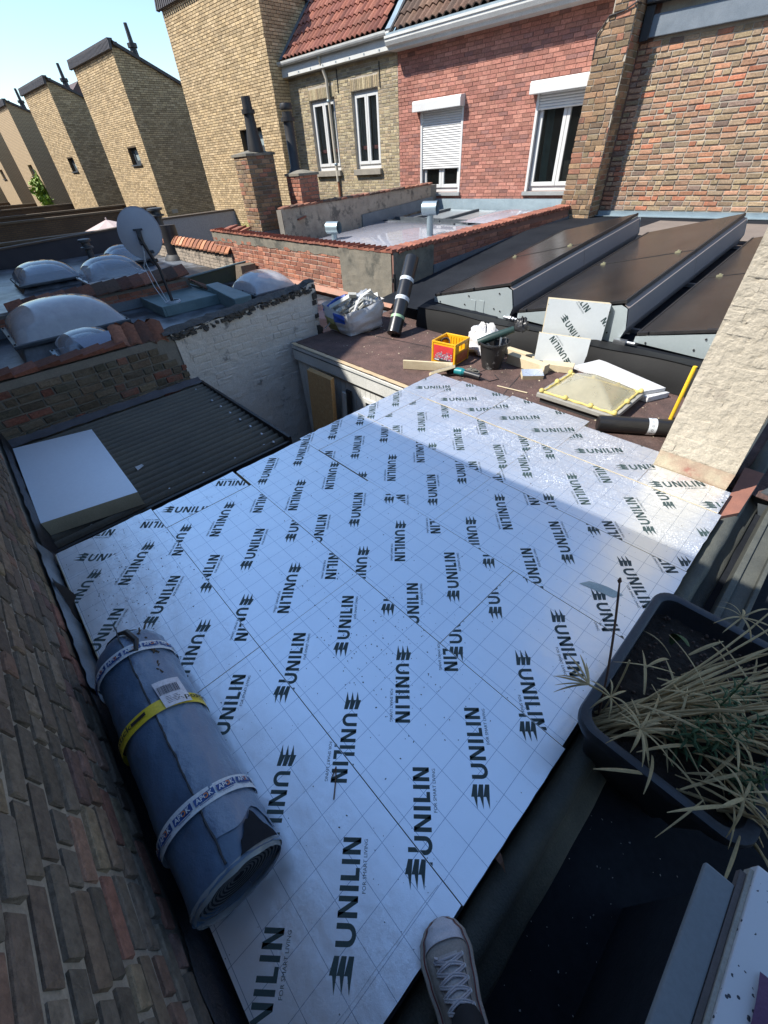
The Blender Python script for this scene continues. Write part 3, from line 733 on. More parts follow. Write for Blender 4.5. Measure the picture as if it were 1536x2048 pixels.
wall_bricks(h, (-4.48, 10.52, 0), (1, 0, 0), (0, -1, 0), lambda z: [(max(0, (z-4)*.03) if z < 6.62 else (.08+(z-6.62)*1.0 if z < 6.8 else .28), .645)], 3.9, 8.6, br_chim, bl=.23, bh=.083, j=.012, proud=.014, row=True, soft=True, header=True, nmax=160)
wall_bricks(h, (-3.83, 10.53, 0), (0, 1, 0), (1, 0, 0), clear(0, .46, []), 3.95, 8.0, br_chim, bl=.22, bh=.083, j=.012, proud=.012, row=True, soft=True, nmax=100)
part('cable', MB().tube([(-4.40, 10.50, 6.3), (-4.40, 10.49, 6.58), (-4.25, 10.49, 6.78), (-4.02, 10.49, 6.80), (-3.84, 10.48, 6.86), (-3.80, 10.6, 6.85)], .011, 6), black_metal, h)

# --- the row of tall buff-brick towers
def tower(x0, x1, ztop, i, label, grp, bricks):
    t = thing('tower_house', label, 'tower house', ((x0+x1)/2, 10.4, 0), grp, row=True)
    yb = 17.5; zb = ztop-.42*(yb-10.4)
    wn = (x1-2.05, x1-1.1, 5.58, 6.16) if i else (-15.95, -14.7, 5.58, 6.13)
    if i: wn = (x1-1.85, x1-.85, 5.58, 6.16)
    wmb = wall_slab(MB(), x0, x1, 0, ztop, 10.4, 10.7, [wn])
    wmb.add([(x1-.3, 10.7, 0), (x1, 10.7, 0), (x1, yb, 0), (x1-.3, yb, 0), (x1-.3, 10.7, ztop-.126), (x1, 10.7, ztop-.126), (x1, yb, zb), (x1-.3, yb, zb)], [(4, 5, 6, 7), (1, 2, 6, 5), (0, 1, 5, 4), (2, 3, 7, 6), (3, 0, 4, 7)])
    wmb.add([(x0+.3, 10.7, 0), (x0, 10.7, 0), (x0, yb, 0), (x0+.3, yb, 0), (x0+.3, 10.7, ztop-.126), (x0, 10.7, ztop-.126), (x0, yb, zb), (x0+.3, yb, zb)], [(7, 6, 5, 4), (5, 6, 2, 1), (4, 5, 1, 0), (6, 7, 3, 2), (7, 4, 0, 3)])
    part('wall', wmb, mortar_tow if bricks else tow_far, t)
    if bricks:
        nmax = {0: 300, 1: 160}.get(i, 60)
        bh = .066
        wall_bricks(t, (x0, 10.4, 0), (1, 0, 0), (0, -1, 0), clear(0, x1-x0, [(wn[0]-x0, wn[1]-x0, wn[2], wn[3])]), 3.3, ztop, br_tow, bl=.21, bh=bh, j=.012, row=True, nmax=nmax)
        ye = 1.6 if i == 0 else 3.2
        def sp(z, ye=ye): 
            lim = (ztop-z)/.42 if z > ztop-.42*ye else ye
            return [(0, max(min(ye, lim), .01))]
        wall_bricks(t, (x1, 10.4, 0), (0, 1, 0), (1, 0, 0), sp, 3.3, ztop-.1, br_tow, bl=.21, bh=bh, j=.012, row=True, nmax=min(nmax, 100))
    # roof edge trims: ribbed dark capping on the front, sloping capping on the side
    mb = MB(); x = x0-.12
    while x < x1+.1:
        mb.prism([(x, 10.42, ztop+.02), (x, 10.30, ztop), (x, 10.26, ztop-.22), (x, 10.36, ztop-.24)], (.07, 0, 0)) if True else 0
        x += .13
    mb.box(x0-.12, x1+.12, 10.30, 10.5, ztop+.0, ztop+.07)
    part('roof_capping', mb, cap_m, t)
    part('roof', MB().add([(x0-.1, 10.5, ztop+.02), (x1+.1, 10.5, ztop+.02), (x1+.1, yb, zb+.06), (x0-.1, yb, zb+.06), (x0-.1, 10.5, ztop-.09), (x1+.1, 10.5, ztop-.09), (x1+.1, yb, zb-.06), (x0-.1, yb, zb-.06)],
         [(0, 1, 2, 3), (5, 4, 7, 6), (1, 5, 6, 2), (4, 0, 3, 7), (0, 4, 5, 1)]), cap_m, t)
    f = part('window', MB().box(wn[0], wn[1], 10.55, 10.62, wn[2], wn[2]+.14).box(wn[0], wn[1], 10.55, 10.62, wn[3]-.07, wn[3]).box(wn[0], wn[0]+.22, 10.55, 10.62, wn[2]+.14, wn[3]-.07).box(wn[1]-.07, wn[1], 10.55, 10.62, wn[2]+.14, wn[3]-.07), frame_dark, t)
    part('pane', MB().box(wn[0]+.22, wn[1]-.07, 10.585, 10.6, wn[2]+.14, wn[3]-.07), pane_pale, f)
    part('sill', MB().box(wn[0]-.04, wn[1]+.04, 10.33, 10.55, wn[2]-.05, wn[2]-.002), frame_dark, t)
    # slim dark flue near the top of the side slope
    fy = 11.35; fz = ztop-.42*.95
    part('flue', MB().tube([(x1-.16, fy, fz-.05), (x1-.16, fy, fz+.30)], [.17, .13], 8).tube([(x1-.16, fy, fz+.3), (x1-.16, fy, fz+.42)], .19, 8).tube([(x1-.16, fy, fz+.42), (x1-.18, fy, fz+.95)], [.09, .07], 8), black_metal, t)
    return t
mortar_tow = mat('mortar_tower', (.13, .09, .05), (.10, .07, .04), 3, .5, .95)
cap_m = mat('capping_dark', (.045, .04, .042), (.07, .06, .06), 5, .5, .6)
k = NT('tower_brick_far')                    # too far away for its bricks to be told apart
k_pos = k.geo.outputs['Position']
bt = k.n('ShaderNodeTexBrick', {'Vector': k.n('ShaderNodeCombineXYZ', {0: k.math('ADD', k.n('ShaderNodeSeparateXYZ', {0: k_pos}).outputs[0], k.n('ShaderNodeSeparateXYZ', {0: k_pos}).outputs[1]), 1: k.n('ShaderNodeSeparateXYZ', {0: k_pos}).outputs[2]}), 'Color1': (.47, .345, .20), 'Color2': (.43, .31, .175), 'Mortar': (.22, .16, .1), 'Scale': 1., 'Mortar Size': .012, 'Brick Width': .21, 'Row Height': .066})
k.put(k.b.inputs['Base Color'], bt.outputs['Color']); k.b.inputs['Roughness'].default_value = .9; tow_far = k.m
TG = 'buff brick tower houses in a row'
tower(-18.95, -13.74, 9.36, 0, 'nearest and largest buff brick tower house beside the yellow house', TG, True)
tower(-28.20, -23.60, 9.14, 1, 'second buff brick tower house counted from the right', TG, True)
tower(-36.95, -32.40, 9.14, 2, 'third buff brick tower house from the right', TG, True)
tower(-45.7, -41.2, 9.14, 3, 'fourth tower house from the right, top cut by the left photo edge', TG, False)
tower(-54.5, -50.0, 9.14, 4, 'fifth tower house, small slice low at the left edge', TG, False)
tower(-63.3, -58.8, 9.14, 5, 'sixth and farthest tower house, a sliver at the far left', TG, False)
# red roofed house far behind
h = thing('far_house', 'distant house with dark red roof showing between two tower houses', 'house', (-73, 21, 0), row=True)
part('wall', MB().box(-80, -66, 20, 28, 0, 9.6), mat('far_wall', (.25, .13, .1), (.2, .1, .08), 1), h)
part('roof', MB().prism([(-81, 19.6, 9.4), (-81, 24, 13.0), (-81, 28.5, 9.4)], (16, 0, 0)), mat('far_roof', (.10, .06, .06), (.07, .05, .05), 1), h)
for i in range(6): part('window', MB().box(-70.5+i*.7, -70.1+i*.7, 19.5, 20, 8.3, 9.3), white_pvc, h)

# ================================================================== PARTY WALLS
# red brick garden wall facing us with tile coping and cement patch
def coping(par, pts, w, m, step=.22, h_=.035, ov=.05, side=None, tw=.21, tilt=0., lift=.0):
    """cap tiles laid across a wall top along pts[0]->pts[1]"""
    a, b = Vector(pts[0]), Vector(pts[1]); d = (b-a); L = d.length; d.normalize(); n = Vector((-d.y, d.x, 0)).normalized()
    b0 = BASE[par.name]
    key = ('cap', m.name, round(w, 2), round(step, 2))
    if key not in BM:
        q = MB().hexa([(-step*.5, -w/2-ov, 0), (step*.53, -w/2-ov, .0), (step*.53, w/2+ov, 0), (-step*.5, w/2+ov, 0)],
                      [(-step*.5, -w/2-ov, .022), (step*.53, -w/2-ov, .045), (step*.53, w/2+ov, .045), (-step*.5, w/2+ov, .022)])
        BM[key] = q.mesh('coping_tile', m)
    for i in range(int(L/step)):
        o = bpy.data.objects.new('coping_tile', BM[key]); COL.objects.link(o); o.parent = par
        p = a + d*(step*(i+.5)); p.z += lift + random.uniform(-.004, .004)
        R = Matrix((d, n, d.cross(n))).transposed().to_4x4() @ Matrix.Rotation(tilt+random.uniform(-.03, .03), 4, 'X') @ Matrix.Rotation(random.uniform(-.04, .04), 4, 'Z')
        R.translation = p-b0; o.matrix_basis = R
gw = thing('red_garden_wall', 'sunlit red brick wall with tile coping and a cement patch at its right end', 'wall', (-8, 4.98, 0))
part('core', MB().box(-11.3, -5.06, 4.9, 5.12, 0, 4.12), mortar_w, gw)
part('top_render', MB().grid(60, 2, lambda a, b: (-11.3+a*5.0, 4.888-.004*noise.noise(Vector((a*30, b*3, 0))), 3.98+b*.14-.05*(1-b)*noise.noise(Vector((a*22, 4, 0)))-(.06*(1-a) if b < .1 else 0))), cement, gw)
wall_bricks(gw, (-11.3, 4.9, 0), (1, 0, 0), (0, -1, 0), lambda z: [(0, 4.95)], 3.25, 4.05, br_low, bl=.22, bh=.076, j=.012, proud=.010, soft=True, header=True)
part('cement_patch', MB().grid(24, 16, lambda a, b: (-6.36+a*1.27, 4.872+.006*noise.noise(Vector((a*9, b*9, 2))), 3.36+b*.76)), cement, gw)
part('mortar_fillet', MB().grid(50, 4, lambda a, b: (-9.9+a*4.85, 4.885-.10*b-.02*noise.noise(Vector((a*20, b, 0))), 3.455-.05*b*b-.02*b+.008*noise.noise(Vector((a*40, b*3, 7))))), mat('fillet', (.42, .2, .14), (.3, .2, .15), 7, .7, .9, bump=.5), gw)
coping(gw, ((-11.3, 5.0, 4.12), (-5.0, 5.0, 4.12)), .2, tile_red, step=.13, ov=.035)
top('lead_gutter_strip', MB().box(-10.4, -7.2, 4.60, 4.85, 3.33, 3.345).box(-10.4, -7.2, 4.70, 4.74, 3.345, 3.39), alu, 'pale metal gutter strip at the foot of the red brick wall', 'gutter strip')

# party wall running away beside the solar roof
pw = thing('parapet_wall', 'dark side parapet wall with ragged tile coping beside the solar roof', 'wall', (-5.05, 8, 0))
def ptop(v): return 4.13 + (v-5)*.012
part('core', MB().hexa([(-5.26, 4.885, 0), (-5.05, 4.885, 0), (-5.05, 10.6, 0), (-5.26, 10.6, 0)], [(-5.26, 4.885, ptop(4.9)), (-5.05, 4.885, ptop(4.9)), (-5.05, 10.6, ptop(10.6)), (-5.26, 10.6, ptop(10.6))]), mortar_r, pw)
wall_bricks(pw, (-5.05, 5.78, 0), (0, 1, 0), (1, 0, 0), clear(0, 4.8, []), 3.5, 4.14, br_low, bl=.22, bh=.072, j=.012, soft=True)
part('cement_patch', MB().grid(14, 14, lambda a, b: (-5.036+.006*noise.noise(Vector((a*9, b*9, 5))), 4.87+a*.92, 3.36+b*.76)), cement, pw)
mb = MB(); mb.box(-5.05, -5.025, 5.79, 10.4, 3.7, 3.86); 
part('flashing', MB().hexa([(-5.045, 5.79, 3.62), (-5.02, 5.79, 3.62), (-5.02, 10.4, 3.88), (-5.045, 10.4, 3.88)], [(-5.045, 5.79, 3.83), (-5.02, 5.79, 3.83), (-5.02, 10.4, 4.05), (-5.045, 10.4, 4.05)]), lead, pw)
coping(pw, ((-5.155, 4.95, 4.13), (-5.155, 10.5, 4.20)), .2, tile_red, step=.11, ov=.03)
mb = MB()
for i in range(90): 
    v = 5+i*.06; mb.obox((-5.04+random.uniform(-.02, .01), v, ptop(v)-.005), (1, random.uniform(-.4, .4), random.uniform(-.5, .2)), (0, 1, .1), (0, 0, 1), .03, random.uniform(.015, .035), .01)
part('tile_shards', mb, tile_red, pw, kind='stuff')
top('door_hinge_post', MB().box(-5.02, -4.99, 4.83, 4.865, 3.42, 3.86).box(-5.05, -4.985, 4.83, 4.87, 3.74, 3.80), black_metal, 'short black metal post at the corner of the cement patch', 'post', bevel=.004)

# near courtyard wall: dark mossy bricks, then flaking limewash, along u = -5.05
cw = thing('courtyard_wall', 'courtyard wall, mossy brick at the left and flaking white limewash at the right', 'wall', (-5.1, 1.6, 0))
def ct(v):
    if v < 1.15: return 3.86
    if v < 1.5: return 3.86-(v-1.15)*.1
    return 3.93 + (v-1.5)*.03 + (.1 if v > 3.1 else 0)*(v-3.1)
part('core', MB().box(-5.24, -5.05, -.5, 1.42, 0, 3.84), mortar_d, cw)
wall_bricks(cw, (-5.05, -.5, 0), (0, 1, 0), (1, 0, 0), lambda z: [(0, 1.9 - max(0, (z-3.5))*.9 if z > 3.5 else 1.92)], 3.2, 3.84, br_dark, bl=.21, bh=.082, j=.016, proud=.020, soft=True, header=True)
def lw(a, b):
    v = 1.36 + a*2.02 ; zt = 3.86+.11*a + (.06*max(0, a-.85)/.15) + .018*noise.noise(Vector((v*9, 0, 0)))
    v0 = v
    z = 0.1 + b*(zt-.1) if b < 1 else zt
    z = .1 + (zt-.1)*(b**.6)
    if a < .02: v = 1.36 + (3.9-z)*.42*(z > 3.2)
    return (-5.035 + .010*noise.noise(Vector((v*3, z*3, 0))) + .006*noise.noise(Vector((v*11, z*11, 3))), v, z)
part('limewashed_face', MB().grid(90, 90, lw), limewash, cw)
wall_bricks(cw, (-5.045, 1.5, 0), (0, 1, 0), (1, 0, 0), clear(0, 1.85, []), 2.9, 3.82, limewash, bl=.22, bh=.082, j=.013, proud=.014, soft=True, header=True)
part('limewashed_core', MB().hexa([(-5.24, 1.42, 0), (-5.06, 1.42, 0), (-5.06, 3.36, 0), (-5.24, 3.36, 0)], [(-5.24, 1.42, 3.84), (-5.06, 1.42, 3.84), (-5.06, 3.36, 3.96), (-5.24, 3.36, 3.96)]), limewash_old, cw)
part('cap_tile', MB().grid(50, 6, lambda a, b: (-5.27+b*.25, 1.3+a*2.1, 3.865+.12*a+.025*math.sin(b*PI)+.03*noise.noise(Vector((a*18, b*3, 1)))+(.05 if a > .93 else 0)*b)), mat('mossy_cap', (.06, .055, .05), (.12, .11, .1), 9, .8, .95, bump=1, bscale=30, bdist=.02), cw)
mb = MB()
for i in range(150):
    a = random.random(); mb.obox((-5.03+random.uniform(-.01, .015), 1.4+a*1.95, 3.85+.12*a+random.uniform(-.05, .02)), (1, random.uniform(-.5, .5), random.uniform(-.8, .2)), (0, 1, random.uniform(-.4, .4)), (0, 0, 1), random.uniform(.01, .025), random.uniform(.01, .035), random.uniform(.004, .012))
part('loose_mortar', mb, mat('mossy_crumb', (.05, .045, .04), (.1, .09, .08), 20, .8, .95), cw, kind='stuff')
# ragged broken end of the wall by the felt roof
mb = MB()
for i in range(46):
    z = 3.3+random.random()*.72; mb.obox((-5.12+random.uniform(-.08, .08), 3.36+random.uniform(-.02, .05)-(z-3.3)*.05, z), (1, random.uniform(-.3, .3), .1), (0, 1, random.uniform(-.3, .3)), (0, 0, 1), random.uniform(.03, .06), random.uniform(.02, .04), random.uniform(.02, .045))
part('broken_end', mb, mat('charred_brick', (.04, .035, .033), (.08, .07, .06), 14, .8, .95, bump=.8), cw, kind='stuff')
coping(cw, ((-5.15, -.5, 3.86), (-5.15, .95, 3.86)), .2, brick_mat('tile_dull', [(.24,.085,.055),(.19,.075,.05),(.15,.07,.05)], st=.5), step=.2, ov=.012)
# big ridge tiles slumped over the wall corner
def ridge_tiles(par, p0, p1, n, w, m, drop, name='ridge_tile', axis=None):
    p0, p1 = Vector(p0), Vector(p1); d = (p1-p0).normalized(); b0 = BASE[par.name]
    s = Vector(axis).normalized()
    for i in range(n):
        c = p0.lerp(p1, (i+.5)/n); L = (p1-p0).length/n
        mb = MB().grid(4, 5, lambda a, b: c + d*((a-.5)*L*1.12) + s*(b*drop) + Vector((0, 0, 1))*(.03*math.sin(a*PI*1.1)+.012*random.random()))
        mb2 = MB(); mb2.v = mb.v + [v-Vector((0, 0, .014)) for v in mb.v]; n0 = len(mb.v)
        mb2.f = mb.f + [tuple(j+n0 for j in reversed(q)) for q in mb.f]
        part(name, mb2, m, par, smooth=50)
ridge_tiles(cw, (-5.24, .86, 4.02), (-5.2, 1.36, 3.98), 4, .2, tile_old, .24, axis=(.62, -.1, -.62))
ridge_tiles(cw, (-5.24, .9, 4.02), (-5.24, 1.34, 3.98), 4, .2, tile_old, .25, axis=(-.7, -.1, -.6))

# tile-capped wall between the two left roofs
tw_ = thing('tiled_ridge_wall', 'low wall capped with overlapping dark clay ridge tiles behind the big roof dome', 'wall', (-9.47, 2, 0))
part('core', MB().box(-9.6, -9.36, -2, 3.3, 0, 3.62), mortar_d, tw_)
wall_bricks(tw_, (-9.36, -2, 0), (0, 1, 0), (1, 0, 0), clear(0, 5.25, []), 3.28, 3.62, br_dark if False else br_low, bl=.22, bh=.075, j=.012, soft=True, nmax=80)
b0 = BASE[tw_.name]
def ridgecap(par, a, b, n, w, hgt, m, ov=1.15, flat=.35):
    a, b = Vector(a), Vector(b); d = (b-a).normalized(); nn = Vector((-d.y, d.x, 0)); L = (b-a).length/n
    key = ('rc', m.name, round(w, 2), round(L, 2))
    if key not in BM:
        q = MB()
        def pr(t): return (w*(t-.5)*2, hgt*(1-abs(t-.5)*2)**.8)
        q.grid(1, 6, lambda s, t: Vector(((s-.5)*L*ov, pr(t)[0], pr(t)[1]+s*.028+.012)))
        q.grid(1, 6, lambda s, t: Vector(((.5-s)*L*ov, pr(t)[0], pr(t)[1]+(1-s)*.028-.006)))
        q.add([(.5*L*ov, pr(t)[0], pr(t)[1]+z) for z in (.022, .040) for t in [i/6 for i in range(7)]], [(i, i+1, i+8, i+7) for i in range(6)])
        BM[key] = q.mesh('ridge_tile', m)
    for i in range(n):
        o = bpy.data.objects.new('ridge_tile', BM[key]); COL.objects.link(o); o.parent = par
        R = Matrix((d, nn, Z)).transposed().to_4x4() @ Matrix.Rotation(random.uniform(-.05, .05), 4, 'Z') @ Matrix.Rotation(random.uniform(-.03, .03), 4, 'X')
        R.translation = a + d*((i+.5)*L) - BASE[par.name]; o.matrix_basis = R
ridgecap(tw_, (-9.48, .3, 3.60), (-9.48, 3.3, 3.66), 14, .20, .15, tile_old)
# further tiled wall (parallel to the street row) and its corner
tw2 = thing('tiled_back_wall', 'far low wall with sunlit orange ridge tiles left of the red brick wall', 'wall', (-11.5, 4.95, 0))
part('core', MB().box(-16.5, -10.5, 4.86, 5.06, 0, 3.70), mortar_d, tw2)
wall_bricks(tw2, (-16.5, 4.86, 0), (1, 0, 0), (0, -1, 0), clear(0, 6, []), 3.3, 3.7, limewash_old, bl=.22, bh=.075, j=.012, soft=True, nmax=60)
ridgecap(tw2, (-16.5, 4.96, 3.68), (-10.5, 4.96, 3.70), 26, .17, .16, brick_mat('tile_sunlit', [(.44, .2, .11), (.36, .15, .08), (.5, .27, .17), (.3, .13, .08)], st=.2))
tw3 = thing('green_timber_fascia', 'low mossy green fascia with rail joining the tiled wall to the red wall', 'fascia', (-9.9, 4.2, 0))
part('board', MB().hexa([(-9.9, 3.35, 3.3), (-9.84, 3.35, 3.3), (-9.84, 4.85, 3.3), (-9.9, 4.85, 3.3)], [(-9.9, 3.35, 3.52), (-9.84, 3.35, 3.52), (-9.84, 4.85, 3.60), (-9.9, 4.85, 3.60)]), mat('mossy_green', (.07, .09, .05), (.05, .06, .05), 5), tw3)
part('rail', MB().tube([(-9.83, 3.35, 3.54), (-9.83, 4.85, 3.62)], .018, 6), teal, tw3)
part('tile_stack', MB().hexa([(-9.7, 4.45, 3.3), (-9.35, 4.45, 3.3), (-9.35, 4.85, 3.3), (-9.7, 4.85, 3.3)], [(-9.65, 4.5, 3.62), (-9.4, 4.5, 3.62), (-9.4, 4.85, 3.62), (-9.65, 4.85, 3.62)]), br_dark, tw3)
t = thing('tile_slope', 'small slope of dark reddish clay tiles beside the teal tray', 'tile slope', (-9.0, 3.55, 3.3))
for i in range(7):
    part('clay_tile', MB().obox((-9.28+i*.085, 3.46+i*.012, 3.50-i*.018), (1, 0, -.1), (0, 1, -.55), (0, .5, 1), .045, .2, .014), tile_old, t)

# whitewashed cracked wall along the glazed extension
ww = thing('peeling_wall', 'peeling whitewashed wall with scalloped coping left of the glass roof', 'wall', (-8.95, 7.5, 0))
zt = lambda v: 4.53 + (v-5.86)*.02
def pwf(a, b):
    v = 5.45 + a*4.6; z = 3.3 + b*(zt(v)-3.3) + (.03*abs(math.sin(v*11)) if b > .99 else 0)
    return (-8.90+.008*noise.noise(Vector((v*3, z*3, 9))), v, z)
part('rendered_face', MB().grid(80, 14, pwf), limewash_old, ww)
part('core', MB().hexa([(-9.1, 5.45, 0), (-8.92, 5.45, 0), (-8.92, 10.3, 0), (-9.1, 10.3, 0)], [(-9.1, 5.45, zt(5.45)-.02), (-8.92, 5.45, zt(5.45)-.02), (-8.92, 10.3, zt(10.3)-.02), (-9.1, 10.3, zt(10.3)-.02)]), mortar_d, ww)
coping(ww, ((-9.0, 5.5, zt(5.5)-.01), (-9.0, 10.2, zt(10.2)-.01)), .2, tile_old, step=.17, ov=.02)
part('lead_step', MB().hexa([(-8.89, 7.6, 3.95), (-8.86, 7.6, 3.95), (-8.86, 10.1, 4.15), (-8.89, 10.1, 4.15)], [(-8.89, 7.6, 4.22), (-8.86, 7.6, 4.22), (-8.86, 10.1, 4.36), (-8.89, 10.1, 4.36)]), lead, ww)

# glazed zinc roof of the middle extension
gr = thing('glazed_extension_roof', 'zinc and clear polycarbonate roof of the middle extension below the red house', 'extension roof', (-7, 8, 0))
def zg(v): return 3.86 + (v-5.2)*.045
part('deck', MB().hexa([(-8.88, 5.13, 3.5), (-5.27, 5.13, 3.5), (-5.27, 10.25, 3.5), (-8.88, 10.25, 3.5)], [(-8.88, 5.13, zg(5.13)), (-5.27, 5.13, zg(5.13)), (-5.27, 10.25, zg(10.25)), (-8.88, 10.25, zg(10.25))]), mat('zinc_deck', (.27, .30, .32), (.36, .38, .38), 1.2, .6, .4, metal=.4, rvar=.2, bump=.1, bscale=5), gr)
for i, (x, v0, v1) in enumerate(((-8.3, 8.8, 10.1), (-7.4, 8.6, 10.1), (-6.5, 8.5, 10.1))):
    part('glazing_bar', MB().hexa([(x, v0, zg(v0)), (x+.06, v0, zg(v0)), (x+.06, v1, zg(v1)), (x, v1, zg(v1))], [(x, v0, zg(v0)+.05), (x+.06, v0, zg(v0)+.05), (x+.06, v1, zg(v1)+.05), (x, v1, zg(v1)+.05)]), frame_dark, gr)
for v in (8.2, 8.62):
    part('cross_bar', MB().box(-8.8, -6.6, v, v+.07, zg(v), zg(v)+.07), frame_dark, gr)
part('cross_bar', MB().box(-8.7, -7.2, 7.3, 7.37, zg(7.3), zg(7.3)+.07), alu, gr)
part('polycarbonate_sheet', MB().grid(20, 10, lambda a, b: (-8.7+a*3.0, 5.9+b*2.3, zg(5.9+b*2.3)+.05+.08*math.sin(a*PI)*math.sin(b*PI)**.5)), glass_mat('polycarbonate', (.85, .86, .9), (.55, .55, .62), .55, .08), gr, smooth=60)
part('polycarbonate_sheet', MB().grid(20, 10, lambda a, b: (-6.7+a*1.3, 8.5+b*1.5, zg(8.5+b*1.5)+.05+.10*math.sin(a*PI)*math.sin(b*PI)**.5)), MATS['polycarbonate'], gr, smooth=60)
part('wall_flashing', MB().hexa([(-9.35, 10.22, 4.05), (-4.7, 10.57, 4.05), (-4.7, 10.62, 4.05), (-9.35, 10.27, 4.05)], [(-9.35, 10.25, 4.30), (-4.7, 10.60, 4.30), (-4.7, 10.62, 4.30), (-9.35, 10.27, 4.30)]), zinc, gr)
# cowls
def cowl(x, y, z0, z1, r, label):
    t = thing('vent_cowl', label, 'vent', (x, y, z0), 'zinc vent cowls on the glazed extension')
    part('pipe', MB().tube([(x, y, z0), (x, y, z1)], r, 14), zinc, t, smooth=50)
    R = r*1.75; c = Vector((x, y, z1+R*.8)); ax = Vector((.93, .36, 0)); sd = Vector((-.36, .93, 0))
    mb = MB(); L = r*2.3; n = 20; hl = []
    def ring(k, s):
        a = -PI*.62 + k*(PI*1.24) if False else k*2*PI
        return c + sd*(math.sin(a)*R) + Z*(math.cos(a)*R) + ax*s
    mb.grid(n, 1, lambda a, b: ring(a, (b-.5)*2*L)); mb.grid(n, 1, lambda a, b: c + ((ring(a, (.5-b)*2*L)-c) - ax*((.5-b)*2*L))*.94 + ax*((.5-b)*2*L))
    part('hood', mb, zinc, t, smooth=50)
    part('hood_inside', MB().lathe(c-ax*L*.3, [(0, 0), (R*.93, .0)], 20, axis=ax, cap=False), room, t)  # near-black disc added, the hood's inner shade put into colour
cowl(-8.0, 6.05, 3.8, 4.10, .06, 'smaller left zinc vent cowl near the peeling wall')
cowl(-6.20, 7.0, 3.9, 4.36, .062, 'taller right zinc vent cowl beside the polycarbonate sheet')

# two chimney stacks
def stack(name, label, x, y, wx, wy, z0, z1, m, extras=None):
    t = thing(name, label, 'chimney', (x, y, z0))
    part('core', MB().box(x-wx/2, x+wx/2, y-wy/2, y+wy/2, z0, z1), mortar_d, t)
    wall_bricks(t, (x-wx/2, y-wy/2, 0), (1, 0, 0), (0, -1, 0), clear(0, wx, []), z0, z1-.01, m, bl=.21, bh=.07, j=.012, proud=.01, soft=True, nmax=90)
    wall_bricks(t, (x+wx/2, y-wy/2, 0), (0, 1, 0), (1, 0, 0), clear(0, wy, []), z0, z1-.01, m, bl=.21, bh=.07, j=.012, proud=.01, soft=True, nmax=90)
    part('cap', MB().grid(6, 6, lambda a, b: (x-wx/2-.03+a*(wx+.06), y-wy/2-.03+b*(wy+.06), z1+.01+.06*math.sin(a*PI)*math.sin(b*PI))).box(x-wx/2-.03, x+wx/2+.03, y-wy/2-.03, y+wy/2+.03, z1-.03, z1+.01), cement, t)
    return t
t = stack('brick_chimney', 'tall square brick chimney with slim black pot in front of the largest tower', -9.95, 5.66, .56, .62, 3.7, 5.40, br_chim)
part('chimney_pot', MB().lathe((-9.8, 5.66, 5.42), [(.16, 0), (.15, .12), (.11, .35), (.095, .62), (.09, .80)], 12).lathe((-9.8, 5.66, 5.98), [(.13, 0), (.13, .06)], 12), black_metal, t, smooth=45)
part('lead_skirt', MB().box(-10.26, -9.64, 5.32, 5.98, 3.9, 4.12), lead, t)
t = stack('short_chimney', 'shorter red brick chimney with a straight black flue behind the tall one', -9.3, 6.35, .48, .46, 3.7, 5.04, br_low)
part('flue', MB().lathe((-9.5, 6.35, 5.04), [(.15, 0), (.14, .06), (.10, .1), (.10, .95)], 14).lathe((-9.5, 6.35, 5.85), [(.14, 0), (.14, .06)], 14).lathe((-9.5, 6.35, 6.02), [(.12, 0), (.13, .03), (.11, .09)], 14), black_metal, t, smooth=45)
mb = MB()
for i in range(5): mb.obox((-10.9+i*.2, 5.15, 4.16+.02*(i % 2)), (1, 0, .1), (0, 1, .2), (0, -.2, 1), .09, .12, .02)
for i in range(4): mb.obox((-9.2+i*.1, 5.9, 4.33), (1, 0, .1), (0, 1, .2), (0, -.2, 1), .07, .1, .015)
t = thing('loose_tiles', 'loose red tiles lying on the coping beside the tall chimney', 'tiles', (-10.5, 5.15, 4.1))
part('tile', mb, tile_red, t)
mb = MB()
for i in range(60):
    a = random.random()*6.28; p = Vector((-10.25+random.uniform(-.1, .05), 5.25+random.uniform(-.05, .1), 4.14)); q = p+Vector((math.cos(a)*.08, math.sin(a)*.08, .05+random.random()*.16))
    mb.add([p, p+Vector((.012, 0, 0)), q], [(0, 1, 2)])
top('wall_moss', mb, shrubm, 'tuft of yellow-green moss at the foot of the tall chimney', 'moss', kind='stuff')

# ================================================================== LEFT: far garden walls, roof furniture
t = thing('dark_coated_wall', 'long bitumen-coated wall behind the far roof domes, grey rendered at its right', 'wall', (-18.3, 5, 0))
def dwt(v): return 3.86 + (v-1)*.008
part('coated_half', MB().hexa([(-18.5, -2, 0), (-18.25, -2, 0), (-18.25, 5.9, 0), (-18.5, 5.9, 0)], [(-18.5, -2, 3.62), (-18.25, -2, 3.62), (-18.25, 5.9, 3.93), (-18.5, 5.9, 3.93)]), mat('bitumen_wall', (.035, .038, .05), (.06, .06, .07), 2, .6, .8), t)
part('rendered_half', MB().hexa([(-18.5, 5.9, 0), (-18.25, 5.9, 0), (-18.25, 10.5, 0), (-18.5, 10.5, 0)], [(-18.5, 5.9, 3.96), (-18.25, 5.9, 3.96), (-18.25, 10.5, 3.98), (-18.5, 10.5, 3.98)]), grey_render, t)
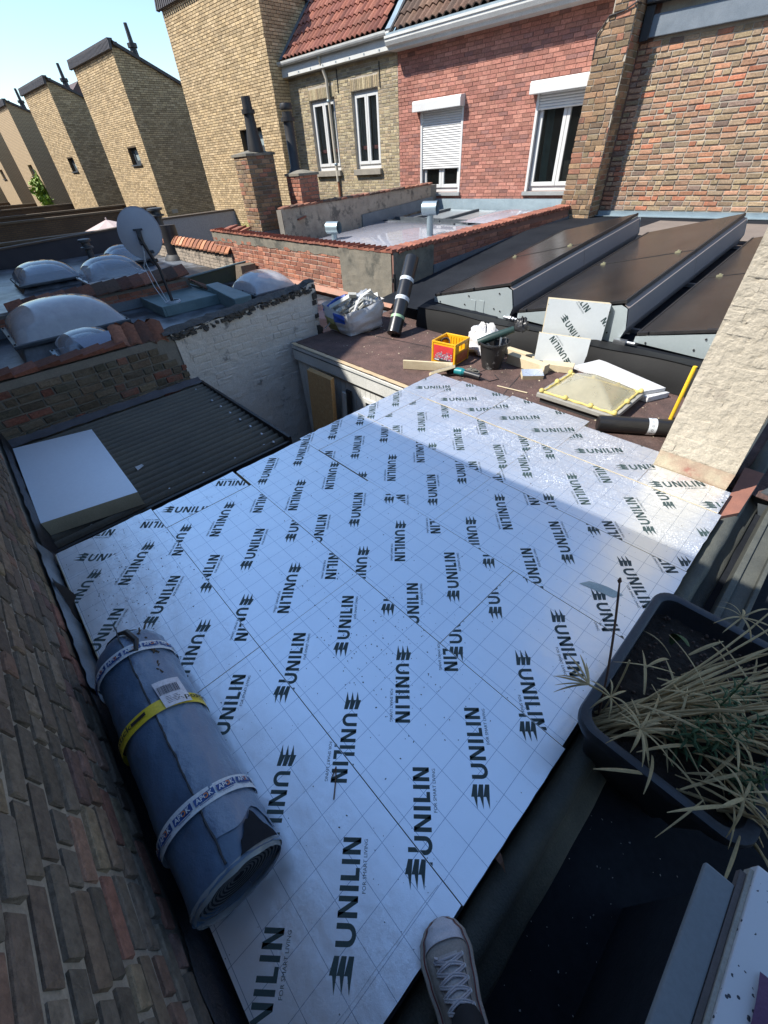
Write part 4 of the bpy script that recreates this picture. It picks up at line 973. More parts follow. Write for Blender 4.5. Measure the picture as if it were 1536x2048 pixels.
part('capping', MB().hexa([(-18.53, -2, 3.625), (-18.22, -2, 3.625), (-18.22, 5.9, 3.935), (-18.53, 5.9, 3.935)], [(-18.53, -2, 3.67), (-18.22, -2, 3.67), (-18.22, 5.9, 3.98), (-18.53, 5.9, 3.98)]).hexa([(-18.53, 5.9, 3.965), (-18.22, 5.9, 3.965), (-18.22, 10.5, 3.985), (-18.53, 10.5, 3.985)], [(-18.53, 5.9, 4.015), (-18.22, 5.9, 4.015), (-18.22, 10.5, 4.035), (-18.53, 10.5, 4.035)]), mat('capping_brown', (.13, .1, .075), (.09, .07, .055), 3), t)
far_br = NT('far_garden_brick'); kp = far_br.n('ShaderNodeSeparateXYZ', {0: far_br.geo.outputs['Position']})
bt = far_br.n('ShaderNodeTexBrick', {'Vector': far_br.n('ShaderNodeCombineXYZ', {0: kp.outputs[1], 1: kp.outputs[2]}), 'Color1': (.15, .095, .05), 'Color2': (.11, .07, .04), 'Mortar': (.08, .06, .045), 'Scale': 1., 'Mortar Size': .012, 'Brick Width': .21, 'Row Height': .066})
far_br.put(far_br.b.inputs['Base Color'], far_br.mix(1., bt.outputs['Color'], far_br.ramp(far_br.noise(.8, 5), [(.3, .75), (.7, 1.2)]), 'MULTIPLY')); far_br.b.inputs['Roughness'].default_value = .9
capb = mat('capping_brick', (.17, .125, .08), (.13, .1, .065), 3)
for n_, (u, zt_, v1, lab) in enumerate(((-19.6, 3.75, 5.6, 'nearest brown garden wall just beyond the dark coated wall'), (-25.2, 4.0, 8.9, 'tall brown brick garden wall in front of the tower houses, below the parasol'), (-29.8, 4.0, 8.8, 'brown garden wall at the foot of the second tower house'),
                          (-38.8, 4.0, 9.5, 'brown garden wall at the foot of the third tower house'), (-46.5, 4.0, 9.6, 'garden wall just behind the bright green shrub'), (-55, 4.02, 10, 'distant garden wall at the left edge'), (-64, 4.02, 10, 'farthest garden wall at the left edge'))):
    t = thing('garden_wall', lab, 'wall', (u, 4, 0), 'brown garden walls of the tower houses')
    part('face', MB().box(u-.22, u, -6, v1, 0, zt_), far_br.m, t)
    part('capping', MB().box(u-.26, u+.04, -6, v1, zt_, zt_+.07), capb, t)
    part('end_coping', MB().box(u-.3, u+.9, v1-.02, v1+.25, zt_-.25, zt_-.1), mat('pale_coping', (.42, .38, .3), (.34, .3, .25), 3), t)
# parasol
t = thing('garden_parasol', 'pale pinkish garden parasol peeping over a brown garden wall', 'parasol', (-21.6, 5.2, 0))
c = Vector((-21.6, 5.25, 3.98)); N8 = 8
for i in range(N8):
    a0, a1 = 2*PI*i/N8, 2*PI*(i+1)/N8; R = 1.35
    part('canopy_panel', MB().add([c, c+Vector((math.cos(a0)*R, math.sin(a0)*R, -.42)), c+Vector((math.cos((a0+a1)/2)*R*.93, math.sin((a0+a1)/2)*R*.93, -.46)), c+Vector((math.cos(a1)*R, math.sin(a1)*R, -.42))], [(0, 1, 2), (0, 2, 3)]), umbm, t)
part('pole', MB().tube([(-21.6, 5.25, 0), (-21.6, 5.25, 4.0)], .025, 8), white_pvc, t); part('finial', MB().lathe((-21.6, 5.25, 3.98), [(.03, 0), (.03, .04), (.0, .08)], 8), umbm, t)
# bright shrub
def leaf_cloud(mb, c, rx, ry, rz, n, s, up=0):
    for i in range(n):
        while 1:
            p = Vector((random.uniform(-1, 1), random.uniform(-1, 1), random.uniform(-1, 1)))
            if .25 < p.length < 1: break
        w = 1 + .35*noise.noise(p*2.3+c)
        p = c + Vector((p.x*rx*w, p.y*ry*w, p.z*rz*w)); d = Vector((random.gauss(0, 1), random.gauss(0, 1), random.gauss(0, .7)+up)).normalized(); e = d.orthogonal().normalized()
        k = s*random.uniform(.6, 1.4); mb.add([p-d*k, p+e*k*.42, p+d*k, p-e*k*.42], [(0, 1, 2, 3)])
for n_, (x, y, z, r, hh, lab) in enumerate(((-42.6, 7.5, 4.0, 1.15, 1.5, 'bright yellow-green shrub above the garden walls at the left'), (-56.5, 8.0, 3.9, .8, .9, 'second bright shrub tip at the far left edge'))):
    t = thing('garden_shrub', lab, 'shrub', (x, y, 0))
    mb = MB()
    for j in range(9):
        a = random.uniform(0, 6.3); q = Vector((x+math.cos(a)*r*random.uniform(.1, .8), y+math.sin(a)*r*random.uniform(.1, .8), z+random.uniform(-.3, hh*.8)))
        leaf_cloud(mb, q, r*.42, r*.42, hh*.5, 260, .15, .5)
    part('crown', mb, shrubm, t)
    part('trunk', MB().tube([(x, y, 0), (x+.05, y, 2), (x, y+.05, z+.4)], [.09, .07, .03], 7).tube([(x, y, 2), (x+.5, y+.2, z+.3)], [.05, .02], 6).tube([(x, y, 2.2), (x-.4, y-.2, z+.4)], [.05, .02], 6), bark, t)

def dome(name, label, x0, x1, y0, y1, z, curb, hgt, m, rot=0, group=None, flat=1.0, inner=True, fm=frame_dark, curbm=None, pw_=.5):
    t = thing(name, label, 'roof dome', ((x0+x1)/2, (y0+y1)/2, z), group)
    zc = z+curb
    part('curb', MB().hexa([(x0-.04, y0-.04, z), (x1+.04, y0-.04, z), (x1+.04, y1+.04, z), (x0-.04, y1+.04, z)], [(x0+.04, y0+.04, zc-.035), (x1-.04, y0+.04, zc-.035), (x1-.04, y1-.04, zc-.035), (x0+.04, y1-.04, zc-.035)]), curbm or bitumen_wet, t, bevel=.01)
    part('frame', MB().box(x0-.05, x1+.05, y0-.05, y1+.05, zc-.035, zc+.012), fm, t, bevel=.008)
    def d(a, b, k=1., ins=.0):
        x = x0+ins + a*(x1-x0-2*ins); y = y0+ins + b*(y1-y0-2*ins)
        e = (max(0, 1-abs(2*a-1)**2.6)*max(0, 1-abs(2*b-1)**2.6))**pw_
        return (x, y, zc+.014+hgt*k*e)
    part('dome_shell', MB().grid(28, 28, lambda a, b: d(a, b)), m, t, smooth=80)
    if inner: part('inner_shell', MB().grid(20, 20, lambda a, b: d(a, b, .78, .10)), m, t, smooth=80)
    part('underside', MB().box(x0, x1, y0, y1, zc+.0125, zc+.0135), mat('shaft_grey', (.12, .14, .16), (.09, .1, .12), 2), t)
    sc = MB()
    for a in (.03, .5, .97):
        for yy in (y0-.02, y1+.02): sc.lathe((x0+(x1-x0)*a, yy, zc+.01), [(.014, 0), (.014, .014), (.006, .02)], 8)
    part('screw_cap', sc, black_plastic, t, kind='stuff')
    return t
dome('roof_dome', 'largest frosted roof dome, nearest at the left edge behind the mossy brick wall', -8.72, -7.50, .10, 1.52, 3.3, .26, .36, dome_milk, inner=False)
dome('roof_dome', 'small clear double dome just behind the mossy brick wall beside the bent grey sheet', -6.98, -6.28, .42, 1.12, 3.3, .22, .24, dome_glass, fm=zinc)
dome('roof_dome', 'far left roof dome, low and clear with a dark frame', -14.6, -13.2, .90, 2.15, 3.302, .15, .34, dome_glass)
dome('roof_dome', 'clear double roof dome half hidden behind the dark ridge tiles', -12.6, -11.6, 1.98, 3.2, 3.302, .20, .38, dome_glass, fm=white_pvc)
dome('roof_dome', 'small roof dome directly behind the satellite dish', -14.9, -14.0, 3.08, 4.15, 3.302, .15, .36, dome_glass)
dome('roof_dome', 'milky roof dome near the white wall top and the red brick wall', -8.25, -7.30, 3.66, 4.48, 3.3, .2, .26, dome_milk, inner=False)
# bent grey sheet lying by the small dome
top('bent_sheet', MB().grid(10, 10, lambda a, b: (-6.32+.62*b-.0, .62+a*.62+.08*b, 3.66+.10*math.sin((1-b)*PI*.62)-.12*b)), mat('grey_sheet', (.22, .26, .34), (.19, .22, .3), 3, .5, .55), 'bent blue-grey sheet resting between the small dome and the mossy wall', 'sheet', smooth=60)
# teal lead tray and boxed upstand
mb = MB()
for a, b, c_, d_ in ((-9.70, -8.20, 2.28, 2.32), (-9.70, -8.24, 3.36, 3.40), (-8.24, -8.20, 2.32, 3.40), (-9.70, -9.66, 2.32, 3.36)): mb.box(a, b, c_, d_, 3.3, 3.47)
mb.box(-9.66, -8.24, 2.32, 3.36, 3.3, 3.44)
top('lead_tray', mb, teal, 'shallow teal lead-lined tray carrying the dish mast', 'roof tray', bevel=.01)
top('boxed_upstand', MB().hexa([(-8.75, 3.40, 3.3), (-7.25, 3.20, 3.3), (-7.25, 3.50, 3.3), (-8.75, 3.62, 3.3)], [(-8.78, 3.38, 3.55), (-7.22, 3.18, 3.55), (-7.22, 3.52, 3.55), (-8.78, 3.64, 3.55)]), teal, 'long teal box upstand in front of the milky dome', 'upstand', bevel=.015)
top('pale_edge_trim', MB().hexa([(-6.9, 1.3, 3.31), (-6.75, 1.3, 3.31), (-6.9, 2.3, 3.31), (-7.05, 2.3, 3.31)], [(-6.9, 1.3, 3.37), (-6.75, 1.3, 3.37), (-6.9, 2.3, 3.37), (-7.05, 2.3, 3.37)]), alu, 'pale metal edge trim on the left roof behind the slumped ridge tiles', 'trim')
top('lead_apron', MB().box(-9.355, -9.33, -1.5, 3.3, 3.31, 3.46), lead, 'lead apron along the foot of the tiled ridge wall', 'flashing')

# satellite dish
t = thing('satellite_dish', 'large grey satellite dish seen from behind on a black mast', 'satellite dish', (-8.52, 2.59, 3.44))
hub = Vector((-8.80, 2.60, 4.43)); ctr = Vector((-8.86, 2.58, 4.47))
ax = Vector((.83, -.42, .36)).normalized()           # back of the dish faces the camera's side
e1 = Vector((.45, .89, 0)).normalized(); e1 = (e1-ax*e1.dot(ax)).normalized(); e2 = ax.cross(e1).normalized()
if e2.z < 0: e2 = -e2
def dsh(r, a, k=0): return ctr + e1*(math.cos(a)*r*.335) + e2*(math.sin(a)*r*.375) + ax*((1-r*r)*.055+k)
mb = MB(); n = 40
for j in range(8):
    for i in range(n):
        a0, a1, r0, r1 = 2*PI*i/n, 2*PI*(i+1)/n, j/8, (j+1)/8
        for kk, fl in ((0, 1), (-.008, -1)):
            q = [dsh(r0, a0, kk), dsh(r1, a0, kk), dsh(r1, a1, kk), dsh(r0, a1, kk)]
            mb.add(q, [(0, 1, 2, 3) if fl > 0 else (3, 2, 1, 0)])
part('reflector', mb, dish_m, t)
part('rim', MB().tube([dsh(1, 2*PI*i/48, -.004) for i in range(49)], .009, 6), mat('dish_rim', (.33, .34, .38), None, 3), t, smooth=60)
part('bracket', MB().obox(ctr+ax*.085-e2*.08, e1, e2, ax, .035, .10, .025).obox(ctr+ax*.095+e2*.02, e1, e2, ax, .075, .014, .010).obox(ctr+ax*.11-e2*.13, e1, e2, ax, .028, .07, .04), black_metal, t, bevel=.006)
part('mast', MB().tube([(-8.52, 2.59, 3.44), (-8.66, 2.62, 3.95), ctr+ax*.16-e2*.1], .026, 10), black_metal, t, smooth=50)
part('feed_arm', MB().tube([ctr-e2*.35, ctr-e2*.40-ax*.33], .014, 6), black_metal, t)
part('clamp', MB().obox((-8.68, 2.60, 4.08), e1, e2, ax, .05, .02, .03).obox((-8.72, 2.6, 4.2), e1, e2, ax, .05, .02, .03), black_metal, t)
mb = MB().tube([ctr-e2*.2+ax*.1, (-8.72, 2.45, 4.05), (-8.60, 2.47, 3.75), (-8.50, 2.50, 3.47)], .006, 6)
mb.tube([ctr-e2*.3+ax*.1, (-8.8, 2.42, 4.0), (-8.66, 2.42, 3.7), (-8.48, 2.46, 3.46)], .006, 6)
for k_ in range(3): mb.tube([(-8.50+math.cos(a/14*2*PI)*(.14-.02*k_), 2.60+math.sin(a/14*2*PI)*(.12-.015*k_)+.01*k_, 3.452+.01*k_) for a in range(15)], .006, 6)
top('coax_cable', mb, white_tape, 'thin white cable hanging from the dish and coiled on the tray', 'cable')
# vents on the left roofs
def rvent(x, y, z0, z1, r, label, cap=True, lean=(0, 0)):
    t = thing('roof_vent', label, 'vent', (x, y, z0))
    p1 = Vector((x+lean[0], y+lean[1], z1))
    part('pipe', MB().tube([(x, y, z0), p1], [r*1.15, r], 14), frame_dark, t, smooth=50)
    part('collar', MB().lathe((x, y, z0), [(r*1.9, 0), (r*1.8, .05), (r*1.2, .12)], 14), lead, t, smooth=40)
    if cap: part('cap', MB().lathe(p1, [(r*1.3, -.02), (r*1.9, .0), (r*1.9, .03), (r*1.3, .05), (r*1.2, .13), (r*1.9, .15), (r*1.9, .2), (r*1.2, .21)], 14), frame_dark, t, smooth=40)
rvent(-14.5, 2.80, 3.302, 3.84, .08, 'capped grey roof vent between the far left domes')
rvent(-9.75, 3.0, 3.31, 3.58, .075, 'short capped roof vent just right of the dish mast')
t = thing('black_flue', 'fat black leaning flue behind the satellite dish', 'flue', (-14.3, 4.72, 3.3))
part('pipe', MB().tube([(-14.2, 4.90, 3.3), (-14.22, 4.92, 4.12)], [.24, .21], 16), black_plastic, t, smooth=50)
part('collar', MB().lathe((-14.2, 4.90, 3.3), [(.36, 0), (.34, .05), (.26, .14)], 16), bitumen, t, smooth=40)
rvent(-16.2, 5.4, 3.6, 4.22, .12, 'small black vent against the grey rendered wall', True)
# black bucket at the left edge
t = thing('black_tub', 'black plastic tub cut by the left edge beside the mossy wall', 'tub', (-5.75, -.18, 3.3))
part('body', MB().lathe((-5.75, -.18, 3.42), [(.13, 0), (.16, .26), (.18, .27), (.18, .30), (.155, .30), (.13, .05)], 20), black_plastic, t, smooth=45)
top('tub_block', MB().box(-5.95, -5.55, -.4, .02, 3.3, 3.42), bitumen, 'dark block under the black tub', 'block')

# ================================================================== CORRUGATED ROOF, FLASHING, WHITE SLAB
x0, x1, y0, y1 = -5.05, -3.08, -.47, 1.50
ZC = lambda x: 3.24 - (x+5.05)*.012
mb = MB(); n = 21*10
def cor(a, b):
    x = x0 + a*(x1-x0); return (x, y0+b*(y1-y0), ZC(x)+.034*math.cos(a*2*PI*21))
mb.grid(n, 6, cor); o_ = len(mb.v); mb.grid(n, 6, lambda a, b: (lambda p: (p[0], p[1], p[2]-.006))(cor(1-a, b)))
t = thing('corrugated_roof', 'dark corrugated sheet roof left of the silver boards', 'corrugated roof', ((x0+x1)/2, .5, 3.2))
part('sheet', mb, corr_m, t, smooth=60)
part('edge_strip', MB().box(-5.05, -3.05, 1.50, 1.53, 3.18, 3.29), black_metal, t, bevel=.004)
part('edge_strip', MB().box(-3.07, -3.04, -.46, 1.50, 3.14, 3.25), black_metal, t)
mb = MB()
for i in range(9): mb.lathe((-4.9+i*.22, 1.38, ZC(-4.5)+.014), [(.016, 0), (.016, .01), (.006, .02)], 8)
for i in range(6): mb.lathe((-3.18, -.2+i*.3, ZC(-3.2)+.014), [(.014, 0), (.014, .01), (.006, .02)], 8)
part('fixing_screw', mb, alu, t, kind='stuff')
struct('lean_to', MB().box(-5.04, -3.1, -.46, 1.46, 0, 3.17), limewash_old)
part_fl = top('wall_foot_flashing', MB().grid(40, 4, lambda a, b: (-5.035+b*.08, -.45+a*1.95, 3.345-.05*b+.012*noise.noise(Vector((a*16, b*2, 0))))), mat('flashing_grey', (.12, .12, .14), (.08, .08, .09), 6), 'crumpled grey flashing where the corrugated roof meets the mossy wall', 'flashing')
# box gutter between corrugated roof and boards
mb = MB(); mb.box(-3.04, -2.66, -.5, 1.5, 3.05, 3.12); mb.box(-2.70, -2.655, -.5, 2.87, 3.12, 3.42); mb.hexa([(-3.0, -.5, 3.12), (-2.72, -.5, 3.12), (-2.72, 1.46, 3.12), (-3.0, 1.46, 3.12)], [(-2.86, -.5, 3.3), (-2.72, -.5, 3.39), (-2.72, 1.46, 3.36), (-2.80, 1.46, 3.28)])
top('edge_gutter', mb, mat('wet_gutter', (.018, .014, .017), (.04, .035, .04), 7, .7, .35, bump=1, bscale=20, bdist=.02), 'dark wet gutter edge between the corrugated roof and the silver boards', 'gutter', bevel=.01)
t = thing('white_board_slab', 'thick blank white-faced insulation slab lying on the corrugated roof', 'insulation slab', (-3.9, -.15, 3.28))
A_, B_, C_, D_ = (-4.72, -.43), (-4.53, .20), (-3.12, .18), (-3.27, -.45)
cz = 3.375
part('foam_core', MB().hexa([(*A_, cz-.12), (*D_, cz-.12), (*C_, cz-.12), (*B_, cz-.12)], [(*A_, cz), (*D_, cz), (*C_, cz), (*B_, cz)]), mat('foam_grey', (.60, .52, .36), (.52, .45, .31), 6, .5, .9), t)
sl_m = mat('blank_foil', (.82, .87, .93), (.76, .81, .88), 1.6, .6, .45, metal=.3, fine=.02, dirt=(.45, .48, .52), dscale=2.2, dthr=.66)
part('facing', MB().hexa([(*A_, cz), (*D_, cz), (*C_, cz), (*B_, cz)], [(*A_, cz+.002), (*D_, cz+.002), (*C_, cz+.002), (*B_, cz+.002)]), sl_m, t)
top('paper_scrap', MB().grid(4, 4, lambda a, b: (-3.72+a*.08, .30+b*.06, 3.262+.02*a*b)), plastic_w, 'small white scrap on the corrugated roof beside the white slab', 'scrap')

# ================================================================== THE SILVER BOARDS
def board(x0, x1, y0, y1, tip, rot, label, dz=0., cut=None, tear=None):
    g = .0016; x0 += g; x1 -= g; y0 += g; y1 -= g
    zt_ = 3.5+dz; zb = 3.398
    cx, cy = (x0+x1)/2, (y0+y1)/2
    t = top('insulation_board', MB().box(x0, x1, y0, y1, zb, zt_-.0006), foam, label, 'insulation board', base=(cx, cy, zb), group='silver faced insulation boards covering the roof')
    # facing laid as a fine sheet, a hair uneven
    nx, ny = max(2, int((x1-x0)/.05)), max(2, int((y1-y0)/.05))
    jag = (lambda v, s: .006*noise.noise(Vector((v*23, s, 0)))) if tear else (lambda v, s: 0)
    def f(a, b):
        x, y = x0+a*(x1-x0), y0+b*(y1-y0)
        if tear and 'r' in tear and a > .999: x += .004+jag(y, 1)
        if tear and 'l' in tear and a < .001: x += -.006+2.5*jag(y, 4)
        if tear and 'b' in tear and b < .001: y += .004+2*jag(x, 7)
        return (x, y, zt_)
    o = part('foil_facing', MB().grid(nx, ny, f), FOIL, t)
    big, small = print_on(x0+.001, x1-.001, y0+.001, y1-.001, tip[0], tip[1], rot)
    if big: part('print', MB().tris(big, lambda a, b: (a, b, zt_+.0007)), ink, o, kind='stuff')
    if small: part('small_print', MB().tris(small, lambda a, b: (a, b, zt_+.0007)), inkt, o, kind='stuff')
    return t
board(-1.18, .022, -.415, .172, (-.088, -.205), 0, 'silver board under the near end of the blue roll, at the bottom of the photo', tear='r')
board(-2.36, -1.18, -.415, .172, (-1.675, .12), 0, 'silver board against the near brick wall beyond the blue roll', .001, tear='b')
board(-2.64, -2.36, -.415, .17, (-2.52, -.33), 1, 'crumpled narrow silver offcut in the corner by the dark gutter', -.004, tear='lb')
board(-1.18, .028, .172, .787, (-.863, .415), 0, 'silver board beside the black kerb, second row from the shoe', .0015, tear='r')
board(-2.36, -1.18, .172, .787, (-1.661, .659), 0, 'silver board directly above the far end of the blue roll', 0)
board(-2.60, -2.36, .17, .77, (-2.56, .22), 1, 'narrow silver offcut with sideways lettering by the white slab', .002, tear='l')
board(-.587, .02, .787, 1.392, (-.47, 1.08), 0, 'short silver board touching the planter corner', .001)
board(-1.77, -.587, .787, 1.392, (-.68, 1.013), 0, 'silver board in the middle of the roof, third row', .002)
board(-2.59, -1.77, .787, 1.385, (-2.30, 1.14), 0, 'silver board by the end of the corrugated roof, third row', 0, tear='l')
board(-1.16, .055, 1.392, 2.0, (-.39, 1.64), 0, 'silver board behind the planter with a torn white patch', .0015, tear='r')
board(-2.36, -1.16, 1.392, 1.995, (-1.251, 1.501), 0, 'silver board half in shade in the fourth row', 0)
board(-2.62, -2.36, 1.385, 1.995, (-2.4, 1.55), 0, 'narrow silver strip over the courtyard, fourth row', .001, tear='l')
board(-1.155, .05, 2.0, 2.60, (-.96, 2.16), 0, 'sunlit glittering silver board in front of the cream chimney', .002, tear='r')
board(-2.36, -1.155, 1.995, 2.60, (-1.93, 2.13), 0, 'sunlit silver board in the fifth row beside the pyramid rooflight row', 0)
board(-2.62, -2.36, 1.995, 2.60, (-2.41, 2.30), 0, 'narrow sunlit silver strip above the white timber siding', .001, tear='l')
board(-.43, .03, 2.60, 2.87, (-.36, 2.62), 1, 'thin silver strip wedged at the foot of the cream chimney', .002, tear='r')
board(-1.02, -.43, 2.60, 3.06, (-.90, 2.67), 1, 'silver board between the pyramid rooflight and the chimney', .001)
board(-1.75, -1.02, 2.60, 3.16, (-1.60, 2.72), 1, 'silver board just in front of the pyramid rooflight', 0)
board(-2.30, -1.75, 2.60, 3.12, (-2.2, 2.66), 1, 'silver board in front of the yellow crate', .002)
board(-2.62, -2.30, 2.60, 3.10, (-2.55, 2.70), 1, 'last silver board at the far left corner over the white siding', .001, tear='l')
top('knife_cut', MB().grid(30, 1, lambda a, b: (-.066+.012*a+b*.0022+.001*math.sin(a*20), -.40+a*.555, 3.5008)), mat('cut_foil', (.75,.8,.88), None, 9, rough=.3, metal=.5), 'long straight knife cut scored in the foil near the shoe', 'knife cut')
# foam sealed joint in the sun and debris on the foil
mb = MB()
for a, b in (((-2.3, 2.601), (-1.1, 2.601)), ((-1.1, 2.601), (.03, 2.601))):
    mb.grid(40, 1, lambda s, t_, a=a, b=b: (a[0]+(b[0]-a[0])*s, a[1]-.004+t_*(.008+.004*noise.noise(Vector((s*30, a[0], 0)))), 3.5035))
top('foam_joint', mb, foam, 'pale foam line sealing the joint across the sunlit boards', 'foam line')
def crumbs(n, f, s0, s1):
    mb = MB()
    for _ in range(n):
        p = Vector(f()); s = random.uniform(s0, s1)
        r = Matrix.Rotation(random.uniform(0, 3), 3, 'Z') @ Matrix.Rotation(random.uniform(0, 1), 3, 'X')
        vs = [p + r @ Vector((x*s, y*s*random.uniform(.4, 1), z*s*.5)) for x, y, z in ((-1, -1, 0), (1, -1, 0), (1, 1, 0), (-1, 1, 0), (0, 0, 1))]
        mb.add(vs, [(0, 1, 4), (1, 2, 4), (2, 3, 4), (3, 0, 4)])
    return mb
top('foam_crumbs', crumbs(260, lambda: (random.uniform(-4.6, -.5), random.uniform(3.15, 4.3), 3.405), .002, .007), mat('crumb', (.6, .52, .36), (.5, .42, .3), 9), 'pale foam crumbs scattered over the brown felt roof', 'crumbs', kind='stuff')
top('dirt_specks', crumbs(520, lambda: (lambda g: (max(-2.55, min(0, g[0])), max(-.38, min(2.5, g[1])), 3.5025))(random.choice(((random.gauss(-2.1, .25), random.gauss(-.15, .15)), (random.gauss(-.75, .22), random.gauss(.55, .16)), (random.uniform(-2.5, 0), random.uniform(-.3, 2.5))))), .0010, .0034), mat('speck', (.05, .05, .05), (.1, .09, .08), 9), 'dark dirt specks lying on the silver boards', 'dirt', kind='stuff')
top('roof_grit', crumbs(150, lambda: (random.uniform(.2, .75), random.uniform(-.5, .8), 3.283), .0008, .003), mat('grit', (.35, .35, .33), (.2, .2, .2), 9), 'small pale grit on the low black roof', 'grit', kind='stuff')
mb = MB().grid(6, 6, lambda a, b: (-.30+a*.16+.03*b, 1.55+b*.05+.03*a, 3.503+.012*math.sin(a*PI)*b))
top('torn_foil_flap', mb, mat('pale_foam_skin', (.62, .64, .56), (.55, .56, .5), 9), 'torn pale flap of facing on the board behind the planter', 'torn flap', smooth=60)
top('dry_twig', MB().tube([(-.53, .125, 3.506), (-.50, .10, 3.508), (-.455, .055, 3.505)], .0022, 5).tube([(-.53, .125, 3.506), (-.512, .09, 3.508)], .002, 5), reed, 'tiny dark twig lying on the board near the blue roll', 'twig')
top('bottom_leaf', MB().grid(4, 4, lambda a, b: (.028+.05*a, .335+.03*b*(1-a), 3.49+.02*math.sin(a*3)-.03*a)), reed, 'curled dry leaf hanging over the kerb', 'leaf')

# near wall: own building's rear wall with lead/bitumen upstand
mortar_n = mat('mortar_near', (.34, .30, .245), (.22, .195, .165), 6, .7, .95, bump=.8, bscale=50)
nw = thing('near_brick_wall', 'close brick wall running down the left side of the photo', 'wall', (-2.5, -.5, 0))
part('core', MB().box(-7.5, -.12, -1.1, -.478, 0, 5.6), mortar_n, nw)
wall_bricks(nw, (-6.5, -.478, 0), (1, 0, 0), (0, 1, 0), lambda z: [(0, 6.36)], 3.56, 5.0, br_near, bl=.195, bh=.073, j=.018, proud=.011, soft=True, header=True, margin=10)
def upst(a, b):
    x = -2.75 + a*2.62; w = .010*noise.noise(Vector((x*3, b*2, 0))); ragged = .03*noise.noise(Vector((x*7, 0, 5)))
    return (x, -.475 + .055*(1-b)**2 + .012 + w*.6, 3.40 + b*(.17+ragged))
part('bitumen_upstand', MB().grid(90, 8, upst), mat('upstand_bitumen', (.018, .019, .024), (.04, .042, .05), 6, .7, .45, bump=.8, bscale=30, bdist=.01), nw, smooth=70)
part('lead_flashing', MB().grid(60, 4, lambda a, b: (-2.72+a*1.25, -.452+.02*(1-b)+.006*noise.noise(Vector((a*20, b, 0))), 3.47+b*(.12+.02*noise.noise(Vector((a*13, 1, 0)))))), lead, nw, smooth=70)
part('end_flashing', MB().grid(40, 4, lambda a, b: (-5.0+a*2.25, -.45+.008*noise.noise(Vector((a*30, b, 0))), 3.22+b*(.30+.03*noise.noise(Vector((a*17, 2, 0)))))), mat('upstand_bitumen2', (.016, .015, .018), (.03, .03, .035), 6, .7, .5, bump=.8, bscale=30, bdist=.01), nw, smooth=70)
mb = MB().grid(10, 5, lambda a, b: (-2.30+a*.34, -.44+.05*math.sin(a*PI)*b, 3.60-.13*a-.05*b+.02*math.sin(a*9)))
part('torn_felt', mb, rubber, nw, smooth=60)
# storeys and eaves above, out of the picture: our house (lower eave) and its taller neighbours
bt_ = brick_mat('brick_plain', [(.2, .15, .1), (.24, .17, .11), (.18, .13, .09)])
ho = thing('own_house', 'brick house the photo is taken from, rising above the near wall', 'house', (-3, -4, 0))
part('wall', MB().box(-7.5, 6, -1.1, -.48, 5.6, 6.55).box(.9, 6, -1.1, -.48, 0, 5.6).box(-7.5, 6, -8.2, -8, 0, 6.55), bt_, ho)
def ev(x): return -.13 + .075*x
part('roof', MB().add([(-7.45, ev(-7.45), 6.56), (6.4, ev(6.4), 6.56), (6.4, -4.5, 8.9), (-7.45, -4.5, 8.9), (6.4, -8.6, 6.3), (-7.45, -8.6, 6.3), (-7.45, ev(-7.45), 6.44), (6.4, ev(6.4), 6.44)], [(0, 1, 2, 3), (3, 2, 4, 5), (7, 1, 0, 6), (6, 0, 3, 5), (1, 7, 4, 2), (7, 6, 5, 4)]), tile_old, ho)
hn = thing('tall_neighbour', 'taller neighbouring brick terrace on the left, out of the picture', 'house', (-30, -5, 0))
K_ = .616
part('wall', MB().add([(-90, -.5, 0), (-7.52, -.5, 0), (-7.52, -8, 0), (-90, -8, 0), (-90, -.5, 9.4), (-7.52, -.5, 9.4), (-7.52, -8, 9.4), (-90, -8, 9.4)], [(0, 1, 5, 4), (1, 2, 6, 5), (2, 3, 7, 6), (3, 0, 4, 7)]), bt_, hn)
def ridge(x0, x1): return [(x0, -.3, 9.38), (x1, -.3, 9.38), (x1, -6.3, 9.38+6*K_), (x0, -6.3, 9.38+6*K_), (x1, -12.3, 9.38), (x0, -12.3, 9.38)]
part('roof', MB().add(ridge(-90, -7.5), [(0, 1, 2, 3), (3, 2, 4, 5), (1, 4, 2), (0, 3, 5), (0, 5, 4, 1)]), tile_old, hn)

# ================================================================== SHED SIDING, OSB
t = thing('white_shed_front', 'white tongue-and-groove shed front below the brown felt roof', 'shed', (-3.8, 2.87, 0))
xs = -4.93; i = 0; WN = (-3.50, -2.95, 2.55, 2.99)
while xs < -2.68:
    w = .095
    if WN[0]-.03 < xs+w/2 < WN[1]+.03:
        part('siding_board', MB().box(xs+.003, xs+w-.003, 2.845, 2.87, WN[3]+.05, 3.19), white_wood, t)
        part('siding_board', MB().box(xs+.003, xs+w-.003, 2.845, 2.87, 0, WN[2]-.05), white_wood, t)
    else: part('siding_board', MB().box(xs+.003, xs+w-.003, 2.845, 2.87, 0, 3.19), white_wood, t)
    xs += w
part('backing', wall_slab(MB(), -4.93, -2.67, 0, 3.19, 2.871, 3.0, [WN]), mat('siding_groove', (.22, .22, .2), None, 5), t)
part('fascia', MB().box(-4.93, -2.67, 2.80, 2.845, 3.19, 3.375), white_wood, t, bevel=.006)
part('drip_edge', MB().box(-4.93, -2.67, 2.795, 2.80, 3.33, 3.34), frame_dark, t)
part('fascia_trim', MB().grid(50, 1, lambda a, b: (-4.93+a*2.26, 2.79+b*.06, 3.403+.006*noise.noise(Vector((a*30, b, 0))))), mat('raw_timber', (.55, .42, .27), (.48, .35, .2), 9), t)
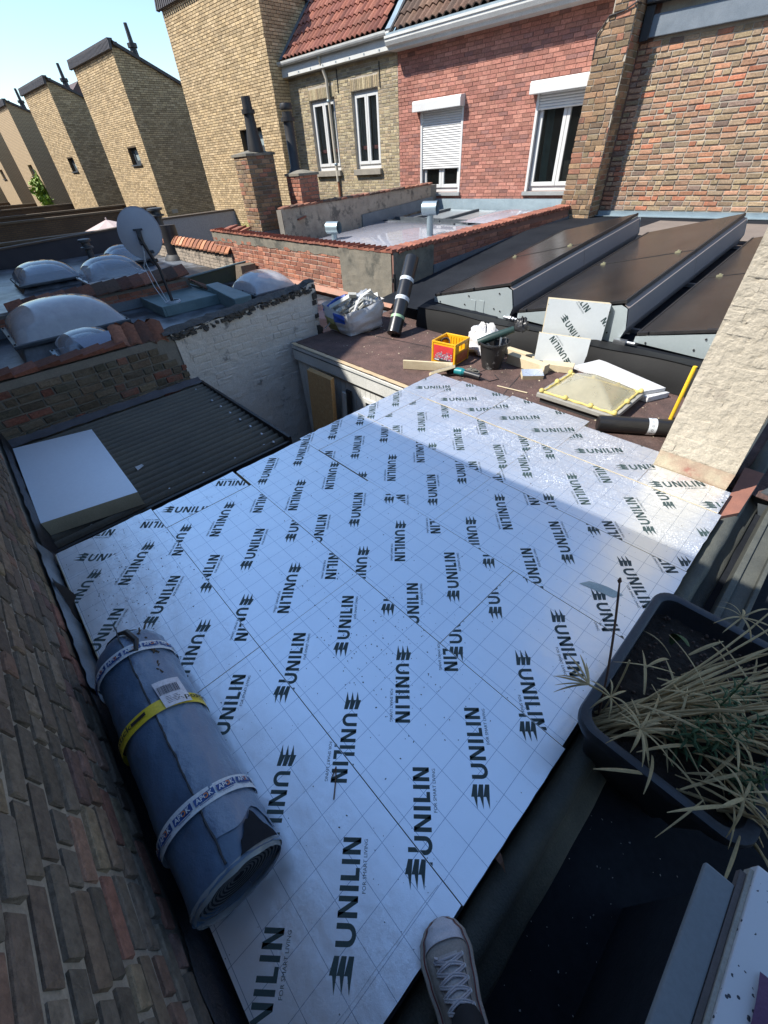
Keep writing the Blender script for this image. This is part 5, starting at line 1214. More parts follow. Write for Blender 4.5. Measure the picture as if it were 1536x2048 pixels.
w_ = part('window', MB().box(WN[0]-.05, WN[1]+.05, 2.83, 2.87, WN[3], WN[3]+.05).box(WN[0]-.05, WN[0], 2.83, 2.87, WN[2], WN[3]).box(WN[1], WN[1]+.05, 2.83, 2.87, WN[2], WN[3]).box(WN[0]-.05, WN[1]+.05, 2.83, 2.87, WN[2]-.05, WN[2]), white_wood, t)
part('pane', MB().box(WN[0], WN[1], 2.86, 2.865, WN[2], WN[3]), pane, w_); part('room', MB().box(WN[0]-.1, WN[1]+.1, 3.02, 3.04, WN[2]-.1, WN[3]+.1), room, w_)
for k_ in range(3):
    yy = 2.52 - k_*.026
    top('osb_board', MB().obox((-4.19+.012*k_, yy+.10, 2.01), X, Y, (0, .08, 1), .25, .011, 1.21), [osb], ('front sheet of the OSB boards leaning in the courtyard corner', 'middle sheet of the leaning OSB boards', 'rear sheet of the leaning OSB boards')[2-k_], 'OSB board', base=(-4.19, yy, .8), group='OSB boards leaning against the shed')
top('leaning_plank', MB().obox((-3.86, 2.70, 1.9), X, Y, (0, .08, 1), .035, .014, 1.13), white_wood, 'narrow white plank leaning beside the OSB boards', 'plank', base=(-3.86, 2.6, .8))
top('black_sheet', MB().obox((-3.79, 2.72, 1.9), X, Y, (0, .08, 1), .045, .012, 1.17), black_plastic, 'narrow black sheet leaning beside the white plank', 'sheet', base=(-3.79, 2.6, .7))

# ================================================================== SOLAR COLLECTORS
def collector(u0, label, L=3.34, n=2):
    W_, rise = 1.13, .265; v0 = 4.66; vj = L/n
    z0 = lambda v: zr(v)+.09
    t = thing('solar_collector_row', label, 'solar collector', (u0+.5, v0, 3.6), 'dark tilted solar collectors on the black roof')
    ev_ = Vector((0, 1, .102)).normalized(); en = Vector((0, -.102, 1)).normalized(); eu = Vector((W_, 0, rise)).normalized(); nn = eu.cross(ev_).normalized()
    o0 = Vector((u0, v0, z0(v0)))
    Wd = math.hypot(W_, rise)
    for i in range(n):
        c = o0 + ev_*(vj*(i+.5)) + eu*(Wd/2) + nn*.02
        part('collector_glass', MB().obox(c, eu, ev_, nn, Wd/2-.004, vj/2-.004, .012), pan_m, t)
        for s in (-1, 1):
            part('frame_edge', MB().obox(c+eu*(s*(Wd/2+.006)), eu, ev_, nn, .010, vj/2-.003, .018), black_metal, t)
        part('frame_edge', MB().obox(c-ev_*(vj/2-.008)+nn*.003, eu, ev_, nn, Wd/2, .006, .013), black_metal, t)
    for q in (.12, .86):
        c = o0 + ev_*vj + eu*(Wd*q) + nn*.04
        part('clamp', MB().obox(c, eu, ev_, nn, .03, .014, .008).lathe(c, [(.012, 0), (.012, .02), (.004, .022)], 8), mat('brass', (.5, .48, .3), (.4, .38, .25), 9, .5, .4, metal=.5), t)
    for q in (.04, .52):
        c = o0 - ev_*.006 + eu*(Wd*q) + nn*.032
        part('end_clip', MB().obox(c, eu, ev_, nn, .045, .02, .012), black_metal, t)
    # wedge side plate at each end
    for vv, s in ((v0-.02, -1), (v0+L+.02, 1)):
        zb = zr(vv)+.0; zt0 = z0(vv)
        poly = [(u0-.02, vv, zb+.04), (u0-.02, vv, zt0+.005), (u0+W_-.02, vv, zt0+rise-.005), (u0+W_+.045, vv, zt0+rise-.03), (u0+W_+.088, vv, zt0+rise-.215), (u0+W_+.045, vv, zb+.0), (u0+W_-.1, vv, zb+.0)]
        f = part('side_plate', MB().prism(poly, (0, .004*s, 0)), steel_pale, t)
        if s < 0:
            rv = MB()
            for a, b in ((.08, .35), (.45, .3), (.85, .25), (.9, .9), (.93, .18), (.5, .9)):
                p = Vector((u0+W_*a, vv-.008, zb+.03+b*(zt0-zb-.03+rise*a)*.9)); rv.lathe(p, [(.009, 0), (.009, .006)], 6, axis=(0, -1, 0))
            part('rivet', rv, black_metal, t, kind='stuff')
            part('pressed_tab', MB().box(u0+.60, u0+.68, vv-.010, vv-.006, zb+.02, zb+.15).box(u0+.73, u0+.81, vv-.010, vv-.006, zb+.02, zb+.16), steel_pale, t, bevel=.003)
    # wind deflector behind the high edge
    for i in range(n):
        a, b = v0+vj*i+.002, v0+vj*(i+1)-.002
        f = lambda v, k: (u0+W_+(.0, .045, .085, .05)[k], v, (z0(v)+rise-.008, z0(v)+rise-.035, z0(v)+rise-.215, zr(v)+.03)[k])
        part('wind_deflector', MB().add([f(a, k) for k in range(4)]+[f(b, k) for k in range(4)], [(0, 4, 5, 1), (1, 5, 6, 2), (2, 6, 7, 3)]), steel_taupe, t)
    for vv in (v0+.25, v0+L*.5, v0+L-.12):
        part('mounting_rail', MB().box(u0-.03, u0+W_+.22, vv, vv+.05, zr(vv)+.005, zr(vv)+.045), alu, t)
    return t
collector(-3.98, 'left solar collector row with its blue-grey end plate in full view')
collector(-2.66, 'middle solar collector row behind the leaning insulation boards', 3.5)
collector(-1.31, 'right solar collector row partly hidden by the cream chimney', 3.5)
t = thing('mounting_coupler', 'metal rail coupler between the left and middle collector rows', 'coupler', (-2.75, 4.6, 3.62))
part('bolt', MB().tube([(-2.84, 4.60, 3.66), (-2.66, 4.60, 3.66)], .018, 10).lathe((-2.76, 4.585, 3.665), [(.028, 0), (.028, .03)], 6, axis=(1, 0, 0)).lathe((-2.71, 4.585, 3.665), [(.024, 0), (.024, .02)], 6, axis=(1, 0, 0)), alu, t)
t = thing('mounting_coupler', 'metal rail coupler between the middle and right collector rows', 'coupler', (-1.42, 4.6, 3.62))
part('bolt', MB().box(-1.50, -1.38, 4.56, 4.62, 3.64, 3.68).tube([(-1.50, 4.60, 3.66), (-1.3, 4.60, 3.66)], .016, 10), alu, t)
top('roof_walk_pad', MB().grid(1, 1, lambda a, b: (-3.2+a*4.2, 8.45+b*1.75, zr(9)+.008)), mat('brown_pad', (.22, .18, .15), (.17, .14, .12), 2), 'brown felt strip behind the collectors at the foot of the far wall', 'roof strip')

# ================================================================== OBJECTS ON THE BROWN ROOF
def frame_of(a, b):                          # helper axes from a base line a->b
    a, b = Vector(a), Vector(b); d = (b-a).normalized(); n = Vector((-d.y, d.x, 0)).normalized(); return a, d, n
# leaning black roll of roofing felt
def wrap(mb, polys, c, ax, e0, r, s0, a0, sc=1.):
    """flat polygons bent round a cylinder: x -> round the roll, y -> along it"""
    ax = Vector(ax).normalized(); e0 = Vector(e0); e0 = (e0-ax*e0.dot(ax)).normalized(); e1_ = ax.cross(e0)
    for p in polys:
        mb.add([c + ax*(s0+y) + (e0*math.cos(a0+x/r) + e1_*math.sin(a0+x/r))*r for x, y in p], [tuple(range(len(p)))])
b, tp = Vector((-3.97, 3.80, 3.405)), Vector((-4.26, 4.47, 4.155))
ax = (tp-b).normalized(); b = b + Vector((0, 0, .04))
t = thing('felt_roll', 'black roll of roofing felt standing tilted with two white bands and a green band', 'felt roll', (-3.97, 3.8, 3.4))
part('roll', MB().lathe(b, [(.02, .0), (.03, .012), (.075, .0), (.092, .004), (.093, .02), (.093, 1.02), (.09, 1.035), (.075, 1.03), (.035, 1.035), (.03, 1.0), (.0, 1.0)], 36, axis=ax, cap=False), mat('felt_roll_black', (.012, .012, .013), (.018, .018, .019), 5, .5, .3, spec=.6, bump=.12, bscale=14), t, smooth=50)
for s, w, m in ((.70, .045, white_tape), (.44, .05, white_tape), (.20, .035, green_tape)):
    bd = part('band', MB().lathe(b, [(.0945, s), (.0945, s+w)], 36, axis=ax, cap=False), m, t, smooth=60)
    if m is white_tape:
        mb = MB(); e0 = (CAM-b)
        for q in range(10):
            wrap(mb, fit(text_polys('SOPRA' if False else '= - ='), -.3+q*.055, .014, .032, .012), b, ax, e0, .0952, s, 0)
        part('band_print', mb, mat('grey_ink', (.1, .1, .12), None, 5), bd)
# lying roll by the rooflight
b, tp = Vector((-.98, 3.235, 3.468)), Vector((-.20, 3.73, 3.468)); ax = (tp-b).normalized()
t = thing('felt_roll', 'black roll of roofing felt lying between the pyramid rooflight and the chimney', 'felt roll', (-.6, 3.48, 3.4))
part('roll', MB().lathe(b, [(.02, 0), (.06, 0), (.065, .004), (.065, .93), (.02, .935)], 30, axis=ax), MATS['felt_roll_black'], t, smooth=50)
bd = part('band', MB().lathe(b, [(.0662, .36), (.0662, .42)], 30, axis=ax, cap=False), white_tape, t, smooth=60)
mb = MB()
for q in range(8): wrap(mb, fit(text_polys('o'), -.12+q*.035, .02, .018, .018), b, ax, (CAM-b), .0668, .36, 0)
part('band_print', mb, MATS['grey_ink'], bd)

# rubble bag
t = thing('rubble_bag', 'open white woven rubble bag full of offcuts beside the black roll', 'bag', (-4.72, 3.72, 3.4))
P4 = [Vector(p) for p in ((-5.0, 3.50, 3.41), (-4.46, 3.46, 3.41), (-4.42, 4.02, 3.41), (-4.97, 4.06, 3.41))]
T4 = [Vector(p) for p in ((-5.05, 3.44, 3.74), (-4.42, 3.38, 3.70), (-4.36, 4.05, 3.78), (-5.0, 4.12, 3.76))]
cc = sum(P4, Vector())/4
def bag(a, b):
    q = a*4; i = min(int(q), 3); f = q-i
    f2 = f
    lo = P4[i].lerp(P4[(i+1) % 4], f2); hi = T4[i].lerp(T4[(i+1) % 4], f2)
    p = lo.lerp(hi, b); out = (p-cc); out.z = 0; out.normalize()
    p = p + out*(.055*math.sin(f*PI)*math.sin(b*PI*.9+.2) + .025*noise.noise(Vector((a*14, b*5, 0)))) + Z*(.03*noise.noise(Vector((a*9, b*3, 4)))*b)
    if f < .08 or f > .92: p = p - out*.02
    return p
mb = MB().grid(72, 18, bag); mb2 = MB().grid(72, 18, lambda a, b: bag(a, b) - ((bag(a, b)-cc)*Vector((1, 1, 0)).length*0) - (Vector((bag(a, b).x-cc.x, bag(a, b).y-cc.y, 0)).normalized()*.008))
part('sack', mb, fabric_w, t, smooth=80); part('sack_lining', mb2, fabric_w, t, smooth=80)
part('sack_bottom', MB().add([p for p in P4], [(0, 1, 2, 3)]), fabric_w, t)
def on_face(i, u0, u1, b0_, b1_, m, nm):
    mb = MB().grid(10, 8, lambda a, b: (lambda p: p + Vector((p.x-cc.x, p.y-cc.y, 0)).normalized()*.006)(bag((i+u0+a*(u1-u0))/4, b0_+b*(b1_-b0_)))); return part(nm, mb, m, t, smooth=80)
on_face(0, .06, .60, .05, .62, mat('bag_print', (.45, .36, .05), (.2, .22, .16), 30, .9, .8), 'printed_panel')
on_face(0, .55, .92, .55, .9, blue_pl, 'blue_print')
mb = MB()
for pts in (((-5.06, 3.46, 3.72), (-5.16, 3.40, 3.66), (-5.14, 3.36, 3.50), (-5.02, 3.38, 3.42), (-4.86, 3.42, 3.52), (-4.80, 3.43, 3.66)), ((-4.42, 3.5, 3.70), (-4.38, 3.6, 3.86), (-4.40, 3.8, 3.88), (-4.36, 3.95, 3.78))):
    P_ = [Vector(p) for p in pts]
    sm = []
    for i in range(len(P_)-1):
        for k_ in range(5):
            f = k_/5; p0, p1, p2, p3 = P_[max(i-1, 0)], P_[i], P_[i+1], P_[min(i+2, len(P_)-1)]
            sm.append(.5*((2*p1)+(p2-p0)*f+(2*p0-5*p1+4*p2-p3)*f*f+(3*p1-p0-3*p2+p3)*f**3))
    sm.append(P_[-1]); o_ = len(mb.v)
    for p in sm: mb.v += [p-Z*.0-X*.012, p+X*.012+Y*.01]
    for i in range(len(sm)-1): mb.f.append((o_+2*i, o_+2*i+1, o_+2*i+3, o_+2*i+2))
part('handle', mb, fabric_w, t)
mb = MB()
for i in range(26):
    p = Vector((random.uniform(-4.95, -4.5), random.uniform(3.5, 3.98), random.uniform(3.62, 3.80)))
    a = Vector((random.gauss(0, 1), random.gauss(0, 1), random.gauss(0, .5))).normalized(); b_ = a.orthogonal().normalized()
    mb.obox(p, a, b_, a.cross(b_), random.uniform(.06, .17), random.uniform(.03, .08), random.uniform(.006, .02))
part('offcuts', mb, mat('pale_offcuts', (.6, .58, .5), (.35, .36, .36), 4, .9, .7), t, kind='stuff')
part('film_wad', MB().grid(24, 24, lambda a, b: (-4.80+a*.36+.02*noise.noise(Vector((a*8, b*8, 0))), 3.72+b*.34, 3.74+.13*math.sin(a*PI)*math.sin(b*PI)+.05*noise.noise(Vector((a*9, b*9, 3))))), glass_mat('clear_film', (.85, .87, .9), (.6, .62, .66), .45, .12), t, smooth=80)
part('blue_tube', MB().tube([(-4.98, 3.45, 3.66), (-4.80, 3.56, 3.80), (-4.68, 3.62, 3.84)], .03, 12), blue_pl, t, smooth=50)

# yellow bottle crate
t = thing('yellow_crate', 'open yellow bottle crate with a red printed side and a ring of tape inside', 'crate', (-2.88, 3.66, 3.405))
o, d, n = frame_of((-3.03, 3.50, 3.405), (-2.74, 3.535, 3.405))
Wc, Dc, Hc, th = .30, .29, .235, .012
def cb(mb, a0, a1, b0_, b1_, z0, z1): return mb.obox(o+d*((a0+a1)/2)+n*((b0_+b1_)/2)+Z*((z0+z1)/2), d, n, Z, (a1-a0)/2, (b1_-b0_)/2, (z1-z0)/2)
mb = MB(); cb(mb, 0, Wc, 0, Dc, 0, .012)
for a0, a1, b0_, b1_ in ((0, Wc, 0, th), (0, Wc, Dc-th, Dc), (0, th, th, Dc-th)): cb(mb, a0, a1, b0_, b1_, .012, Hc)
# right side with a hand hole
cb(mb, Wc-th, Wc, th, Dc-th, .012, .14); cb(mb, Wc-th, Wc, th, .085, .14, .195); cb(mb, Wc-th, Wc, .205, Dc-th, .14, .195); cb(mb, Wc-th, Wc, th, Dc-th, .195, Hc)
part('crate_body', mb, yellow_p, t, bevel=.004)
mb = MB()
for a0, a1, b0_, b1_ in ((-.006, Wc+.006, -.006, .006), (-.006, Wc+.006, Dc-.006, Dc+.006), (-.006, .006, 0, Dc), (Wc-.006, Wc+.006, 0, Dc)): cb(mb, a0, a1, b0_, b1_, Hc-.014, Hc+.003)
for a, b_ in ((0, 0), (Wc, 0), (Wc, Dc), (0, Dc)): cb(mb, a-.014 if a else -.006, a+.006 if a else .014, b_-.014 if b_ else -.006, b_+.006 if b_ else .014, 0, Hc-.014)
part('rim', mb, yellow_p, t, bevel=.003)
mb = MB()
for i in range(7): cb(mb, .03+i*.036, .036+i*.036, Dc-th-.006, Dc-th, .02, Hc-.02)
for i in range(5): cb(mb, th, th+.006, .04+i*.05, .046+i*.05, .02, Hc-.02)
part('inner_rib', mb, yellow_p, t)
pp = part('printed_side', MB().obox(o+d*.15-n*.0065+Z*.115, d, n, Z, .125, .0012, .085), red_ink, t)
F2 = lambda a, b: o+d*(.025+a*.25)-n*.0082+Z*(.03+b*.17)
dots = [[], [], []]
for i in range(190):
    a, b_ = random.uniform(.08, .95), .12+.5*random.random()**1.3; s = random.uniform(.012, .022)
    if b_ > .55*math.sin(a*2.6)+.2: continue
    dots[i % 3].append([(a-s, b_-s*1.3), (a+s*.8, b_-s), (a+s, b_+s*1.8), (a-s*.7, b_+s*1.4)])
for q, m in zip(dots, (white_tape, blue_ink, mat('mint_print', (.2, .5, .5), None, 4))): part('printed_figures', MB().tris(q, F2), m, pp)
part('sale_label', MB().tris([[(.03, .0), (.97, .0), (.97, .13), (.03, .13)]], lambda a, b: F2(a, b)-n*.0006), mat('label_black', (.02, .02, .02), None, 4), pp)
part('sale_label_text', MB().tris(fit(text_polys('FROM 1.29'), .10, .03, .5, .07), lambda a, b: F2(a, b)-n*.0012) if False else MB().tris([[(.06, .03), (.30, .03), (.30, .10), (.06, .10)]], lambda a, b: F2(a, b)-n*.0012), white_tape, pp)
pr_ = part('printed_end', MB().obox(o+d*(Wc+.0065)+n*.145+Z*.07, d, n, Z, .0012, .115, .05), mat('print_dark_red', (.3, .02, .03), (.5, .2, .05), 30, .9, .4), t)
part('tape_ring', MB().lathe(o+d*.07+n*.16+Z*.17, [(.045, 0), (.055, 0), (.055, .03), (.045, .03), (.045, 0)], 20, axis=(.3, -.5, .8), cap=False), black_plastic, t, smooth=50)
# white plastic bag behind
def blob(c, rx, ry, rz, amp, fr, seed):
    return lambda a, b: (lambda th_, ph: Vector(c)+Vector((math.cos(th_)*math.cos(ph)*rx, math.sin(th_)*math.cos(ph)*ry, max(math.sin(ph), -.35)*rz))*(1+amp*noise.noise(Vector((math.cos(th_)*fr, math.sin(th_)*fr, ph*fr+seed)))))(a*2*PI, -PI/2+b*PI)
top('white_plastic_bag', MB().grid(36, 20, blob((-2.72, 4.06, 3.50), .20, .14, .20, .45, 2.4, 3)), plastic_w, 'crumpled white plastic bag between the yellow crate and the black bucket', 'plastic bag', base=(-2.72, 4.06, 3.4), smooth=70)
# bucket with tools
t = thing('mortar_bucket', 'black mortar-stained bucket holding tools', 'bucket', (-2.44, 3.83, 3.405))
bc = Vector((-2.42, 3.80, 3.405))
part('bucket', MB().lathe(bc, [(.0, .004), (.105, 0), (.150, .25), (.163, .255), (.163, .275), (.148, .275), (.102, .012), (.0, .012)], 32, cap=False), mat('stained_black', (.015, .015, .016), (.03, .03, .03), 6, .5, .45, dirt=(.35, .35, .34), dscale=9, dthr=.56), t, smooth=45)
part('bail_handle', MB().tube([bc+Vector((math.cos(a)*.155, math.sin(a)*.155, .255+.0)) for a in [PI*.2+i/12*PI for i in range(13)]], .005, 6), alu, t)
t2 = thing('power_tool', 'dark green power tool wrapped in a black bag sticking out of the bucket', 'power tool', (-2.42, 3.8, 3.6))
dg = mat('dark_green_tool', (.015, .035, .03), (.02, .05, .045), 5, .5, .45)
part('tool_body', MB().tube([(-2.56, 3.70, 3.66), (-2.46, 3.78, 3.71), (-2.30, 3.95, 3.78)], [.035, .042, .034], 12), dg, t2, smooth=50)
part('black_wrap', MB().grid(20, 14, blob((-2.25, 4.0, 3.80), .07, .07, .085, .6, 3, 8)), black_plastic, t2, smooth=60)
part('handle_grip', MB().tube([(-2.52, 3.74, 3.69), (-2.50, 3.82, 3.60), (-2.44, 3.86, 3.54)], .02, 10).tube([(-2.36, 3.82, 3.72), (-2.33, 3.78, 3.58), (-2.38, 3.76, 3.46)], .012, 8), alu, t2, smooth=50)
part('blade', MB().obox((-2.38, 3.86, 3.63), (1, .3, .3), (-.3, 1, 0), (-.2, 0, 1), .07, .002, .06), alu, t2)
# glove / cutter offcuts near
top('work_glove', MB().grid(18, 12, blob((-2.46, 3.50, 3.43), .075, .05, .03, .7, 3, 2)), mat('dirty_glove', (.16, .15, .12), (.05, .05, .05), 14, .9, .9), 'dirty work glove lying in front of the black bucket', 'glove', base=(-2.46, 3.5, 3.4), smooth=60)
t = thing('angle_grinder', 'small teal and black angle grinder lying by the silver boards', 'angle grinder', (-2.5, 3.38, 3.41))
part('motor_housing', MB().tube([(-2.58, 3.36, 3.455), (-2.50, 3.38, 3.455)], [.036, .04], 14).tube([(-2.50, 3.38, 3.455), (-2.47, 3.385, 3.455)], [.04, .028], 14), teal_pl, t, smooth=40)
part('grip', MB().tube([(-2.47, 3.385, 3.455), (-2.38, 3.40, 3.45), (-2.30, 3.42, 3.44)], [.028, .026, .03], 12), black_plastic, t, smooth=40)
part('disc', MB().lathe((-2.62, 3.35, 3.44), [(.0, 0), (.058, 0), (.058, .003), (.0, .003)], 24, axis=(.2, -.2, 1), cap=False).lathe((-2.62, 3.35, 3.44), [(.03, 0), (.03, .03)], 14), black_metal, t)
part('cord', MB().tube([(-2.30, 3.42, 3.44), (-2.2, 3.46, 3.41), (-2.16, 3.56, 3.41), (-2.25, 3.62, 3.41)], .004, 6), black_plastic, t)
# foam strips and offcuts
def strip(name, label, a, b, w, hgt, tilt=0, m=foam, foil=None, cat='foam strip'):
    a, d, n = frame_of(a, b); L = (Vector(b)-Vector(a)).length; R = Matrix.Rotation(tilt, 3, d); nn, zz = R @ n, R @ Z
    c = a + d*(L/2) + nn*(w/2)*0 + zz*(hgt/2)
    t = top(name, MB().obox(c, d, nn, zz, L/2, w/2, hgt/2), m, label, cat, base=a, bevel=.003)
    if foil: part('foil_facing', MB().obox(c+zz*(hgt/2+.0008), d, nn, zz, L/2, w/2, .0007), foil, t)
    return t
strip('foam_strip', 'long foam strip standing on edge left of the yellow crate', (-3.14, 3.14, 3.405), (-2.66, 3.42, 3.405), .022, .10, .1)
strip('foam_strip', 'long square foam beam between the bucket and the leaning boards', (-2.34, 4.02, 3.405), (-1.86, 3.97, 3.405), .09, .10, 0)
strip('foam_strip', 'second foam beam behind, running to the leaning boards', (-2.58, 4.24, 3.405), (-2.05, 4.18, 3.405), .07, .07, 0)
t = strip('board_offcut', 'silver offcut propped on the boards beside the angle grinder', (-2.74, 3.14, 3.43), (-2.60, 3.37, 3.47), .10, .03, -.5, foil=FOIL, cat='offcut')
strip('board_offcut', 'small silver offcut lying below the leaning boards', (-2.02, 3.76, 3.405), (-1.86, 3.90, 3.405), .12, .05, .2, foil=FOIL, cat='offcut')
strip('foam_strip', 'thin pale foam sliver lying left of the pyramid rooflight', (-2.08, 3.42, 3.405), (-1.76, 3.46, 3.41), .012, .008)
strip('foam_block', 'beige foam block supporting the leaning boards', (-1.98, 4.10, 3.405), (-1.68, 4.20, 3.405), .12, .07, cat='foam block')
# leaning insulation boards
def leaning(label, a, b, hgt, th_, lean, tip, grp, face):
    a, d, n = frame_of(a, b); L = (Vector(b)-Vector(a)).length
    R = Matrix.Rotation(-lean, 3, d); up, nn = R @ Z, R @ n   # nn points away from the viewer
    c = a + d*(L/2) + up*(hgt/2) + nn*(th_/2)
    t = top('leaning_board', MB().obox(c, d, nn, up, L/2, th_/2, hgt/2), foam, label, 'insulation board', base=a, group=grp)
    f = part('foil_facing', MB().obox(c-nn*(th_/2+.001), d, nn, up, L/2, .0008, hgt/2), face, t)
    big, small = print_on(.004, L-.004, .004, hgt-.004, tip[0], tip[1], tip[2], per=(.8, .305))
    fn = lambda x, y: a + d*x + up*y - nn*.0025
    part('print', MB().tris([list(p) for p in big], fn), ink, f, kind='stuff'); part('small_print', MB().tris(small, fn), inkt, f, kind='stuff')
    return t
lit = mat('matt_facing', (.66, .69, .70), (.58, .62, .63), 2, .6, .5, metal=.15, bump=.2, bscale=9, bdist=.01, fine=.02)  # pale matt facing of the leaning boards
leaning('taller white-faced insulation board leaning upright against the middle collector', (-2.11, 4.22, 3.475), (-1.60, 4.53, 3.43), .56, .09, .10, (.0, .484, 0), 'boards leaning by the collectors', lit)
leaning('smaller insulation board leaning on the front of the taller one', (-2.08, 4.09, 3.475), (-1.63, 4.33, 3.43), .27, .05, .14, (.37, .0, 0), 'boards leaning by the collectors', lit)
t = thing('white_sheet_stack', 'bright white foam sheets lying behind the pyramid rooflight', 'foam sheets', (-1.2, 4.2, 3.405))
part('sheet', MB().prism([(-1.62, 4.05, 3.50), (-.92, 3.98, 3.46), (-.80, 4.18, 3.46), (-1.5, 4.36, 3.50)], (0, 0, .035)), plastic_w, t, bevel=.004)
part('sheet', MB().prism([(-1.2, 4.0, 3.405), (-.86, 3.98, 3.405), (-.76, 4.2, 3.405), (-1.15, 4.24, 3.405)], (0, 0, .05)), plastic_w, t, bevel=.004)

# pyramid rooflight with yellow sealant
t = thing('pyramid_rooflight', 'old pyramid rooflight with cream glazing and yellow sealant round its frame', 'rooflight', (-1.26, 3.66, 3.4))
x0, x1, y0, y1 = -1.62, -.90, 3.36, 3.97
part('curb', MB().box(x0+.03, x1-.03, y0+.03, y1-.03, 3.40, 3.455), bitumen, t)
part('frame', MB().box(x0, x1, y0, y0+.05, 3.455, 3.495).box(x0, x1, y1-.05, y1, 3.455, 3.495).box(x0, x0+.05, y0+.05, y1-.05, 3.455, 3.495).box(x1-.05, x1, y0+.05, y1-.05, 3.455, 3.495), mat('weathered_frame', (.35, .34, .31), (.25, .24, .21), 8, .6, .5), t, bevel=.006)
def pyr(a, b, k=1., ins=.05):
    x, y = x0+ins+a*(x1-x0-2*ins), y0+ins+b*(y1-y0-2*ins); e = min(1-abs(2*a-1), 1-abs(2*b-1))
    return (x, y, 3.50+k*.165*(e**.8))
part('pyramid', MB().grid(24, 24, lambda a, b: pyr(a, b)), dome_cream, t, smooth=25)
part('inner_pyramid', MB().grid(20, 20, lambda a, b: pyr(a, b, .72, .09)), dome_cream, t, smooth=25)
part('liner', MB().box(x0+.05, x1-.05, y0+.05, y1-.05, 3.485, 3.49), mat('cream_liner', (.56, .52, .38), (.46, .43, .3), 3), t)
mb = MB()
for (a, b_) in (((x0+.04, y0+.04), (x1-.04, y0+.04)), ((x1-.04, y0+.04), (x1-.04, y1-.04)), ((x1-.04, y1-.04), (x0+.04, y1-.04)), ((x0+.04, y1-.04), (x0+.04, y0+.04))):
    mb.tube([(a[0]+(b_[0]-a[0])*i/12, a[1]+(b_[1]-a[1])*i/12, 3.502+.003*math.sin(i*3)) for i in range(13)], [.011+.003*math.sin(i*2.3) for i in range(13)], 8)
part('sealant_bead', mb, yellow_s, t, smooth=60)
for a in (.04, .36, .68, .96):
    for y in (y0+.035, y1-.035): part('sealant_cap', MB().lathe((x0+(x1-x0)*a, y, 3.505), [(.024, 0), (.023, .014), (.014, .026), (.0, .029)], 12), yellow_s, t, smooth=60)
for y in ((y0+y1)/2,):
    for x in (x0+.035, x1-.035): part('sealant_cap', MB().lathe((x, y, 3.505), [(.024, 0), (.023, .014), (.014, .026), (.0, .029)], 12), yellow_s, t, smooth=60)

# cream painted chimney on the right
t = thing('cream_chimney', 'cream painted brick chimney at the right edge with peeled red foot', 'chimney', (-.22, 3.1, 3.4))
def cx1(z): return .0 - max(0, z-3.6)*.07
part('core', MB().hexa([(-.43, 2.895, 3.4), (-.005, 2.895, 3.4), (-.005, 3.6, 3.4), (-.43, 3.6, 3.4)], [(-.43, 2.895, 6.6), (-.10, 2.895, 6.6), (-.10, 3.6, 6.6), (-.43, 3.6, 6.6)]), cream_paint, t)
wall_bricks(t, (-.43, 2.896, 0), (1, 0, 0), (0, -1, 0), lambda z: [(.0, .43+cx1(z))], 3.62, 6.3, cream_paint, bl=.205, bh=.068, j=.016, proud=.008, soft=True)
part('render_skin', MB().grid(40, 130, lambda a, b: (-.4315+a*(.4315+cx1(3.6+b*2.6)), 2.889+.007*noise.noise(Vector((a*9, b*60, 1)))+.006*noise.noise(Vector((a*26, b*150, 4))), 3.60+b*2.6)), cream_paint, t, smooth=80)
part('peeled_foot', MB().grid(24, 10, lambda a, b: (-.43+a*.43, 2.884+.006*noise.noise(Vector((a*12, b*5, 1)))-.012*(1-b), 3.415+b*.20)), mat('peeled_red', (.40, .35, .25), (.28, .17, .125), 5, .35, .9, bump=.8, bscale=30, dirt=(.26, .10, .075), dscale=5, dthr=.55), t, smooth=80)
top('yellow_gas_pipe', MB().tube([(-.60, 3.80, 3.405), (-.60, 3.80, 3.86)], .015, 10), mat('gas_yellow', (.8, .5, .02), (.75, .46, .02), 4), 'slim bright yellow pipe rising beside the cream chimney', 'pipe', base=(-.6, 3.8, 3.4), smooth=50)
top('dark_roll_end', MB().lathe((.22, 3.15, 3.32), [(.0, 0), (.10, 0), (.10, .8), (0, .8)], 24, axis=(.2, 1, 0)), frame_dark, 'dark round bundle in the shade behind the cream chimney', 'bundle', base=(.3, 3.2, 3.28), smooth=50)

# ================================================================== BIG BLUE ROLL
R_ = .138; a_, b_ = Vector((-1.52, -.268, 3.502+R_)), Vector((-.452, -.272, 3.502+R_)); ax = (b_-a_).normalized(); Lr = (b_-a_).length
t = thing('wrapped_roll', 'large roll of membrane wrapped in blue-grey film with white and yellow tapes', 'membrane roll', (-1, -.27, 3.5))
def rp(s, an, r):                            # s along, angle from top towards +v
    return a_ + ax*s + (Z*math.cos(an) + Y*math.sin(an))*r
def skin(a, b):
    s = a*Lr; an = -PI + b*2*PI
    w = .006*noise.noise(Vector((s*7, an*1.2, 0))) + .0035*noise.noise(Vector((s*26+an*3, an*4, 2)))
    r = R_ + w
    if s < .12: r -= (.12-s)**2*4.5; 
    return rp(s, an, r)
part('film_wrap', MB().grid(110, 60, skin), film, t, smooth=80)
part('lighter_film', MB().grid(100, 24, lambda a, b: (lambda s, an: rp(s, an, R_+.004+.006*noise.noise(Vector((s*7, an*1.2, 0)))+.0045*noise.noise(Vector((s*20+an*4, an*6, 5))) - ((.12-s)**2*4.5 if s < .12 else 0)))(.0+a*(Lr-.09+.05*math.sin(b*9)*b), .10+.03*noise.noise(Vector((a*14, 0, 0)))*(1 if b < .02 else 0)+b*1.75)), film_pale, t, smooth=80)  # paler film on this side, plastic sheen partly put into its colour
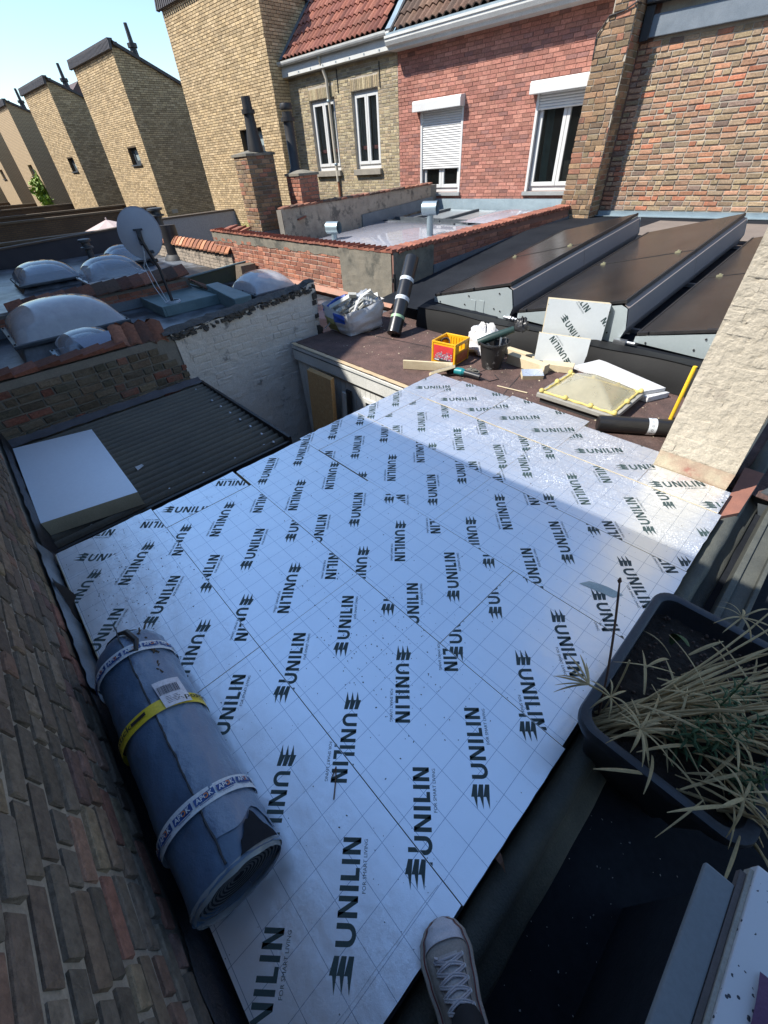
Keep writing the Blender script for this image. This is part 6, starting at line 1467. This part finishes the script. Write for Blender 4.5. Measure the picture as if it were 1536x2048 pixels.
mb = MB(); pts = [rp(.0+i/80*(Lr-.02), .095+.035*noise.noise(Vector((i*.22, 0, 0))), R_+.005) for i in range(81)]; mb.tube(pts, [.0018+.0018*abs(math.sin(i)) for i in range(81)], 6)
part('film_seam', mb, black_plastic, t, smooth=50)
part('film_knot', MB().tube([rp(.05, .1, R_-.0), rp(.08, .30, R_+.02), rp(.14, .42, R_+.015), rp(.19, .32, R_+.012), rp(.18, .15, R_+.01)], [.006, .012, .011, .010, .005], 8), black_plastic, t, smooth=50)
mb = MB()
for i in range(16):
    s_, an = random.choice(((.06, .75), (.1, .7), (.15, .75), (.2, .8), (.3, .6), (.36, .65))); s_ += random.uniform(-.03, .03); an += random.uniform(-.15, .15)
    p = rp(s_, an, R_+.006); mb.obox(p, ax+Y*random.uniform(-1, 1), Z.cross(ax), Z, random.uniform(.004, .01), .003, .002)
part('mud_fleck', mb, bark, t, kind='stuff')
part('closed_end', MB().grid(30, 8, lambda a, b: rp(-.03*(1-b)**.5-.01+.008*noise.noise(Vector((a*9, b*4, 0))), a*2*PI, (R_-.06)*b+.0)), film_pale, t, smooth=80)
# open spiral end
mb = MB(); nT = 200
def spir(i, dr): 
    an = i*.32; r = R_-.006-(i/nT)*(R_-.022); return rp(Lr-.004-.012*(i/nT), an, r+dr)
for i in range(nT-1): mb.add([spir(i, 0), spir(i+1, 0), spir(i+1, -.006), spir(i, -.006)], [(0, 1, 2, 3)])
part('rolled_layers', mb, mat('layer_edge', (.05, .055, .06), (.08, .085, .09), 30), t)
part('end_disc', MB().lathe(b_-ax*.025, [(.0, 0), (R_-.003, .0)], 40, axis=ax, cap=False), roof_black, t)
part('film_lip', MB().grid(60, 4, lambda a, b: rp(Lr-.012+.022*b+.004*noise.noise(Vector((a*20, b, 0))), a*2*PI, R_+.002-.010*b+.003*noise.noise(Vector((a*14, 3, b))))), glass_mat('lip_film', (.8, .85, .9), (.4, .44, .45), .5, .15), t, smooth=80)
part('torn_gap', MB().grid(16, 8, lambda a, b: rp(Lr-(.085*math.sin(a*PI)**1.2*(1+.5*noise.noise(Vector((a*6, 0, 3))))+.012*noise.noise(Vector((a*22, 1, 0))))*(1-b)-.008, .35+a*1.0, R_+.0075)), roof_black, t, smooth=60)
def tape(s0, w, m, a0=-2.2, a1=1.9, skew=.0):
    return part('tape', MB().grid(60, 2, lambda a, b: rp(s0+b*w+skew*a+.003*math.sin(a*9), a0+a*(a1-a0), R_+.0115+.003*noise.noise(Vector((s0*9, (a0+a*(a1-a0))*2, 2))))), m, t, smooth=80)
def on_roll(mb, polys, s0, an0, rr=R_+.0165, flip=True):
    # x runs round the roll, y along it
    for p in polys:
        mb.add([rp(s0+y, an0+x/R_, rr) for x, y in p], [tuple(range(len(p)))[::-1] if False else tuple(range(len(p)))])
for s0 in (.145, .83):
    tp_ = tape(s0, .05, white_tape, skew=.012)
    blue, orange, white, grey = MB(), MB(), MB(), MB()
    for q in range(9):
        an = -1.75 + q*.45; s1 = s0+.012*((an+2.2)/4.1)
        mirror = lambda P: [[(.055-x, y) for x, y in p] for p in P]
        on_roll(blue, mirror([[(0, .012), (.055, .012), (.055, .034), (0, .034)]]), s1, an, R_+.0155)
        tx = text_polys('APOK', .02)
        on_roll(white, [[(.004+x*.046, .015+(1-y)*.016) for x, y in p] for p in tx if not (.52 < sum(v[0] for v in p)/len(p) < .74)], s1, an, R_+.0165)
        on_roll(orange, [[(.004+x*.046, .015+(1-y)*.016) for x, y in p] for p in tx if (.52 < sum(v[0] for v in p)/len(p) < .74)], s1, an, R_+.0165)
        on_roll(grey, [[(.01, .038), (.045, .038), (.045, .040), (.01, .040)]], s1, an, R_+.0155)
    part('tape_box', blue, blue_ink, tp_); part('tape_letters', white, white_tape, tp_); part('tape_letter_o', orange, orange_ink, tp_); part('tape_line', grey, blue_ink, tp_)
tp_ = tape(.455, .048, yellow_t, skew=.012)
mb = MB(); mb2 = MB()
for q, (w_, an) in enumerate((('Apostick', -1.5), ('Apostick', .60))):
    on_roll(mb, [[(x*.15, .008+(1-y)*.03) for x, y in p] for p in text_polys(w_, .02)], .455+.012*((an+2.2)/4.1), an)
on_roll(mb2, [[(0, .012), (.05, .012), (.05, .026), (0, .026)]], .46, -.42)
part('tape_text', mb, mat('tape_ink', (.05, .05, .02), None, 5), tp_); part('tape_badge', mb2, black_plastic, tp_)
lb = part('label_sticker', MB().grid(8, 8, lambda a, b: rp(.385+b*.125, .28+a*.62+.06*b, R_+.0165)), mat('sticker', (.62, .62, .68), (.56, .56, .62), 5, .5, .5), t)
mb = MB(); a = .32
while a < .80:
    w = random.choice((.006, .011, .017)); mb.add([rp(.412, a, R_+.0178), rp(.412, a+w, R_+.0178), rp(.452, a+w, R_+.0178), rp(.452, a, R_+.0178)], [(0, 1, 2, 3)]); a += w+random.choice((.007, .012))
for i in range(5): mb.add([rp(.465+i*.007, .42, R_+.0178), rp(.465+i*.007, .42+random.uniform(.1, .3), R_+.0178), rp(.467+i*.007, .7, R_+.0178), rp(.467+i*.007, .42, R_+.0178)], [(0, 1, 2, 3)])
part('barcode', mb, MATS['grey_ink'], lb)

# ================================================================== PLANTER
t = thing('plastic_planter', 'dark grey rectangular plastic planter box on the low roof at the right', 'planter', (.27, 1.15, 3.3))
PX0, PX1, PY0, PY1 = .0, .50, .775, 1.545
def rr(x0, x1, y0, y1, r, n=6):
    P_ = []
    for cx, cy, a0 in ((x1-r, y1-r, 0), (x0+r, y1-r, PI/2), (x0+r, y0+r, PI), (x1-r, y0+r, 1.5*PI)):
        for i in range(n+1): a = a0+PI/2*i/n; P_.append((cx+r*math.cos(a), cy+r*math.sin(a)))
    return P_
def loft(mb, loops):
    n = len(loops[0][0]); o = len(mb.v)
    for P_, z in loops: mb.v += [Vector((x, y, z)) for x, y in P_]
    for i in range(len(loops)-1):
        for k_ in range(n): a, b = o+i*n+k_, o+i*n+(k_+1) % n; mb.f.append((a, b, b+n, a+n))
    return mb
I = lambda d, r=.07: rr(PX0+d, PX1-d, PY0+d, PY1-d, max(r-d*.5, .02))
pl_ = part('tub', loft(MB(), [(I(.115), 3.30), (I(.10), 3.42), (I(.075), 3.43), (I(.045), 3.60), (I(.012), 3.67), (I(.008), 3.70), (I(0), 3.705), (I(-.004), 3.735), (I(.0), 3.75), (I(.018), 3.752), (I(.03), 3.745), (I(.034), 3.66), (I(.06), 3.55)]), grey_plastic, t, smooth=35)
pl_.data.polygons.foreach_get
def soilf(a, b): 
    x, y = PX0+.036+a*(PX1-PX0-.072), PY0+.036+b*(PY1-PY0-.072); return (x, y, 3.655+.02*noise.noise(Vector((x*7, y*7, 0)))+.008*noise.noise(Vector((x*40, y*40, 2))))
part('soil', MB().grid(50, 70, soilf), soil, t, kind='stuff')
top('clay_pebbles', (lambda mb: [mb.lathe((random.uniform(.06, .44), random.uniform(.95, 1.5), 3.668), [(.0, -.004), (.005, 0), (.006, .004), (.004, .008), (0, .009)], 7, cap=False) for _ in range(170)] and mb)(MB()), mat('pebble', (.12, .07, .05), (.07, .05, .04), 9), 'small brown clay pebbles on the planter soil', 'pebbles', kind='stuff')
# dry papyrus: long bent stalks, strap leaves and umbels
def bez(p0, p1, p2, n=9): return [p0*(1-t_)**2 + p1*2*t_*(1-t_) + p2*t_*t_ for t_ in [i/n for i in range(n+1)]]
def blade(mb, p0, p1, p2, w, n=8):
    P_ = bez(p0, p1, p2, n); o = len(mb.v); sd0 = None
    for i, p in enumerate(P_):
        d_ = (P_[min(i+1, n)]-P_[max(i-1, 0)]).normalized(); sd = d_.cross(Z+Vector((.1, .3, 0))); sd = sd.normalized() if sd.length > 1e-4 else X
        ww = w*(math.sin(PI*min(.97, .12+.86*i/n))**.7)
        mb.v += [p-sd*ww, p+Z*ww*.35, p+sd*ww]
    for i in range(n):
        for k_ in (0, 1): a = o+3*i+k_; mb.f.append((a, a+1, a+4, a+3))
gp = thing('dry_papyrus', 'bundle of dry straw-coloured stalks and blades flopped across the planter', 'dry plant', (.1, .85, 3.66))
rnd = random.Random(11)
U_ = rnd.uniform
for k_ in range(64):                         # each stalk of its own
    if k_ < 34: p0 = Vector((U_(.04, .10), U_(.81, .90), 3.66)); p2 = Vector((U_(.30, .62), U_(1.0, 1.55), U_(3.74, 4.0)))
    else: p0 = Vector((U_(.12, .46), U_(.84, 1.3), 3.66)); p2 = p0 + Vector((U_(.05, .4), U_(-.30, .4), U_(.1, .3)))
    p1 = (p0+p2)/2 + Vector((U_(-.04, .04), U_(-.05, .05), U_(.02, .09)))
    part('stalk', MB().tube(bez(p0, p1, p2, 7), [.0042, .0042, .004, .0038, .0036, .0033, .003, .0024], 6), straw, gp, smooth=60)
mb = MB()
for k_ in range(115):
    p0 = Vector((U_(.10, .62), U_(.80, 1.35), U_(3.68, 3.86))); d_ = Vector((U_(-.16, .26), U_(-.2, .2), U_(-.03, .07)))
    blade(mb, p0, p0+d_*.5+Z*U_(.01, .07), p0+d_, U_(.0025, .0065))
part('dry_blades', mb, straw, gp, kind='stuff')
def umbel(c, n, r, drop, d0=None, spread=6.28, w=.006, par=gp):
    for i in range(n):
        a = (d0 if d0 is not None else 0) + (i/n-.5)*spread + U_(-.15, .15); q = c+Vector((math.cos(a)*r*U_(.6, 1.1), math.sin(a)*r*U_(.6, 1.1), U_(-drop, .02)))
        mb = MB(); blade(mb, c, (c+q)/2+Z*U_(.01, .05), q, w*U_(.45, .9)); part('umbel_leaf', mb, straw, par)
umbel(Vector((.155, .83, 3.86)), 12, .11, .08)
umbel(Vector((.25, 1.44, 3.90)), 9, .12, .04)
umbel(Vector((.05, .865, 3.86)), 6, .07, .03)
umbel(Vector((-.015, .84, 3.88)), 9, .12, .05, PI*1.02, 1.9, .0055)
part('stalk', MB().tube(bez(Vector((.12, .95, 3.68)), Vector((.06, .90, 3.82)), Vector((-.015, .84, 3.88)), 8), .0035, 6), straw, gp)
part('stalk', MB().tube(bez(Vector((.30, 1.0, 3.70)), Vector((.2, .9, 3.80)), Vector((.155, .83, 3.86)), 8), .0035, 6), straw, gp)
umbel(Vector((.42, .86, 3.84)), 7, .11, .10); umbel(Vector((.52, .98, 3.9)), 7, .12, .10)
for c in ((.50, 1.05, 3.93), (.36, 1.0, 3.86)): umbel(Vector(c), 7, .10, .07)
# green weeds
wd = thing('green_weed', 'green leafy weed growing up through the dry stalks', 'weed', (.3, 1.0, 3.66))
for (x, y, zt_) in ((.29, 1.08, 4.02), (.34, .98, 3.98), (.27, .94, 3.92), (.38, 1.06, 3.95), (.44, .95, 3.9), (.36, 1.2, 3.88)):
    base_ = Vector((x+U_(-.02, .02), y+U_(-.02, .02), 3.66)); tp_ = Vector((x, y, zt_)); st = bez(base_, (base_+tp_)/2+Vector((.01, .01, 0)), tp_, 8)
    part('weed_stem', MB().tube(st, .0022, 5), leafm, wd); mb = MB()
    for i in range(34):
        f = i/34; p = base_.lerp(tp_, .15+.85*f); a = i*2.4; L = .07*(1.1-f*.75); d_ = Vector((math.cos(a), math.sin(a), .35))
        blade(mb, p, p+d_*L*.5+Z*.01, p+Vector((d_.x, d_.y, .1))*L, .0045*(1.2-f*.6), 4)
    part('weed_leaves', mb, leafm, wd)
mb = MB(); blade(mb, Vector((.13, 1.36, 3.67)), Vector((.12, 1.38, 3.76)), Vector((.17, 1.28, 3.80)), .018, 8)
part('broad_leaf', mb, leafm, wd)
top('brown_reed', MB().tube(bez(Vector((.055, .90, 3.66)), Vector((.0, .99, 3.86)), Vector((-.105, 1.13, 4.07)), 10), [.004]*10+[.003], 7).lathe((-.105, 1.13, 4.065), [(.003, 0), (.0075, .008), (.003, .02)], 7, axis=(-.3, .5, 1)), reed, 'single tall brown reed stem leaning out over the silver boards', 'reed', base=(.05, .9, 3.66), smooth=60)
part('second_shoot', MB().tube(bez(Vector((.06, .90, 3.66)), Vector((.06, .97, 3.78)), Vector((.04, 1.0, 3.9)), 6), .003, 6), straw, gp)

# ================================================================== WINDOW LEDGE AND THE PHOTOGRAPHER'S FOOT
t = thing('window_ledge', 'grey stone ledge and black-speckled white sill at the bottom right corner', 'window ledge', (.6, .1, 3.8))
part('stone', MB().box(.367, .424, -.6, .60, 3.912, 3.93), sill_m, t, bevel=.004)
part('joint', MB().grid(50, 1, lambda a, b: (.4245+b*(.010+.004*noise.noise(Vector((a*8, b, 0)))), -.55+a*1.18, 3.931)).box(.4245, .436, -.6, .64, 3.91, 3.9295), joint_m, t)
part('sill_edge', MB().box(.4365, .444, -.6, .655, 3.91, 3.936), mat('sill_edge_cream', (.42, .41, .36), None, 5), t)
part('sill_board', MB().box(.4445, .90, -.6, .67, 3.91, 3.945), speck_w, t, bevel=.003)
part('wall_felt', MB().box(.405, .9, -.6, .58, 3.28, 3.909), roof_black, t)
top('purple_cloth', MB().grid(12, 12, lambda a, b: (.505+a*.2-.02*b, .15+b*.33, 3.95+.02*math.sin(a*PI)+.006*math.sin(b*9))), mat('purple_cloth', (.16, .09, .17), (.12, .07, .13), 9, .8, .95, bump=.8), 'corner of purple cloth on the white sill', 'cloth', smooth=60)

person = thing('person', 'photographer sitting at the window, only a dirty white canvas sneaker and black sock in view', 'person', (.2, 0, 3.47))
# foot frame: heel H, toe direction D, side Sd, up N2 (foot pitched, toe lower)
Tt = Vector((-.004, .098, 3.56)); Hh = Vector((.243, -.040, 3.60))
D = (Tt-Hh).normalized(); Sd = Z.cross(D).normalized(); Nn_ = D.cross(Sd).normalized()
if Nn_.z < 0: Nn_ = -Nn_
LF = (Tt-Hh).length
def fp(s, w, h_): return Hh + D*(s*LF) + Sd*w + Nn_*h_
def half(s):                                 # half width of the sole along the foot
    K = [(0, .026), (.06, .043), (.2, .050), (.4, .051), (.6, .060), (.74, .065), (.86, .058), (.94, .042), (.985, .022), (1.0, .005)]
    for (a, x), (b, y) in zip(K, K[1:]):
        if s <= b: f = (s-a)/(b-a); f = f*f*(3-2*f); return x+(y-x)*f
    return .004
def asym(s): return .006*math.sin(s*PI)
n = 40
def ringf(w_, h_, off=0): 
    P_ = []
    for i in range(n+1): s = i/n; P_.append((s, half(s)*w_+off*(1)))
    return P_
mb = MB(); SS = [1-(1-i/28)**1.6 for i in range(29)]
def loopp(k_, off, h_):
    L_ = [fp(s, asym(s)+half(s)*k_+off, h_) for s in SS] + [fp(s, asym(s)-half(s)*k_-off, h_) for s in reversed(SS)]
    return L_
def loftp(mb, loops):
    m_ = len(loops[0]); o = len(mb.v)
    for L_ in loops: mb.v += L_
    for i in range(len(loops)-1):
        for q in range(m_): a, b = o+i*m_+q, o+i*m_+(q+1) % m_; mb.f.append((a, b, b+m_, a+m_))
    mb.f.append(tuple(o+q for q in range(m_))[::-1]); return mb
part('sole', loftp(MB(), [loopp(.96, 0, -.03), loopp(1, .006, -.026), loopp(1, .0095, -.008), loopp(1., .0075, .001), loopp(.95, -.001, .006), loopp(.86, -.002, .006)]), rubber_w, person, smooth=50)
mb = MB()
for sgn in (1, -1): mb.grid(60, 1, lambda a, b, sgn=sgn: fp(.25+a*.748, asym(.25+a*.748)+sgn*(half(.25+a*.748)*.965-.0012+.0032*b), .0082-.0012*b))
part('stripe', mb, stripe_m, person)
def inst(s):                                 # height of the upper above the sole
    K = [(0, .085), (.12, .092), (.30, .098), (.45, .086), (.6, .064), (.72, .047), (.84, .038), (.93, .028), (1, .006)]
    for (a, x), (b, y) in zip(K, K[1:]):
        if s <= b: f = (s-a)/(b-a); return x+(y-x)*f
    return .006
def upper(a, b, s0=0., s1=1., lift=0.):
    s = s0+a*(s1-s0); th_ = b*PI; hw = half(s)*.905-.001+lift*.5; c, sn = math.cos(th_), math.sin(th_)
    e = .78 if s > .3 else .7
    w_ = hw*(abs(c)**e)*(1 if c > 0 else -1); h_ = (inst(s)+lift)*(sn**.72)
    if s < .5: w_ *= 1-.25*(sn**2)*(.5-s)/.5
    return fp(s, asym(s)+w_, h_+.0+.0009*math.sin(s*70)*sn)
part('upper', MB().grid(60, 26, lambda a, b: upper(a, b, .0, .86)), canvas, person, smooth=80)
part('toe_cap', MB().grid(26, 26, lambda a, b: upper(a, b, .76+.05*math.sin(b*PI)*0+(.055*math.cos((b-.5)*PI)), .999, .0012)), toe_m, person, smooth=80)
mb = MB(); mb.tube([upper(0, i/24, .765+.055*math.cos((i/24-.5)*PI), .999, .0016) for i in range(1, 24)], .0013, 5)
for q in (.3, .7): mb.tube([upper(a/10, q+.012*math.sin(a), .30, .70, .002) for a in range(11)], .0012, 5)
part('seam', mb, mat('shoe_seam', (.2, .18, .165), (.15, .13, .12), 9), person)
part('tongue', MB().grid(20, 8, lambda a, b: upper(a, .385+.23*b, .30, .73, .003)), mat('tongue_canvas', (.42, .40, .39), (.33, .31, .31), 9, .6, .9, bump=.3, bscale=200), person, smooth=80)
mb = MB(); me_ = MB(); eyes = [(.70-.078*i, .30-.006*i) for i in range(6)]
for s, q in eyes:
    for q_ in (q, 1-q):
        c = upper(s, q_, 0, 1, .002); nn = (upper(s, q_, 0, 1, .02)-upper(s, q_, 0, 1, 0)).normalized()
        me_.lathe(c, [(.0022, 0), (.0045, .0), (.0045, .0012), (.0022, .0014)], 12, axis=nn, cap=False)
for i, (s, q) in enumerate(eyes[:-1]):
    s2, q2 = eyes[i+1]
    for A_, B_ in ((q, 1-q2), (1-q, q2)):
        pts = [upper(s+(s2-s)*f, A_+(B_-A_)*f, 0, 1, .004+.006*math.sin(f*PI)) for f in [k_/10 for k_ in range(11)]]
        for k_ in range(2): mb.tube([p + D*(.0022*(k_-.5)*2) for p in pts], .0021, 6)
mb.tube([upper(eyes[0][0], .30+.4*f/10, 0, 1, .005) for f in range(11)], .003, 6)
mb.tube([upper(.71, .33, 0, 1, .006), upper(.725, .35, 0, 1, .012), upper(.715, .38, 0, 1, .008)], .0035, 6)
part('lace', mb, lace_m, person, smooth=60); part('eyelet', me_, alu, person, kind='stuff')
ank = fp(.22, 0, .075)
leg = MB().tube([fp(.38, 0, .045), fp(.29, 0, .085), ank+Vector((.03, -.03, .05)), ank+Vector((.14, -.13, .15)), ank+Vector((.33, -.30, .33)), ank+Vector((.44, -.36, .42)), ank+Vector((.55, -.38, .40)), ank+Vector((.78, -.36, .36))], [.030, .040, .042, .046, .058, .066, .078, .085], 20)
part('leg', leg, sock_m, person, smooth=70)
print('objects', len(bpy.data.objects), 'polys', sum(len(m.polygons) for m in bpy.data.meshes))
